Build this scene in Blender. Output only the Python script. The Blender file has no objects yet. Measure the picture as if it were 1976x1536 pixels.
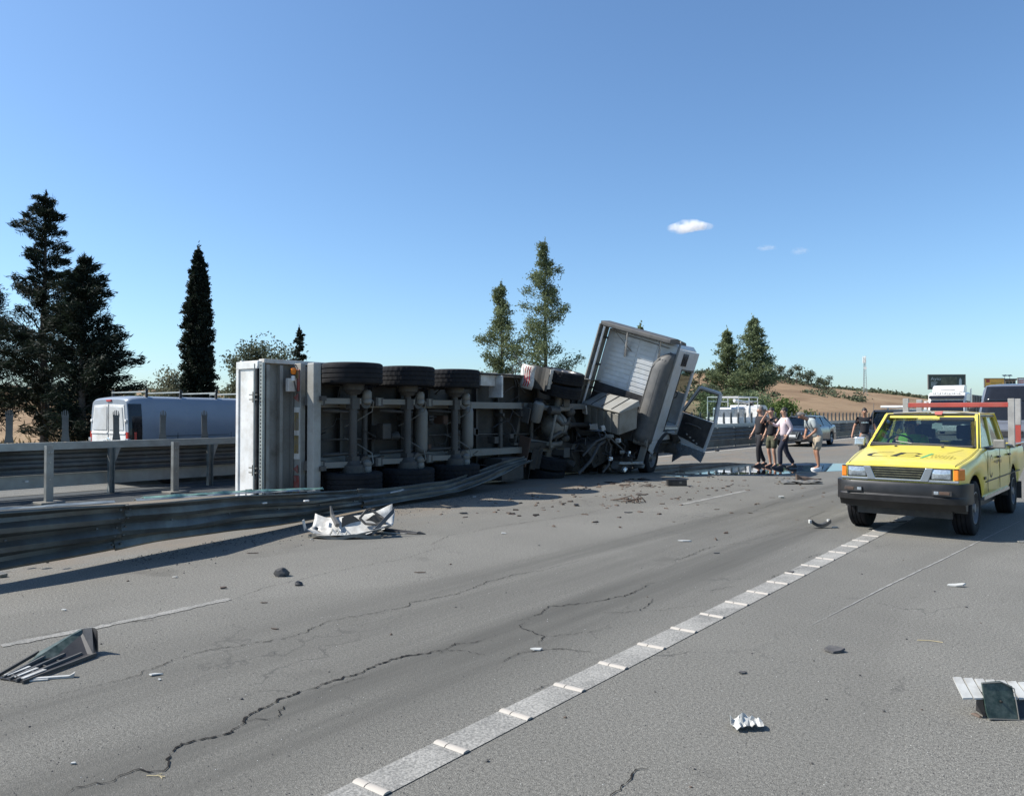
import bpy, math, random
import numpy as np
from mathutils import Vector, Matrix, noise
R = math.radians
rnd = random.Random(7)
C = bpy.context.scene.collection
scn = bpy.context.scene

# ------------------------------------------------------------------ camera, sky, sun, exposure
EYE = 1.6
YAW = 37.8                                   # the camera looks this far to the left of the road's direction (+Y)
cam = bpy.data.cameras.new('camera')
cam.sensor_width = 36.0
cam.lens = 27.33
cam.clip_start, cam.clip_end = 0.1, 6000
camo = bpy.data.objects.new('camera', cam)
camo.location = (0, 0, EYE)
camo.rotation_euler = (R(90 + 1.107), 0, R(YAW))
C.objects.link(camo)
scn.camera = camo

SUN_AZ = (-0.81, -0.586)                     # horizontal direction towards the sun
SUN_EL = 45.0
wd = bpy.data.worlds.new('World')
scn.world = wd
wd.use_nodes = True
nt = wd.node_tree
nt.nodes.clear()
sky = nt.nodes.new('ShaderNodeTexSky')
sky.sky_type = 'NISHITA'
sky.sun_disc = False
sky.sun_elevation = R(SUN_EL)
sky.sun_rotation = math.atan2(SUN_AZ[0], SUN_AZ[1])
sky.altitude = 300
sky.air_density = 1.0
sky.dust_density = 1.0
sky.ozone_density = 4.0
bg = nt.nodes.new('ShaderNodeBackground')
bg.inputs['Strength'].default_value = 0.118
wo = nt.nodes.new('ShaderNodeOutputWorld')
tint = nt.nodes.new('ShaderNodeMix'); tint.data_type = 'RGBA'; tint.blend_type = 'MULTIPLY'; tint.inputs[0].default_value = 1.0
tint.inputs[7].default_value = (0.84, 0.98, 1.05, 1)
nt.links.new(sky.outputs[0], tint.inputs[6])
nt.links.new(tint.outputs[2], bg.inputs[0])
nt.links.new(bg.outputs[0], wo.inputs[0])

sl = bpy.data.lights.new('sun', 'SUN')
sl.energy = 5.0
sl.angle = R(0.53)
sl.color = (1.0, 0.955, 0.88)
so = bpy.data.objects.new('sun', sl)
sd = Vector((SUN_AZ[0] * math.cos(R(SUN_EL)), SUN_AZ[1] * math.cos(R(SUN_EL)), math.sin(R(SUN_EL))))
so.rotation_euler = sd.to_track_quat('Z', 'Y').to_euler()
so.location = (-30, -30, 40)
C.objects.link(so)

scn.view_settings.view_transform = 'Standard'
scn.view_settings.look = 'None'
scn.view_settings.gamma = 1.0
scn.view_settings.use_curve_mapping = False
scn.view_settings.exposure = 0.58
scn.cycles.volume_bounces = 8
scn.cycles.transparent_max_bounces = 16

# ------------------------------------------------------------------ helpers: road coordinates (u along the road, v to its left)
SY, CY = math.sin(R(YAW)), math.cos(R(YAW))
def P(u, v, z=0.0):
    return Vector((-v, u, z))
def cw(px, D, z=0.0):                        # photo column + distance ahead -> place in the world
    X = (px - 988) / 1500 * D
    return P(X * SY + D * CY, -X * CY + D * SY, z)
def gp(px, py, z=0.0):                       # photo point lying at height z
    return cw(px, (EYE - z) * 1500 / (py - 797), z)
def lerp(a, b, t):
    return a + (b - a) * t
def pw(pts, x):                              # piecewise linear
    if x <= pts[0][0]: return pts[0][1]
    for (a, fa), (b, fb) in zip(pts, pts[1:]):
        if x <= b: return fa + (fb - fa) * (x - a) / (b - a) if b > a else fb
    return pts[-1][1]

class MB:
    """collects shapes into ONE mesh object"""
    def __init__(s): s.v, s.f = [], []
    def add(s, vs, fs, M=None):
        o = len(s.v)
        s.v += [tuple(M @ Vector(p)) if M else tuple(p) for p in vs]
        s.f += [tuple(i + o for i in f) for f in fs]
        return s
    def hexa(s, p, M=None):                  # p: 4 bottom ccw, 4 top ccw
        return s.add(p, [(3, 2, 1, 0), (4, 5, 6, 7), (0, 1, 5, 4), (1, 2, 6, 5), (2, 3, 7, 6), (3, 0, 4, 7)], M)
    def box(s, x0, x1, y0, y1, z0, z1, M=None):
        return s.hexa([(x0, y0, z0), (x1, y0, z0), (x1, y1, z0), (x0, y1, z0), (x0, y0, z1), (x1, y0, z1), (x1, y1, z1), (x0, y1, z1)], M)
    def cbox(s, c, d, M=None):
        return s.box(c[0] - d[0] / 2, c[0] + d[0] / 2, c[1] - d[1] / 2, c[1] + d[1] / 2, c[2] - d[2] / 2, c[2] + d[2] / 2, M)
    def quad(s, a, b, c, d, M=None): return s.add([a, b, c, d], [(0, 1, 2, 3)], M)
    def tube(s, pts, r, n=8, M=None, cap=True, flat=1.0):
        pts = [Vector(p) for p in pts]
        rs = r if isinstance(r, (list, tuple)) else [r] * len(pts)
        vs, fs, up = [], [], None
        for i, p in enumerate(pts):
            d = (pts[min(i + 1, len(pts) - 1)] - pts[max(i - 1, 0)]).normalized()
            if up is None: up = Vector((0, 0, 1)) if abs(d.z) < 0.9 else Vector((1, 0, 0))
            a = (up - d * up.dot(d)).normalized()
            b = d.cross(a)
            up = a
            for k in range(n):
                t = 2 * math.pi * (k + .5) / n
                vs.append(p + (a * math.cos(t) * flat + b * math.sin(t)) * rs[i])
        for i in range(len(pts) - 1):
            for k in range(n):
                fs.append((i * n + k, i * n + (k + 1) % n, (i + 1) * n + (k + 1) % n, (i + 1) * n + k))
        if cap:
            fs.append(tuple(range(n - 1, -1, -1)))
            fs.append(tuple(range((len(pts) - 1) * n, len(pts) * n)))
        return s.add(vs, fs, M)
    def lathe(s, prof, o=(0, 0, 0), ax=(0, 1, 0), n=24, M=None, mod=None):   # prof: (radius, height along axis)
        ax = Vector(ax).normalized(); o = Vector(o)
        a = ax.orthogonal().normalized(); b = ax.cross(a)
        vs, fs, m = [], [], len(prof)
        for k in range(n):
            t = 2 * math.pi * k / n
            for j, (r, h) in enumerate(prof):
                rr = r + (mod(k, j) if mod else 0)
                vs.append(o + ax * h + (a * math.cos(t) + b * math.sin(t)) * rr)
        for k in range(n):
            for j in range(m - 1):
                fs.append((k * m + j, ((k + 1) % n) * m + j, ((k + 1) % n) * m + j + 1, k * m + j + 1))
        return s.add(vs, fs, M)
    def prism(s, poly, z0, z1, M=None):      # polygon in local xy, extruded along local z
        n = len(poly)
        vs = [(x, y, z0) for x, y in poly] + [(x, y, z1) for x, y in poly]
        fs = [tuple(range(n - 1, -1, -1)), tuple(range(n, 2 * n))] + [(i, (i + 1) % n, n + (i + 1) % n, n + i) for i in range(n)]
        return s.add(vs, fs, M)
    def grid(s, rows, M=None, closed=False):
        n = len(rows[0]); vs = [p for r in rows for p in r]; fs = []
        for i in range(len(rows) - 1):
            for k in range(n if closed else n - 1):
                fs.append((i * n + k, i * n + (k + 1) % n, (i + 1) * n + (k + 1) % n, (i + 1) * n + k))
        return s.add(vs, fs, M)
    def loft(s, rows, M=None):               # closed sections with end caps
        n = len(rows[0]); s.grid(rows, M, True)
        return s.add(rows[0], [tuple(range(n - 1, -1, -1))], M).add(rows[-1], [tuple(range(n))], M)
    def mesh(s, name, mat, smooth=False):
        me = bpy.data.meshes.new(name)
        me.from_pydata(s.v, [], s.f)
        me.materials.append(mat)
        if smooth:
            me.shade_smooth()
            me.set_sharp_from_angle(angle=R(38))
        return me
    def build(s, name, mat, parent=None, smooth=False, bevel=0, kind=None, label=None, M=None, thick=0):
        return link(name, s.mesh(name, mat, smooth), parent, bevel, kind, label, M, thick)

def link(name, me, parent=None, bevel=0, kind=None, label=None, M=None, thick=0):
    o = bpy.data.objects.new(name, me)
    C.objects.link(o)
    if parent: o.parent = parent
    if M is not None: o.matrix_local = M
    if thick:
        m = o.modifiers.new('thickness', 'SOLIDIFY'); m.thickness = thick; m.offset = 0
    if bevel:
        m = o.modifiers.new('edge', 'BEVEL'); m.width = bevel; m.segments = 2; m.limit_method = 'ANGLE'; m.angle_limit = R(40)
        m.harden_normals = False
    if kind: o['kind'] = kind
    if label: o['label'] = label
    return o
def tag(o, label, cat, group=None, kind=None):
    o['label'] = label; o['category'] = cat
    if group: o['group'] = group
    if kind: o['kind'] = kind
    return o
def thing(name, label, cat, M=None, group=None):
    o = bpy.data.objects.new(name, None)
    o.empty_display_size = 0.2
    C.objects.link(o)
    if M is not None: o.matrix_world = M
    return tag(o, label, cat, group)
def at(u, v, z=0, rz=0, rx=0, ry=0):
    return Matrix.Translation(P(u, v, z)) @ Matrix.Rotation(R(rz), 4, 'Z') @ Matrix.Rotation(R(ry), 4, 'Y') @ Matrix.Rotation(R(rx), 4, 'X')
def frame(o, x, y, z):                       # matrix from origin and three axes
    M = Matrix.Identity(4)
    for i, a in enumerate((x, y, z)):
        for j in range(3): M[j][i] = a[j]
    for j in range(3): M[j][3] = o[j]
    return M
def copy_tree(o, parent=None):
    c = o.copy(); C.objects.link(c); c.parent = parent
    c.matrix_local = o.matrix_local.copy()
    for ch in list(o.children): copy_tree(ch, c)
    return c
def text(body, size, mat, M, name='lettering', parent=None, sx=1.0, ext=0.001, align='LEFT', shear=0, off=0):
    cu = bpy.data.curves.new(name, 'FONT')
    cu.body = body; cu.size = size; cu.extrude = ext; cu.align_x = align; cu.shear = shear; cu.offset = off
    t = bpy.data.objects.new(name, cu)
    C.objects.link(t)
    me = bpy.data.meshes.new_from_object(t.evaluated_get(bpy.context.evaluated_depsgraph_get()))
    bpy.data.objects.remove(t)
    me.name = name
    me.materials.clear(); me.materials.append(mat)
    for q in me.vertices: q.co.x *= sx
    return link(name, me, parent, M=M)

# ------------------------------------------------------------------ materials
def nodes(name):
    m = bpy.data.materials.new(name); m.use_nodes = True
    t = m.node_tree
    return m, t, t.nodes['Principled BSDF'], t.nodes['Material Output']
def nd(t, kind, **kw):
    n = t.nodes.new(kind)
    for k, v in kw.items():
        if k in n.inputs: n.inputs[k].default_value = v
        else: setattr(n, k, v)
    return n
def noise_tex(t, vec, scale, detail=4, rough=0.55):
    n = nd(t, 'ShaderNodeTexNoise', Scale=scale, Detail=detail, Roughness=rough)
    t.links.new(vec, n.inputs['Vector'])
    return n.outputs['Fac']
def ramp(t, fac, stops):
    n = t.nodes.new('ShaderNodeValToRGB')
    e = n.color_ramp.elements
    while len(e) < len(stops): e.new(0.5)
    for q, (p, c) in zip(e, stops):
        q.position = p; q.color = (*c, 1) if len(c) == 3 else c
    t.links.new(fac, n.inputs[0])
    return n.outputs[0]
def mix(t, fac, a, b, mode='MIX'):
    n = nd(t, 'ShaderNodeMix', data_type='RGBA', blend_type=mode)
    for sock, val in ((n.inputs[0], fac), (n.inputs[6], a), (n.inputs[7], b)):
        if isinstance(val, bpy.types.NodeSocket): t.links.new(val, sock)
        elif isinstance(val, (int, float)): sock.default_value = val
        else: sock.default_value = (*val, 1)
    return n.outputs[2]
def objvec(t, scale=None, random_shift=False):
    tc = t.nodes.new('ShaderNodeTexCoord')
    v = tc.outputs['Object']
    if scale:
        mp = t.nodes.new('ShaderNodeMapping'); mp.inputs['Scale'].default_value = scale
        t.links.new(v, mp.inputs['Vector']); v = mp.outputs[0]
    return v
def bump(t, bs, h, strength, dist=0.01):
    b = nd(t, 'ShaderNodeBump', Strength=strength, Distance=dist)
    t.links.new(h, b.inputs['Height']); t.links.new(b.outputs[0], bs.inputs['Normal'])
def PM(name, col, rough=0.6, metal=0.0, var=0.18, scale=6, dirt=None, dirt_amt=0.45, dscale=2.5, bmp=0.0, bscale=60, coat=0.0, spec=0.5):
    m, t, b, o = nodes(name)
    v = objvec(t)
    f = noise_tex(t, v, scale)
    c = ramp(t, f, [(0.3, [x * (1 - var) for x in col]), (0.7, [min(1, x * (1 + var)) for x in col])])
    if dirt:
        g = noise_tex(t, v, dscale, 8, 0.68)
        k = ramp(t, g, [(0.5 - dirt_amt * 0.35, (0, 0, 0)), (0.78 - dirt_amt * 0.2, (1, 1, 1))])
        c = mix(t, k, c, dirt)
    t.links.new(c, b.inputs['Base Color'])
    b.inputs['Metallic'].default_value = metal
    b.inputs['Specular IOR Level'].default_value = spec
    rr = t.nodes.new('ShaderNodeMapRange')
    t.links.new(f, rr.inputs[0]); rr.inputs[3].default_value = max(0.02, rough * 0.8); rr.inputs[4].default_value = min(1, rough * 1.2)
    t.links.new(rr.outputs[0], b.inputs['Roughness'])
    b.inputs['Coat Weight'].default_value = coat
    b.inputs['Coat Roughness'].default_value = 0.06
    if bmp: bump(t, b, noise_tex(t, v, bscale, 5), bmp)
    return m
def glass(name, tint, refl=0.045):
    m, t, b, o = nodes(name)
    tr = nd(t, 'ShaderNodeBsdfTransparent'); tr.inputs[0].default_value = (*tint, 1)
    gl = nd(t, 'ShaderNodeBsdfGlossy', Roughness=0.02)
    lw = nd(t, 'ShaderNodeLayerWeight', Blend=0.5)
    pw_ = nd(t, 'ShaderNodeMath', operation='POWER'); pw_.inputs[1].default_value = 4.0; t.links.new(lw.outputs['Facing'], pw_.inputs[0])
    fr = nd(t, 'ShaderNodeMath', operation='MULTIPLY_ADD'); fr.inputs[1].default_value = 0.8; fr.inputs[2].default_value = refl; t.links.new(pw_.outputs[0], fr.inputs[0])
    ms = t.nodes.new('ShaderNodeMixShader')
    t.links.new(fr.outputs[0], ms.inputs[0]); t.links.new(tr.outputs[0], ms.inputs[1]); t.links.new(gl.outputs[0], ms.inputs[2])
    t.links.new(ms.outputs[0], o.inputs[0])
    return m
def leaf_mat(name, dark, light, warm=None, transl=0.25):
    m, t, b, o = nodes(name)
    g = t.nodes.new('ShaderNodeNewGeometry')
    f = noise_tex(t, objvec(t), 0.9, 3)
    a = nd(t, 'ShaderNodeMath', operation='MULTIPLY_ADD'); a.inputs[1].default_value = 0.55
    t.links.new(g.outputs['Random Per Island'], a.inputs[0])
    s2 = nd(t, 'ShaderNodeMath', operation='MULTIPLY'); s2.inputs[1].default_value = 0.5
    t.links.new(f, s2.inputs[0]); t.links.new(s2.outputs[0], a.inputs[2])
    stops = [(0.1, dark), (0.75, light)]
    if warm: stops.append((0.97, warm))
    c = ramp(t, a.outputs[0], stops)
    t.links.new(c, b.inputs['Base Color'])
    b.inputs['Roughness'].default_value = 0.7
    b.inputs['Specular IOR Level'].default_value = 0.25
    tl = t.nodes.new('ShaderNodeBsdfTranslucent'); t.links.new(c, tl.inputs[0])
    ms = t.nodes.new('ShaderNodeMixShader'); ms.inputs[0].default_value = transl
    t.links.new(b.outputs[0], ms.inputs[1]); t.links.new(tl.outputs[0], ms.inputs[2]); t.links.new(ms.outputs[0], o.inputs[0])
    return m

DUST = (0.075, 0.068, 0.058)
M_ = dict(
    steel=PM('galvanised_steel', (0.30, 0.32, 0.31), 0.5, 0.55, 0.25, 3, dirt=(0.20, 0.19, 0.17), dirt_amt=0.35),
    rail=PM('rail_steel', (0.155, 0.17, 0.16), 0.45, 0.5, 0.3, 2.2, dirt=(0.09, 0.088, 0.08), dirt_amt=0.5),
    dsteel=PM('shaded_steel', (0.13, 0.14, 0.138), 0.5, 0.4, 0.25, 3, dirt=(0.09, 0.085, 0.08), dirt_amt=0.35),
    tankgrey=PM('tank_paint', (0.33, 0.33, 0.305), 0.55, 0.1, 0.12, 5, dirt=(0.17, 0.155, 0.13), dirt_amt=0.35),
    vanshade=PM('shaded_van_paint', (0.23, 0.265, 0.31), 0.35, 0.1, 0.05, 3, coat=0.12, bmp=0.05, bscale=2.2),  # white van body coloured in its shaded-side tone; rear doors stay white
    zinc=PM('bright_zinc', (0.34, 0.36, 0.34), 0.45, 0.5, 0.15, 5),
    tyre=PM('tyre_rubber', (0.009, 0.010, 0.013), 0.85, 0, 0.3, 9, dirt=(0.022, 0.021, 0.021), dirt_amt=0.3, dscale=5, bmp=0.2, spec=0.25),
    bumper=PM('bumper_plastic', (0.010, 0.010, 0.011), 0.42, 0, 0.2, 8, dirt=(0.026, 0.025, 0.024), dirt_amt=0.2),
    rim=PM('wheel_rim', (0.28, 0.28, 0.28), 0.5, 0.5, 0.2, 6, dirt=(0.08, 0.07, 0.06), dirt_amt=0.4),
    chassis=PM('chassis_paint', (0.032, 0.032, 0.032), 0.6, 0.1, 0.35, 4, dirt=DUST, dirt_amt=0.45, bmp=0.15),
    dusty=PM('dusty_metal', (0.08, 0.077, 0.07), 0.65, 0.15, 0.25, 5, dirt=(0.05, 0.046, 0.042), dirt_amt=0.4),
    grime=PM('engine_grime', (0.030, 0.029, 0.028), 0.55, 0.2, 0.5, 6, dirt=(0.09, 0.08, 0.065), dirt_amt=0.4, bmp=0.3),
    rust=PM('rusty_plate', (0.12, 0.065, 0.04), 0.8, 0, 0.4, 5, dirt=(0.05, 0.04, 0.035)),
    white=PM('white_paint', (0.72, 0.72, 0.70), 0.35, 0, 0.05, 3, dirt=(0.45, 0.42, 0.37), dirt_amt=0.12, coat=0.4, bmp=0.12, bscale=2.2),
    dwhite=PM('dusty_white_paint', (0.64, 0.63, 0.59), 0.5, 0, 0.08, 4, dirt=(0.33, 0.30, 0.26), dirt_amt=0.3),
    cabwhite=PM('cab_paint', (0.50, 0.52, 0.53), 0.38, 0, 0.05, 3, dirt=(0.40, 0.39, 0.36), dirt_amt=0.25, coat=0.2, bmp=0.12, bscale=2.2),
    grey=PM('grey_plastic', (0.085, 0.085, 0.084), 0.6, 0, 0.2, 5, dirt=(0.11, 0.105, 0.095), dirt_amt=0.3),
    lgrey=PM('light_grey_metal', (0.20, 0.20, 0.185), 0.55, 0.2, 0.15, 5, dirt=(0.16, 0.145, 0.12), dirt_amt=0.4),
    black=PM('black_plastic', (0.016, 0.016, 0.018), 0.42, 0, 0.3, 8, dirt=(0.07, 0.065, 0.06), dirt_amt=0.25),
    gloss=PM('gloss_black', (0.012, 0.013, 0.016), 0.12, 0, 0.1, 4),
    yellow=PM('yellow_paint', (0.74, 0.61, 0.085), 0.30, 0, 0.06, 2.5, dirt=(0.56, 0.46, 0.13), dirt_amt=0.15, coat=0.35, bmp=0.05, bscale=2.2),
    red=PM('red_paint', (0.42, 0.06, 0.045), 0.5, 0, 0.2, 5, dirt=(0.22, 0.08, 0.06), dirt_amt=0.3),
    redplast=PM('red_lens', (0.40, 0.02, 0.02), 0.2, 0, 0.1, 5),
    amber=PM('amber_lens', (0.72, 0.20, 0.015), 0.18, 0, 0.1, 20),
    lens=PM('lamp_glass', (0.42, 0.47, 0.50), 0.08, 0.5, 0.25, 40),
    chrome=PM('chrome', (0.62, 0.63, 0.63), 0.25, 0.8, 0.1, 10),
    greyred=PM('primer_grey', (0.33, 0.32, 0.30), 0.6, 0, 0.2, 6),
    seat=PM('seat_cloth', (0.035, 0.04, 0.05), 0.9, 0, 0.2, 12),
    dash=PM('dashboard', (0.045, 0.048, 0.052), 0.7, 0, 0.2, 12),
    paper=PM('paper', (0.55, 0.62, 0.60), 0.7, 0, 0.08, 12),
    darkcar=PM('dark_car_paint', (0.030, 0.036, 0.045), 0.22, 0.3, 0.1, 3, coat=0.6, bmp=0.05, bscale=2.2),
    silver=PM('silver_paint', (0.30, 0.33, 0.36), 0.28, 0.6, 0.06, 3, coat=0.5, bmp=0.05, bscale=2.2),
    bluegrey=PM('grey_van_paint', (0.17, 0.18, 0.20), 0.3, 0.3, 0.08, 3, coat=0.5, bmp=0.05, bscale=2.2),
    green=PM('green_film', (0.02, 0.16, 0.09), 0.4, 0, 0.15, 8),
    circuit=PM('dark_green_board', (0.015, 0.036, 0.028), 0.45, 0, 0.5, 22, dirt=(0.12, 0.14, 0.12), dirt_amt=0.3, dscale=16),
    bone=PM('broken_white_plastic', (0.50, 0.50, 0.47), 0.5, 0, 0.12, 9, dirt=(0.26, 0.24, 0.21), dirt_amt=0.3, dscale=7),
    stone=PM('asphalt_lump', (0.075, 0.072, 0.07), 0.9, 0, 0.3, 25, bmp=0.5, bscale=120),
    twig=PM('dry_straw', (0.46, 0.38, 0.22), 0.8, 0, 0.2, 20),
    brown=PM('brown_scrap', (0.085, 0.06, 0.045), 0.8, 0, 0.4, 20),
    bark=PM('bark', (0.085, 0.065, 0.05), 0.9, 0, 0.35, 5, bmp=0.4, bscale=20),
    glass=glass('window_glass', (0.80, 0.87, 0.85)),
    screen=glass('screen_glass', (0.62, 0.68, 0.67), 0.10),
    dglass=glass('tinted_glass', (0.45, 0.50, 0.50)),
    ink=PM('black_print', (0.02, 0.02, 0.018), 0.5, 0, 0.1, 9),
    greenink=PM('green_print', (0.06, 0.36, 0.16), 0.5, 0, 0.1, 9),
    orangeink=PM('worn_print', (0.30, 0.24, 0.06), 0.6, 0, 0.3, 40),
    plate=PM('faded_plate', (0.22, 0.155, 0.045), 0.6, 0, 0.25, 14, dirt=(0.20, 0.19, 0.17), dirt_amt=0.4, dscale=9),
    fadedred=PM('faded_red', (0.24, 0.045, 0.035), 0.5, 0, 0.2, 10, dirt=(0.22, 0.18, 0.16), dirt_amt=0.3, dscale=9),
    skin=PM('skin', (0.42, 0.24, 0.165), 0.55, 0, 0.1, 9),
    tan=PM('tanned_skin', (0.36, 0.185, 0.115), 0.55, 0, 0.1, 9),
    hair=PM('dark_hair', (0.018, 0.014, 0.012), 0.6, 0, 0.3, 30),
    greyhair=PM('grey_hair', (0.16, 0.145, 0.13), 0.7, 0, 0.3, 30),
    blackcloth=PM('black_cloth', (0.014, 0.014, 0.018), 0.9, 0, 0.3, 9),
    navy=PM('navy_cloth', (0.018, 0.02, 0.036), 0.9, 0, 0.3, 9),
    olive=PM('olive_cloth', (0.075, 0.075, 0.045), 0.9, 0, 0.45, 14),
    pink=PM('pale_shirt', (0.56, 0.47, 0.50), 0.85, 0, 0.08, 7),
    greytee=PM('grey_jersey', (0.36, 0.40, 0.40), 0.9, 0, 0.1, 8),
    beige=PM('beige_cotton', (0.38, 0.32, 0.24), 0.9, 0, 0.12, 8),
    hivis=PM('lime_vest', (0.22, 0.55, 0.06), 0.7, 0, 0.1, 10),
    shoe=PM('white_shoe', (0.72, 0.72, 0.70), 0.5, 0, 0.05, 9),
    dshoe=PM('dark_shoe', (0.02, 0.02, 0.022), 0.6, 0, 0.2, 9),
)
# ------------------------------------------------------------------ ground and roads
def sstep(a, b, x):
    t = max(0.0, min(1.0, (x - a) / (b - a))); return t * t * (3 - 2 * t)
def H(x, y):
    v = -x
    s = max(0.0, v - 31)
    r = y / max(v, 1.0)
    slope = lerp(0.042, 0.20, sstep(1.3, 3.2, r))
    z = slope * s * sstep(0, 30, s + 12)
    z = 40 * (1 - math.exp(-z / 40))
    z += 2.6 * math.exp(-((v - 96) / 42) ** 2 - ((y - 232) / 75) ** 2)
    z += 4.0 * math.exp(-((v - 110) / 26) ** 2 - ((y - 222) / 40) ** 2)
    n = noise.fractal(Vector((x * 0.02, y * 0.02, 0)), 1.0, 2.0, 4)
    z += n * 1.6 * sstep(8, 80, s)
    return z - 0.06
def axis(a, b, d0, g, c=0):
    out = [c]; d = d0
    while out[-1] < b: out.append(out[-1] + d); d *= g
    d = d0
    while out[0] > a: out.insert(0, out[0] - d); d *= g
    return out
xs = [-q for q in axis(-70, 1100, 2.5, 1.028, 30)][::-1]
ys = axis(-150, 1600, 4, 1.022, 20)
g = MB()
g.grid([[(x, y, H(x, y)) for x in xs] for y in ys])
m, t, b, o = nodes('dry_land')
v = objvec(t)
big = noise_tex(t, v, 0.022, 5)
mid = noise_tex(t, v, 0.35, 7, 0.7)
furrow = noise_tex(t, objvec(t, (0.06, 0.009, 0.3)), 1.6, 5, 0.6)
field = ramp(t, big, [(0.25, (0.24, 0.16, 0.098)), (0.5, (0.29, 0.20, 0.122)), (0.72, (0.345, 0.25, 0.155))])
field = mix(t, ramp(t, furrow, [(0.46, (0, 0, 0)), (0.62, (0.8, 0.8, 0.8))]), field, (0.165, 0.105, 0.065))
c = mix(t, ramp(t, mid, [(0.45, (0, 0, 0)), (0.68, (0.55, 0.55, 0.55))]), field, (0.17, 0.125, 0.07))
t.links.new(c, b.inputs['Base Color']); b.inputs['Roughness'].default_value = 1.0
b.inputs['Specular IOR Level'].default_value = 0.1
bump(t, b, mid, 0.5, 0.3)
g.build('ground', m, smooth=True, kind='structure')

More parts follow.
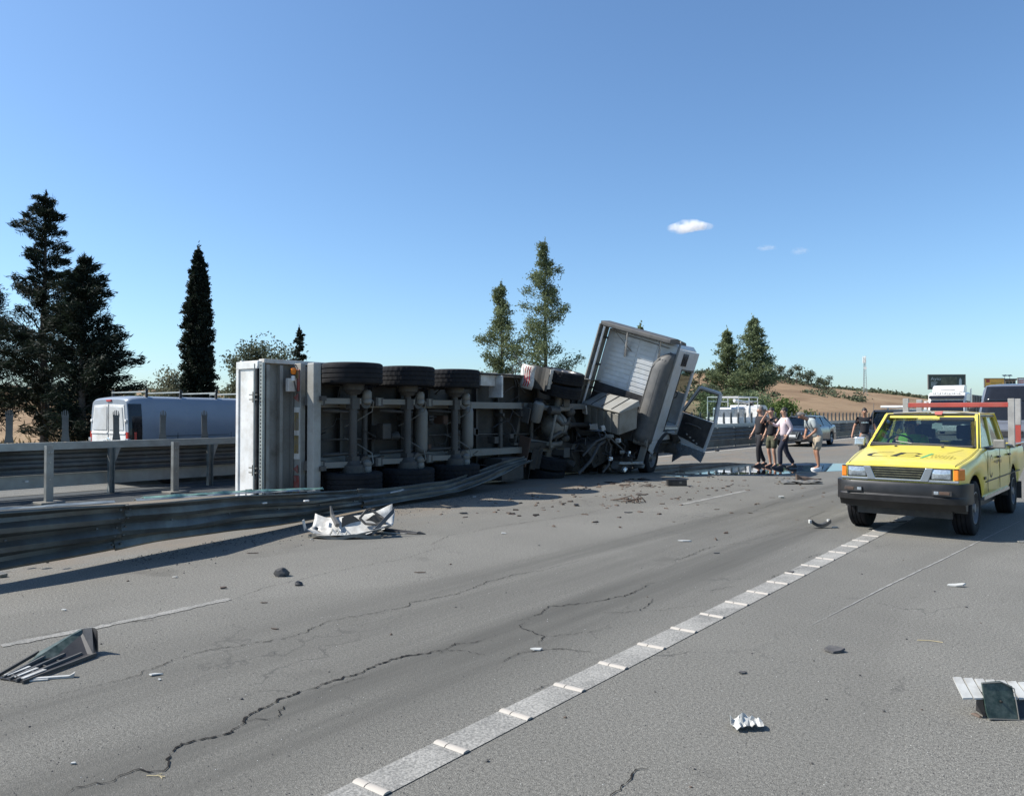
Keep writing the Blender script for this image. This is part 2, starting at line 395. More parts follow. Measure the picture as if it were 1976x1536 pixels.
def asphalt(name, base, tracks=True, dirt=True):
    m, t, b, o = nodes(name)
    v = objvec(t)
    sep = t.nodes.new('ShaderNodeSeparateXYZ'); t.links.new(v, sep.inputs[0])
    mott = noise_tex(t, v, 0.7, 6, 0.6)
    fine = noise_tex(t, v, 55, 4, 0.7)
    grain = noise_tex(t, v, 170, 2, 0.5)
    col = ramp(t, mott, [(0.3, [q * 0.90 for q in base]), (0.7, [q * 1.08 for q in base])])
    col = mix(t, 0.85, col, ramp(t, fine, [(0.30, (0.22, 0.22, 0.22)), (0.5, (0.5, 0.5, 0.5)), (0.70, (0.80, 0.80, 0.80))]), 'OVERLAY')
    col = mix(t, 0.9, col, ramp(t, grain, [(0.28, (0.12, 0.12, 0.12)), (0.5, (0.5, 0.5, 0.5)), (0.72, (0.9, 0.9, 0.9))]), 'OVERLAY')
    vo = nd(t, 'ShaderNodeTexVoronoi', Scale=34.0); t.links.new(v, vo.inputs['Vector'])
    pit = ramp(t, vo.outputs['Distance'], [(0.07, (.8, .8, .8)), (0.16, (0, 0, 0))])
    gate = ramp(t, noise_tex(t, v, 6, 2), [(0.56, (0, 0, 0)), (0.66, (0.6, 0.6, 0.6))])
    col = mix(t, mix(t, 1.0, pit, gate, 'MULTIPLY'), col, (0.05, 0.05, 0.05))
    vo2 = nd(t, 'ShaderNodeTexVoronoi', Scale=21.0); t.links.new(v, vo2.inputs['Vector'])
    chip = ramp(t, vo2.outputs['Distance'], [(0.03, (0.5, 0.5, 0.5)), (0.07, (0, 0, 0))])
    gate2 = ramp(t, noise_tex(t, v, 9, 2), [(0.58, (0, 0, 0)), (0.66, (1, 1, 1))])
    col = mix(t, mix(t, 1.0, chip, gate2, 'MULTIPLY'), col, (0.42, 0.41, 0.39))
    # hairline cracks, long ways along the road
    wob = t.nodes.new('ShaderNodeVectorMath'); wob.operation = 'ADD'
    nz = nd(t, 'ShaderNodeTexNoise', Scale=5.0, Detail=5.0); t.links.new(v, nz.inputs['Vector'])
    scn_ = nd(t, 'ShaderNodeVectorMath', operation='SCALE'); scn_.inputs['Scale'].default_value = 0.22
    t.links.new(nz.outputs['Color'], scn_.inputs[0]); t.links.new(objvec(t, (.75, .33, 1)), wob.inputs[0]); t.links.new(scn_.outputs[0], wob.inputs[1])
    vc = nd(t, 'ShaderNodeTexVoronoi', feature='DISTANCE_TO_EDGE', Scale=1.0); t.links.new(wob.outputs[0], vc.inputs['Vector'])
    hair = ramp(t, vc.outputs['Distance'], [(0.0015, (.75, .75, .75)), (0.006, (0, 0, 0))])
    hg = ramp(t, noise_tex(t, v, 0.55, 4, .6), [(0.50, (0, 0, 0)), (0.60, (1, 1, 1))])
    col = mix(t, mix(t, 1.0, hair, hg, 'MULTIPLY'), col, (0.045, 0.044, 0.042))
    spot = ramp(t, noise_tex(t, v, 1.1, 3, .5), [(0.66, (0, 0, 0)), (0.74, (.45, .45, .45))])
    col = mix(t, spot, col, [q * .45 for q in base])
    patch = ramp(t, noise_tex(t, objvec(t, (.5, .12, 1)), .9, 2, .4), [(0.50, (0, 0, 0)), (0.53, (.22, .22, .22))])
    col = mix(t, patch, col, [q * .62 for q in base])
    if tracks:                               # oil and rubber worn into the lanes, along the driving direction
        st = noise_tex(t, objvec(t, (1.6, 0.07, 1)), 1.6, 5, 0.6)
        def band(c0, w, amt):
            a = nd(t, 'ShaderNodeMath', operation='ADD'); a.inputs[1].default_value = c0; t.links.new(sep.outputs[0], a.inputs[0])
            q = nd(t, 'ShaderNodeMath', operation='ABSOLUTE'); t.links.new(a.outputs[0], q.inputs[0])
            r = t.nodes.new('ShaderNodeMapRange'); r.interpolation_type = 'SMOOTHSTEP'
            t.links.new(q.outputs[0], r.inputs[0]); r.inputs[1].default_value = 0; r.inputs[2].default_value = w
            r.inputs[3].default_value = amt; r.inputs[4].default_value = 0
            return r.outputs[0]
        def plus(a, bb):
            q = nd(t, 'ShaderNodeMath', operation='ADD'); t.links.new(a, q.inputs[0]); t.links.new(bb, q.inputs[1]); return q.outputs[0]
        bands = plus(plus(band(3.35, 0.75, 0.75), band(4.75, 0.7, 0.65)), plus(band(4.0, 1.6, 0.5), band(11.5, 1.3, 0.3)))
        k = nd(t, 'ShaderNodeMath', operation='MULTIPLY'); t.links.new(bands, k.inputs[0])
        t.links.new(ramp(t, st, [(0.33, (0.15, 0.15, 0.15)), (0.66, (1.1, 1.1, 1.1))]), k.inputs[1])
        col = mix(t, k.outputs[0], col, [q * 0.52 for q in base])
        # the shoulder was laid later and is a little finer and greyer
        dn = noise_tex(t, objvec(t, (1, 0.5, 1)), 0.9, 8, 0.7)
        r = t.nodes.new('ShaderNodeMapRange'); r.interpolation_type = 'SMOOTHSTEP'
        t.links.new(sep.outputs[0], r.inputs[0]); r.inputs[1].default_value = -7.4; r.inputs[2].default_value = -9.3
        r.inputs[3].default_value = 0; r.inputs[4].default_value = 1
        k2 = nd(t, 'ShaderNodeMath', operation='MULTIPLY'); t.links.new(r.outputs[0], k2.inputs[0])
        t.links.new(ramp(t, dn, [(0.42, (0, 0, 0)), (0.65, (0.75, 0.75, 0.75))]), k2.inputs[1])
        col = mix(t, k2.outputs[0], col, (0.20, 0.155, 0.11))
    t.links.new(col, b.inputs['Base Color'])
    b.inputs['Roughness'].default_value = 0.88
    b.inputs['Specular IOR Level'].default_value = 0.3
    hh = nd(t, 'ShaderNodeMath', operation='ADD'); t.links.new(fine, hh.inputs[0]); t.links.new(grain, hh.inputs[1])
    bump(t, b, hh.outputs[0], 0.55, 0.012)
    return m
ASPH = asphalt('worn_asphalt', (0.168, 0.161, 0.141))
def sheet(name, u0, u1, v0, v1, z, mat, nu=60, kind='structure'):
    q = MB(); q.grid([[P(lerp(u0, u1, (i / nu) ** 2), lerp(v0, v1, k / 4), z) for k in range(5)] for i in range(nu + 1)])
    return q.build(name, mat, kind=kind)
sheet('road', -40, 900, -3, 14.1, 0.0, ASPH)
sheet('opposite_road', -60, 900, 16.75, 28.6, 0.0, asphalt('opposite_asphalt', (0.15, 0.146, 0.132), False))
sheet('median', -60, 900, 14.1, 16.75, -0.006, asphalt('shaded_median', (0.055, 0.06, 0.062), False))  # median base colour darkened to carry the guardrail's shadow

# painted lines
def paint(name, wear):
    m, t, b, o = nodes(name)
    v = objvec(t)
    a = noise_tex(t, v, 75, 3, 0.7); q = noise_tex(t, v, 3, 5)
    s = nd(t, 'ShaderNodeMath', operation='MULTIPLY_ADD'); s.inputs[1].default_value = 0.55
    t.links.new(q, s.inputs[0]); t.links.new(a, s.inputs[2])
    c = ramp(t, s.outputs[0], [(wear - .08, (0.15, 0.146, 0.132)), (wear + 0.10, (0.265, 0.255, 0.23)), (wear + 0.28, (0.37, 0.355, 0.32))])
    t.links.new(c, b.inputs['Base Color']); b.inputs['Roughness'].default_value = 0.8
    bump(t, b, a, 0.5, 0.01)
    return m
PT = paint('worn_white_paint', 0.70)
PT2 = paint('faded_white_paint', 0.74)
PT3 = PM('thermoplastic_bar', (0.42, 0.385, 0.335), 0.7, 0, 0.12, 12, dirt=(0.40, 0.36, 0.31), dirt_amt=0.3, dscale=9)
edge = sheet('edge_line', -4, 300, 2.43, 2.63, 0.004, PT)
bar = MB()
prof = [(-.024, .0), (-.016, .007), (0, .0095), (.016, .007), (.024, .0)]
for y0, y1 in ((-.098, .018), (.024, .096)):
    bar.loft([[(x, yy, z) for x, z in prof] for yy in (y0, y1)])
bme = bar.mesh('rumble_bar', PT3, True)
for k in range(-3, 62):
    Mb = Matrix.Translation(P(2.29 + .505 * k + rnd.uniform(-.01, .01), 2.53, 0.0045)) @ Matrix.Rotation(R(-90 + 90 + rnd.uniform(-2, 2)), 4, 'Z') @ Matrix.Rotation(R(90), 4, 'Z')
    link('rumble_bar', bme, edge, M=Mb)
def ribbon(pts, w, z, jitter=0.0, seg=0.05, seed=1, taper=True, wj=0.0):
    """thin strip along ground points, wandering a little"""
    rr = random.Random(seed); L = []
    for a, b2 in zip(pts, pts[1:]):
        n = max(1, int((b2 - a).length / seg))
        L += [a.lerp(b2, i / n) for i in range(n)]
    L.append(pts[-1]); rows = []; off = 0
    for i, p in enumerate(L):
        d = (L[min(i + 1, len(L) - 1)] - L[max(i - 1, 0)]); d.z = 0
        nrm = Vector((-d.y, d.x, 0)).normalized()
        off = off * 0.72 + rr.gauss(0, jitter)
        ww = w * (1 + rr.uniform(-wj, wj)) * (min(1, 4 * min(i, len(L) - 1 - i) / len(L) + .15) if taper else 1)
        c2 = p + nrm * off
        rows.append([Vector((c2.x, c2.y, z)) - nrm * ww / 2, Vector((c2.x, c2.y, z)) + nrm * ww / 2])
    return rows
lane = MB()
lane.grid(ribbon([gp(8, 1244), gp(120, 1222), gp(300, 1186), gp(446, 1154)], 0.085, 0.004, 0.002, 0.04, 3, False, 0.3))
lane.grid(ribbon([gp(1310, 974), gp(1446, 945)], 0.10, 0.004, 0.003, 0.1, 4, False, 0.2))
for k in range(3, 14):
    lane.grid([[P(13.6 + 12 * k + q, 6.0, .004), P(13.6 + 12 * k + q, 6.1, .004)] for q in (0, 2, 4.5)])
    lane.grid([[P(31 + 12 * k + q, 9.6, .004), P(31 + 12 * k + q, 9.7, .004)] for q in (0, 2, 4.5)])
lane.build('lane_line', PT2, kind='structure')
med = MB(); med.grid([[P(u, 13.1, .004), P(u, 13.27, .004)] for u in axis(18, 500, 3, 1.05, 20)])
med.build('median_edge_line', paint('median_line_paint', 0.45), kind='structure')
scr = MB()
scr.grid(ribbon([gp(1560, 1205), gp(1714, 1127), gp(1850, 1062), gp(1975, 1000)], 0.015, 0.004, 0.0015, 0.08, 9, True, 0.5))
scr.build('scratch_line', PM('chalky_scratch', (0.27, 0.265, 0.245), 0.9, 0, 0.2, 30), kind='structure')

# cracks in the asphalt, each a dark gap with ragged sides
CRK = PM('crack_gap', (0.022, 0.021, 0.02), 1.0, 0, 0.4, 30, spec=0.05)
cracks = [
    ([(110, 1536), (150, 1513), (210, 1506), (275, 1478), (318, 1478), (355, 1430), (455, 1410), (480, 1380), (560, 1340), (620, 1320), (700, 1295), (725, 1278), (800, 1262), (860, 1250), (935, 1262)], .022),
    ([(470, 1390), (535, 1382), (560, 1350)], .010), ([(850, 1258), (880, 1240), (905, 1238), (940, 1230)], .013),
    ([(965, 1275), (1000, 1257), (1030, 1253), (1090, 1250), (1160, 1262)], .012),
    ([(985, 1196), (1020, 1194), (1050, 1178), (1060, 1168), (1130, 1163), (1200, 1150), (1262, 1122)], .016),
    ([(1005, 1198), (1010, 1212), (1045, 1226), (1035, 1243)], .012), ([(1045, 1226), (1100, 1222), (1165, 1214)], .008),
    ([(1160, 1182), (1230, 1177), (1262, 1160), (1255, 1150)], .010),
    ([(0, 1366), (60, 1358), (130, 1335), (175, 1322), (270, 1302), (340, 1270), (400, 1253), (520, 1235), (560, 1228), (640, 1195), (720, 1182), (780, 1170), (800, 1160), (880, 1145), (970, 1112), (1050, 1098), (1140, 1076)], .011),
    ([(360, 1170), (445, 1155), (520, 1131), (610, 1110), (690, 1092), (780, 1078), (850, 1055), (920, 1045)], .007),
    ([(820, 1040), (905, 1027), (960, 1015), (1070, 1000), (1130, 990), (1200, 973)], .010),
    ([(830, 1052), (870, 1030)], .010), ([(0, 1240), (90, 1222), (200, 1204), (290, 1195), (360, 1180)], .008),
    ([(1300, 1082), (1370, 1055), (1420, 1048), (1470, 1045)], .012), ([(1310, 1080), (1350, 1066)], .008),
    ([(1340, 1140), (1390, 1135), (1420, 1130)], .008), ([(1230, 1180), (1310, 1171), (1370, 1165)], .006),
    ([(1545, 1080), (1575, 1068), (1600, 1067)], .010), ([(1550, 1002), (1590, 987), (1620, 984)], .012),
    ([(1360, 998), (1440, 990), (1500, 970), (1560, 955)], .008), ([(1170, 1536), (1200, 1510), (1225, 1490), (1252, 1477)], .012),
    ([(1460, 983), (1510, 966)], .007), ([(600, 1330), (680, 1310), (725, 1300)], .006), ([(1030, 1330), (1045, 1322), (1060, 1318)], .012),
    ([(1480, 1118), (1520, 1100), (1560, 1090)], .009), ([(1405, 1050), (1500, 1028), (1600, 1010)], .005), ([(1440, 944), (1560, 930), (1610, 925)], .006)]
for i, (pts, w) in enumerate(cracks):
    q = MB(); q.grid(ribbon([gp(*p) for p in pts], w * .50, 0.0052, 0.0085, 0.018, 50 + i, True, 0.95))
    q.build('crack', CRK, kind='structure')

# spilled fluid on the carriageway
pud = [(1262, 912), (1300, 914), (1400, 915.5), (1500, 915), (1570, 911), (1640, 908), (1700, 904), (1740, 898), (1660, 895.5), (1560, 893), (1470, 896), (1400, 892.5), (1330, 894), (1276, 897), (1240, 903)]
m, t, b, o = nodes('wet_film')
b.inputs['Base Color'].default_value = (0.012, 0.013, 0.015, 1)
wv = objvec(t)
t.links.new(ramp(t, noise_tex(t, wv, 0.8, 5), [(0.36, (0.005, 0.005, 0.005)), (0.66, (0.05, 0.05, 0.05))]), b.inputs['Roughness'])
bump(t, b, noise_tex(t, wv, 2.5, 3), 0.004, 0.01)
pg = []
ring = [gp(*p) for p in pud]
for i, a in enumerate(ring):
    d = ring[(i + 1) % len(ring)]
    n = 5
    for k in range(n):
        p = a.lerp(d, k / n); w = noise.noise(p * 1.7) * 0.22
        pg.append((p.x + w * 0.8, p.y + w * .6))
q = MB(); q.add([(x, y, .006) for x, y in pg], [tuple(range(len(pg)))])
q.build('puddle', m, kind='structure')
for i, (px, py, rx) in enumerate(((1300, 918.5, .35), (1180, 931, .2), (1235, 925, .3))):
    c0 = gp(px, py); q = MB()
    q.add([(c0.x + math.cos(a) * rx * (1 + .3 * noise.noise(Vector((a * 2, i, 0)))), c0.y + math.sin(a) * rx * .6, .0062) for a in [k * .2618 for k in range(24)]], [tuple(range(24))])
    q.build('oil_patch', m, kind='structure')

# ------------------------------------------------------------------ foliage
def leaves_mesh(name, ctr, dirs, ln, wd_, mat, rng):
    """diamond leaf sprays: centres (N,3), directions (N,3)"""
    N = len(ctr)
    d = dirs / np.linalg.norm(dirs, axis=1, keepdims=True)
    r = rng.normal(size=(N, 3)); s = np.cross(d, r); s /= np.linalg.norm(s, axis=1, keepdims=True) + 1e-9
    ln = ln[:, None]; wd_ = wd_[:, None]
    V = np.empty((N, 4, 3))
    V[:, 0] = ctr - d * ln * .5; V[:, 2] = ctr + d * ln * .5
    V[:, 1] = ctr + s * wd_ * .5; V[:, 3] = ctr - s * wd_ * .5
    me = bpy.data.meshes.new(name)
    me.vertices.add(4 * N); me.vertices.foreach_set('co', V.reshape(-1).astype(np.float32))
    me.loops.add(4 * N); me.loops.foreach_set('vertex_index', np.arange(4 * N, dtype=np.int32))
    me.polygons.add(N); me.polygons.foreach_set('loop_start', np.arange(0, 4 * N, 4, dtype=np.int32))
    me.polygons.foreach_set('loop_total', np.full(N, 4, dtype=np.int32))
    me.materials.append(mat)
    me.update(calc_edges=True)
    return me
def tree(label, u, v, h, env, seed, mat, nb=60, per=26, leaf=(.20, .07), z0=.08, tr=.14, up=.25, sag=-.1, clr=.20, step=.35, dn=.65, group=None, name='conifer_tree', cat='tree', lean=(0, 0), trunk_top=.97, inner=.25, var=.5, az=None, zpow=1.0):
    rng = np.random.default_rng(seed); rr = random.Random(seed)
    base = P(u, v, H(-v, u))
    root = thing(name, label, cat, Matrix.Translation(base), group)
    wood = MB(); ctr = []; dr = []
    def axis_at(z): return Vector((lean[0] * z / h, lean[1] * z / h, z)) + Vector((noise.noise(Vector((seed, z * .3, 0))), noise.noise(Vector((seed + 9, z * .3, 4))), 0)) * .10 * min(1, z)
    n = 9
    wood.tube([axis_at(h * trunk_top * k / n) - Vector((0, 0, .2 if k == 0 else 0)) for k in range(n + 1)], [tr * (1 - k / n) ** .8 + .015 for k in range(n + 1)], 7)
    for bi in range(nb):
        f = ((bi + rr.random()) / nb) ** zpow
        zz = h * (z0 + (0.985 - z0) * f)
        L = env(f) * rr.uniform(var, 1.14)
        if L < .05: continue
        a = rr.uniform(0, 2 * math.pi) if az is None else az(rr)
        p0 = axis_at(min(zz, h * trunk_top)); dirh = Vector((math.cos(a), math.sin(a), 0))
        m2 = max(3, int(L / step) + 2)
        pts = []
        for k in range(m2 + 1):
            s = k / m2
            pts.append(p0 + dirh * L * s + Vector((0, 0, L * (up * s + sag * s * s))) + Vector((rr.gauss(0, .03), rr.gauss(0, .03), 0)) * s)
        wood.tube(pts, [max(.006, .022 * L ** .5 * (1 - .8 * k / m2)) for k in range(m2 + 1)], 4, cap=False)
        for k in range(1, m2 + 1):
            s = k / m2
            if s < inner: continue
            out = (pts[k] - pts[k - 1]).normalized()
            cn = per if k < m2 else int(per * 1.3)
            spread = clr * (0.55 + .7 * math.sin(math.pi * min(1, s * .8 + .1))) * min(1, .30 + L * .75)
            cc = np.array(pts[k]) + rng.normal(size=(cn, 3)) * np.array([spread, spread, spread * (.62 if up < .6 else .85)])
            dd = np.array(out) * .9 + rng.normal(size=(cn, 3)) * dn
            ctr.append(cc); dr.append(dd)
    cc = np.array(axis_at(h * .985)) + rng.normal(size=(per, 3)) * np.array([.05, .05, .22]) * max(.5, clr * 4)
    ctr.append(cc); dr.append(np.array([0, 0, 1.0]) + rng.normal(size=(per, 3)) * .4)
    ctr = np.concatenate(ctr); dr = np.concatenate(dr)
    N = len(ctr)
    wood.build('trunk', M_['bark'], root, True)
    link('crown', leaves_mesh('crown', ctr, dr, leaf[0] * rng.uniform(.6, 1.4, N), leaf[1] * rng.uniform(.6, 1.4, N), mat, rng), root)
    return root
L_dark = leaf_mat('cypress_green', (0.006, 0.011, 0.008), (0.018, 0.028, 0.016))
L_pine = leaf_mat('pine_green', (0.052, 0.080, 0.044), (0.19, 0.23, 0.115), (0.28, 0.27, 0.13), .35)
L_pale = leaf_mat('olive_green', (0.07, 0.08, 0.05), (0.17, 0.17, 0.10), (0.20, 0.17, 0.10))
L_euc = leaf_mat('eucalyptus_green', (0.04, 0.055, 0.035), (0.11, 0.125, 0.07), (0.14, 0.11, 0.06))
L_bush = leaf_mat('bush_green', (0.035, 0.06, 0.015), (0.11, 0.16, 0.04), (0.16, 0.18, 0.06))
def uv(px, D):
    p = cw(px, D); return p.y, -p.x
def env_pts(*p): return lambda f: pw(p, f)
u, v = uv(84, 30); tree('tall ragged dark conifer at the far left, topmost of the dark pair behind the van', u, v, 10.2, env_pts((0, 2.3), (.25, 2.3), (.45, 1.9), (.58, 1.5), (.64, .6), (.75, 1.0), (.9, .8), (1, .25)), 11, L_dark, 112, 46, (.24, .035), .06, .15, .8, -.32, .105, .22, dn=.45, var=.3, trunk_top=.96)
u, v = uv(-40, 32); tree('dark conifer cut by the left edge beside the tall ragged one', u, v, 6.9, env_pts((0, 2.3), (.5, 2.2), (.8, 1.3), (1, .3)), 12, L_dark, 90, 46, (.24, .035), .05, .13, .75, -.30, .2, .32)
u, v = uv(158, 28.5); tree('lower broad dark conifer leaning over the road behind the white van', u, v, 7.4, env_pts((0, 1.9), (.2, 1.9), (.45, 1.65), (.7, 1.1), (.85, .7), (1, .2)), 13, L_dark, 140, 50, (.24, .036), .04, .13, .75, -.30, .125, .21, dn=.42, var=.35)
u, v = uv(381, 34.3); tree('slender columnar cypress rising alone above the white van', u, v, 9.0, env_pts((0, .66), (.3, .66), (.55, .56), (.75, .44), (.9, .24), (1, .03)), 14, L_dark, 380, 34, (.15, .055), .03, .1, 1.0, -.2, .11, .16, inner=.2, var=.8, name='cypress_tree')
u, v = uv(576, 46); tree('small pointed dark conifer peeping over the trailer', u, v, 6.5, env_pts((0, 1.0), (.3, .9), (.6, .6), (.85, .36), (1, .06)), 15, L_dark, 90, 24, (.17, .06), .05, .09, .45, -.2, .12, .26)
u, v = uv(968, 57); tree('shorter of the two airy pines behind the overturned truck', u, v, 11.0, env_pts((0, 2.0), (.3, 1.95), (.55, 1.55), (.8, .9), (.93, .5), (1, .14)), 16, L_pine, 66, 60, (.22, .07), .1, .13, .65, -.2, .25, .46, var=.35, name='pine_tree')
u, v = uv(1052, 55); tree('taller airy pine with gaps in its crown behind the overturned truck', u, v, 13.8, env_pts((0, 2.8), (.25, 2.6), (.42, 2.0), (.6, 1.6), (.8, 1.05), (.93, .7), (1, .25)), 17, L_pine, 74, 62, (.22, .07), .06, .16, .65, -.2, .26, .46, var=.3, name='pine_tree')
u, v = uv(1237, 66); tree('pine tip just showing above the roof of the wrecked cab', u, v, 9.1, env_pts((0, 1.8), (.5, 1.2), (1, .1)), 18, L_pine, 44, 26, (.28, .1), .05, .12, .4, -.1, .24, .4, name='pine_tree')
u, v = uv(1404, 74); tree('shorter bushy pine of the right-hand pair beyond the open cab door', u, v, 9.6, env_pts((0, 2.9), (.3, 2.5), (.6, 1.5), (.8, .9), (1, .15)), 19, L_pine, 84, 46, (.27, .09), .03, .14, .4, -.05, .27, .42, name='pine_tree')
u, v = uv(1455, 72); tree('taller bushy pine of the right-hand pair beyond the open cab door', u, v, 10.5, env_pts((0, 3.0), (.25, 2.5), (.45, 1.9), (.7, 1.2), (.88, .7), (1, .2)), 20, L_pine, 92, 48, (.27, .09), .03, .15, .4, -.05, .28, .42, name='pine_tree')
def ball(rng, n):
    d = rng.normal(size=(n, 3)); d /= np.linalg.norm(d, axis=1, keepdims=True)
    return d * (rng.random((n, 1)) ** .45) * (1 + .25 * rng.normal(size=(n, 1)))
def shrub(label, px, D, h, w, seed, mat, n=2600, leaf=.22, lobes=9, group=None, name='shrub', cat='shrub', flat=0):
    rng = np.random.default_rng(seed); rr = random.Random(seed)
    p = cw(px, D); p.z = H(p.x, p.y)
    root = thing(name, label, cat, Matrix.Translation(p), group)
    wood = MB(); cs = []
    for k in range(lobes):
        a = rr.uniform(0, 6.28); r = w * .5 * rr.uniform(.1, .8); z = h * rr.uniform(.35, .8)
        q = Vector((math.cos(a) * r, math.sin(a) * r, z)); cs.append((q, rr.uniform(.5, 1) * min(h, w) * .32))
        wood.tube([(0, 0, -.1), (q.x * .4, q.y * .4, z * .5), q], [.05, .035, .015], 5)
    ctr = np.concatenate([np.array(q) + ball(rng, n // lobes) * s * np.array([1.35, 1.35, 1.05]) for q, s in cs])
    ctr[:, 2] = np.abs(ctr[:, 2])
    dr = rng.normal(size=ctr.shape) + np.array([0, 0, .3]); N = len(ctr)
    wood.build('stem', M_['bark'], root)
    link('foliage', leaves_mesh('foliage', ctr, dr, leaf * rng.uniform(.6, 1.4, N), leaf * .45 * rng.uniform(.6, 1.4, N), mat, rng), root)
    return root
shrub('pale grey-green bush left of the columnar cypress', 322, 46, 4.2, 2.8, 31, L_pale, 4500, .17)
shrub('low yellowish bush at the foot of the dark conifers by the van', 262, 40, 1.6, 2.6, 36, L_pale, 1500, .18)
shrub('low olive bush just right of the columnar cypress', 428, 42, 2.4, 1.6, 37, L_pale, 1400, .2)
shrub('rounded tree top showing behind the rear of the trailer', 455, 52, 5.7, 2.2, 32, L_euc, 2600, .22, name='broadleaf_tree', cat='tree')
shrub('wide olive-green tree crown above the rear of the trailer', 526, 50, 6.7, 3.8, 33, L_euc, 6500, .22, 14, name='broadleaf_tree', cat='tree')
shrub('bright green bush behind the heads of the people by the puddle', 1512, 58, 2.7, 2.6, 34, L_bush, 3600, .22, 12)
shrub('dark bush filling the foot of the pair of pines', 1448, 62, 3.4, 4.4, 35, L_pine, 4500, .26, 14)
shrub('olive bush at the left foot of the pair of pines', 1390, 64, 3.2, 3.4, 38, L_pine, 3000, .26, 10)
shrub('small low bush beside the grey shirted man, beyond the barrier', 1560, 60, 2.0, 2.2, 39, L_bush, 1200, .22)
# trees along the crest of the hill
ORD = ['leftmost', 'second from the left', 'third from the left', 'fourth from the left', 'fourth from the right', 'third from the right', 'second from the right', 'rightmost']
crest = [(1492, 0), (1507, 2), (1522, -1), (1537, 3), (1552, 0), (1566, 1), (1580, -1), (1594, 0)]
for i, (px, dz) in enumerate(crest):
    D = 226 + 5 * (i % 3)
    shrub('dark round-headed tree, ' + ORD[i] + ' in the row along the hill crest', px, D, 4.6 + .5 * dz + rnd.uniform(-.6, .6), 3.6, 60 + i, L_euc, 420, .55, 6, 'trees along the hill crest', 'hill_tree', 'tree')
for i, (px, hh) in enumerate(((1349, 5.0), (1366, 3.6), (1380, 4.8), (1338, 3.0))):
    shrub(('tallest small dark tree on the brown slope near the wrecked cab', 'lowest bush-like tree in the middle of the brown slope', 'small dark tree on the brown slope closest to the pines', 'small low tree on the brown slope touching the cab roof')[i], px, 205, hh, 2.4, 80 + i, L_euc, 300, .5, 5, 'small trees on the brown slope', 'hill_tree', 'tree')
# scrub that reads as one mass
rng = np.random.default_rng(5); cc = []; 
for k in range(900):
    px = rng.uniform(1320, 1660) if k < 700 else rng.uniform(-60, 960)
    D = rng.uniform(150, 250) if k < 700 else rng.uniform(60, 300)
    p = cw(px, D); z = H(p.x, p.y)
    dens = noise.noise(Vector((p.x * .03, p.y * .03, 2)))
    if k < 700 and (D < 190 - max(0, 1420 - px) * .5 or dens < (.22 if D < 218 else -.12) or k % 2): continue
    s = rng.uniform(.8, 2.0)
    cc.append(np.array((p.x, p.y, z + s * .25)) + rng.normal(size=(46, 3)) * np.array([s * .7, s * .7, s * .3]))
cc = np.concatenate(cc); N = len(cc)
so_ = link('scrub', leaves_mesh('scrub', cc, rng.normal(size=(N, 3)), .75 * rng.uniform(.6, 1.4, N), .5 * rng.uniform(.6, 1.4, N), L_euc, rng))
tag(so_, 'low grey-green scrub dotted over the dry hillside', 'scrub', kind='stuff')
# far belt of trees on the horizon
cc = []
for k in range(300):
    px = rng.uniform(1610, 1990) if k < 190 else rng.uniform(200, 480)
    D = rng.uniform(430, 520); p = cw(px, D); z = H(p.x, p.y)
    cc.append(np.array((p.x, p.y, z + .5)) + rng.normal(size=(16, 3)) * np.array([2.2, 2.2, .5]))
cc = np.concatenate(cc); N = len(cc)
so_ = link('treeline', leaves_mesh('treeline', cc, rng.normal(size=(N, 3)), 1.8 * rng.uniform(.6, 1.4, N), 1.2 * rng.uniform(.6, 1.4, N), L_euc, rng))
tag(so_, 'thin belt of far trees along the horizon', 'trees', kind='stuff')
# dry grass beyond the far carriageway
cc = []
for k in range(9000):
    vv = 29 + abs(rng.normal()) * 6; uu = rng.uniform(-5, 95)
    cc.append((-vv, uu, H(-vv, uu) + .14))
cc = np.array(cc); N = len(cc)
gm = leaf_mat('dry_grass', (0.16, 0.115, 0.06), (0.36, 0.28, 0.15))
so_ = link('grass', leaves_mesh('grass', cc, np.array([0, 0, 1.0]) + rng.normal(size=(N, 3)) * .45, .5 * rng.uniform(.6, 1.4, N), .10 * rng.uniform(.6, 1.4, N), gm, rng))
tag(so_, 'dry yellow grass along the far verge', 'grass', kind='stuff')
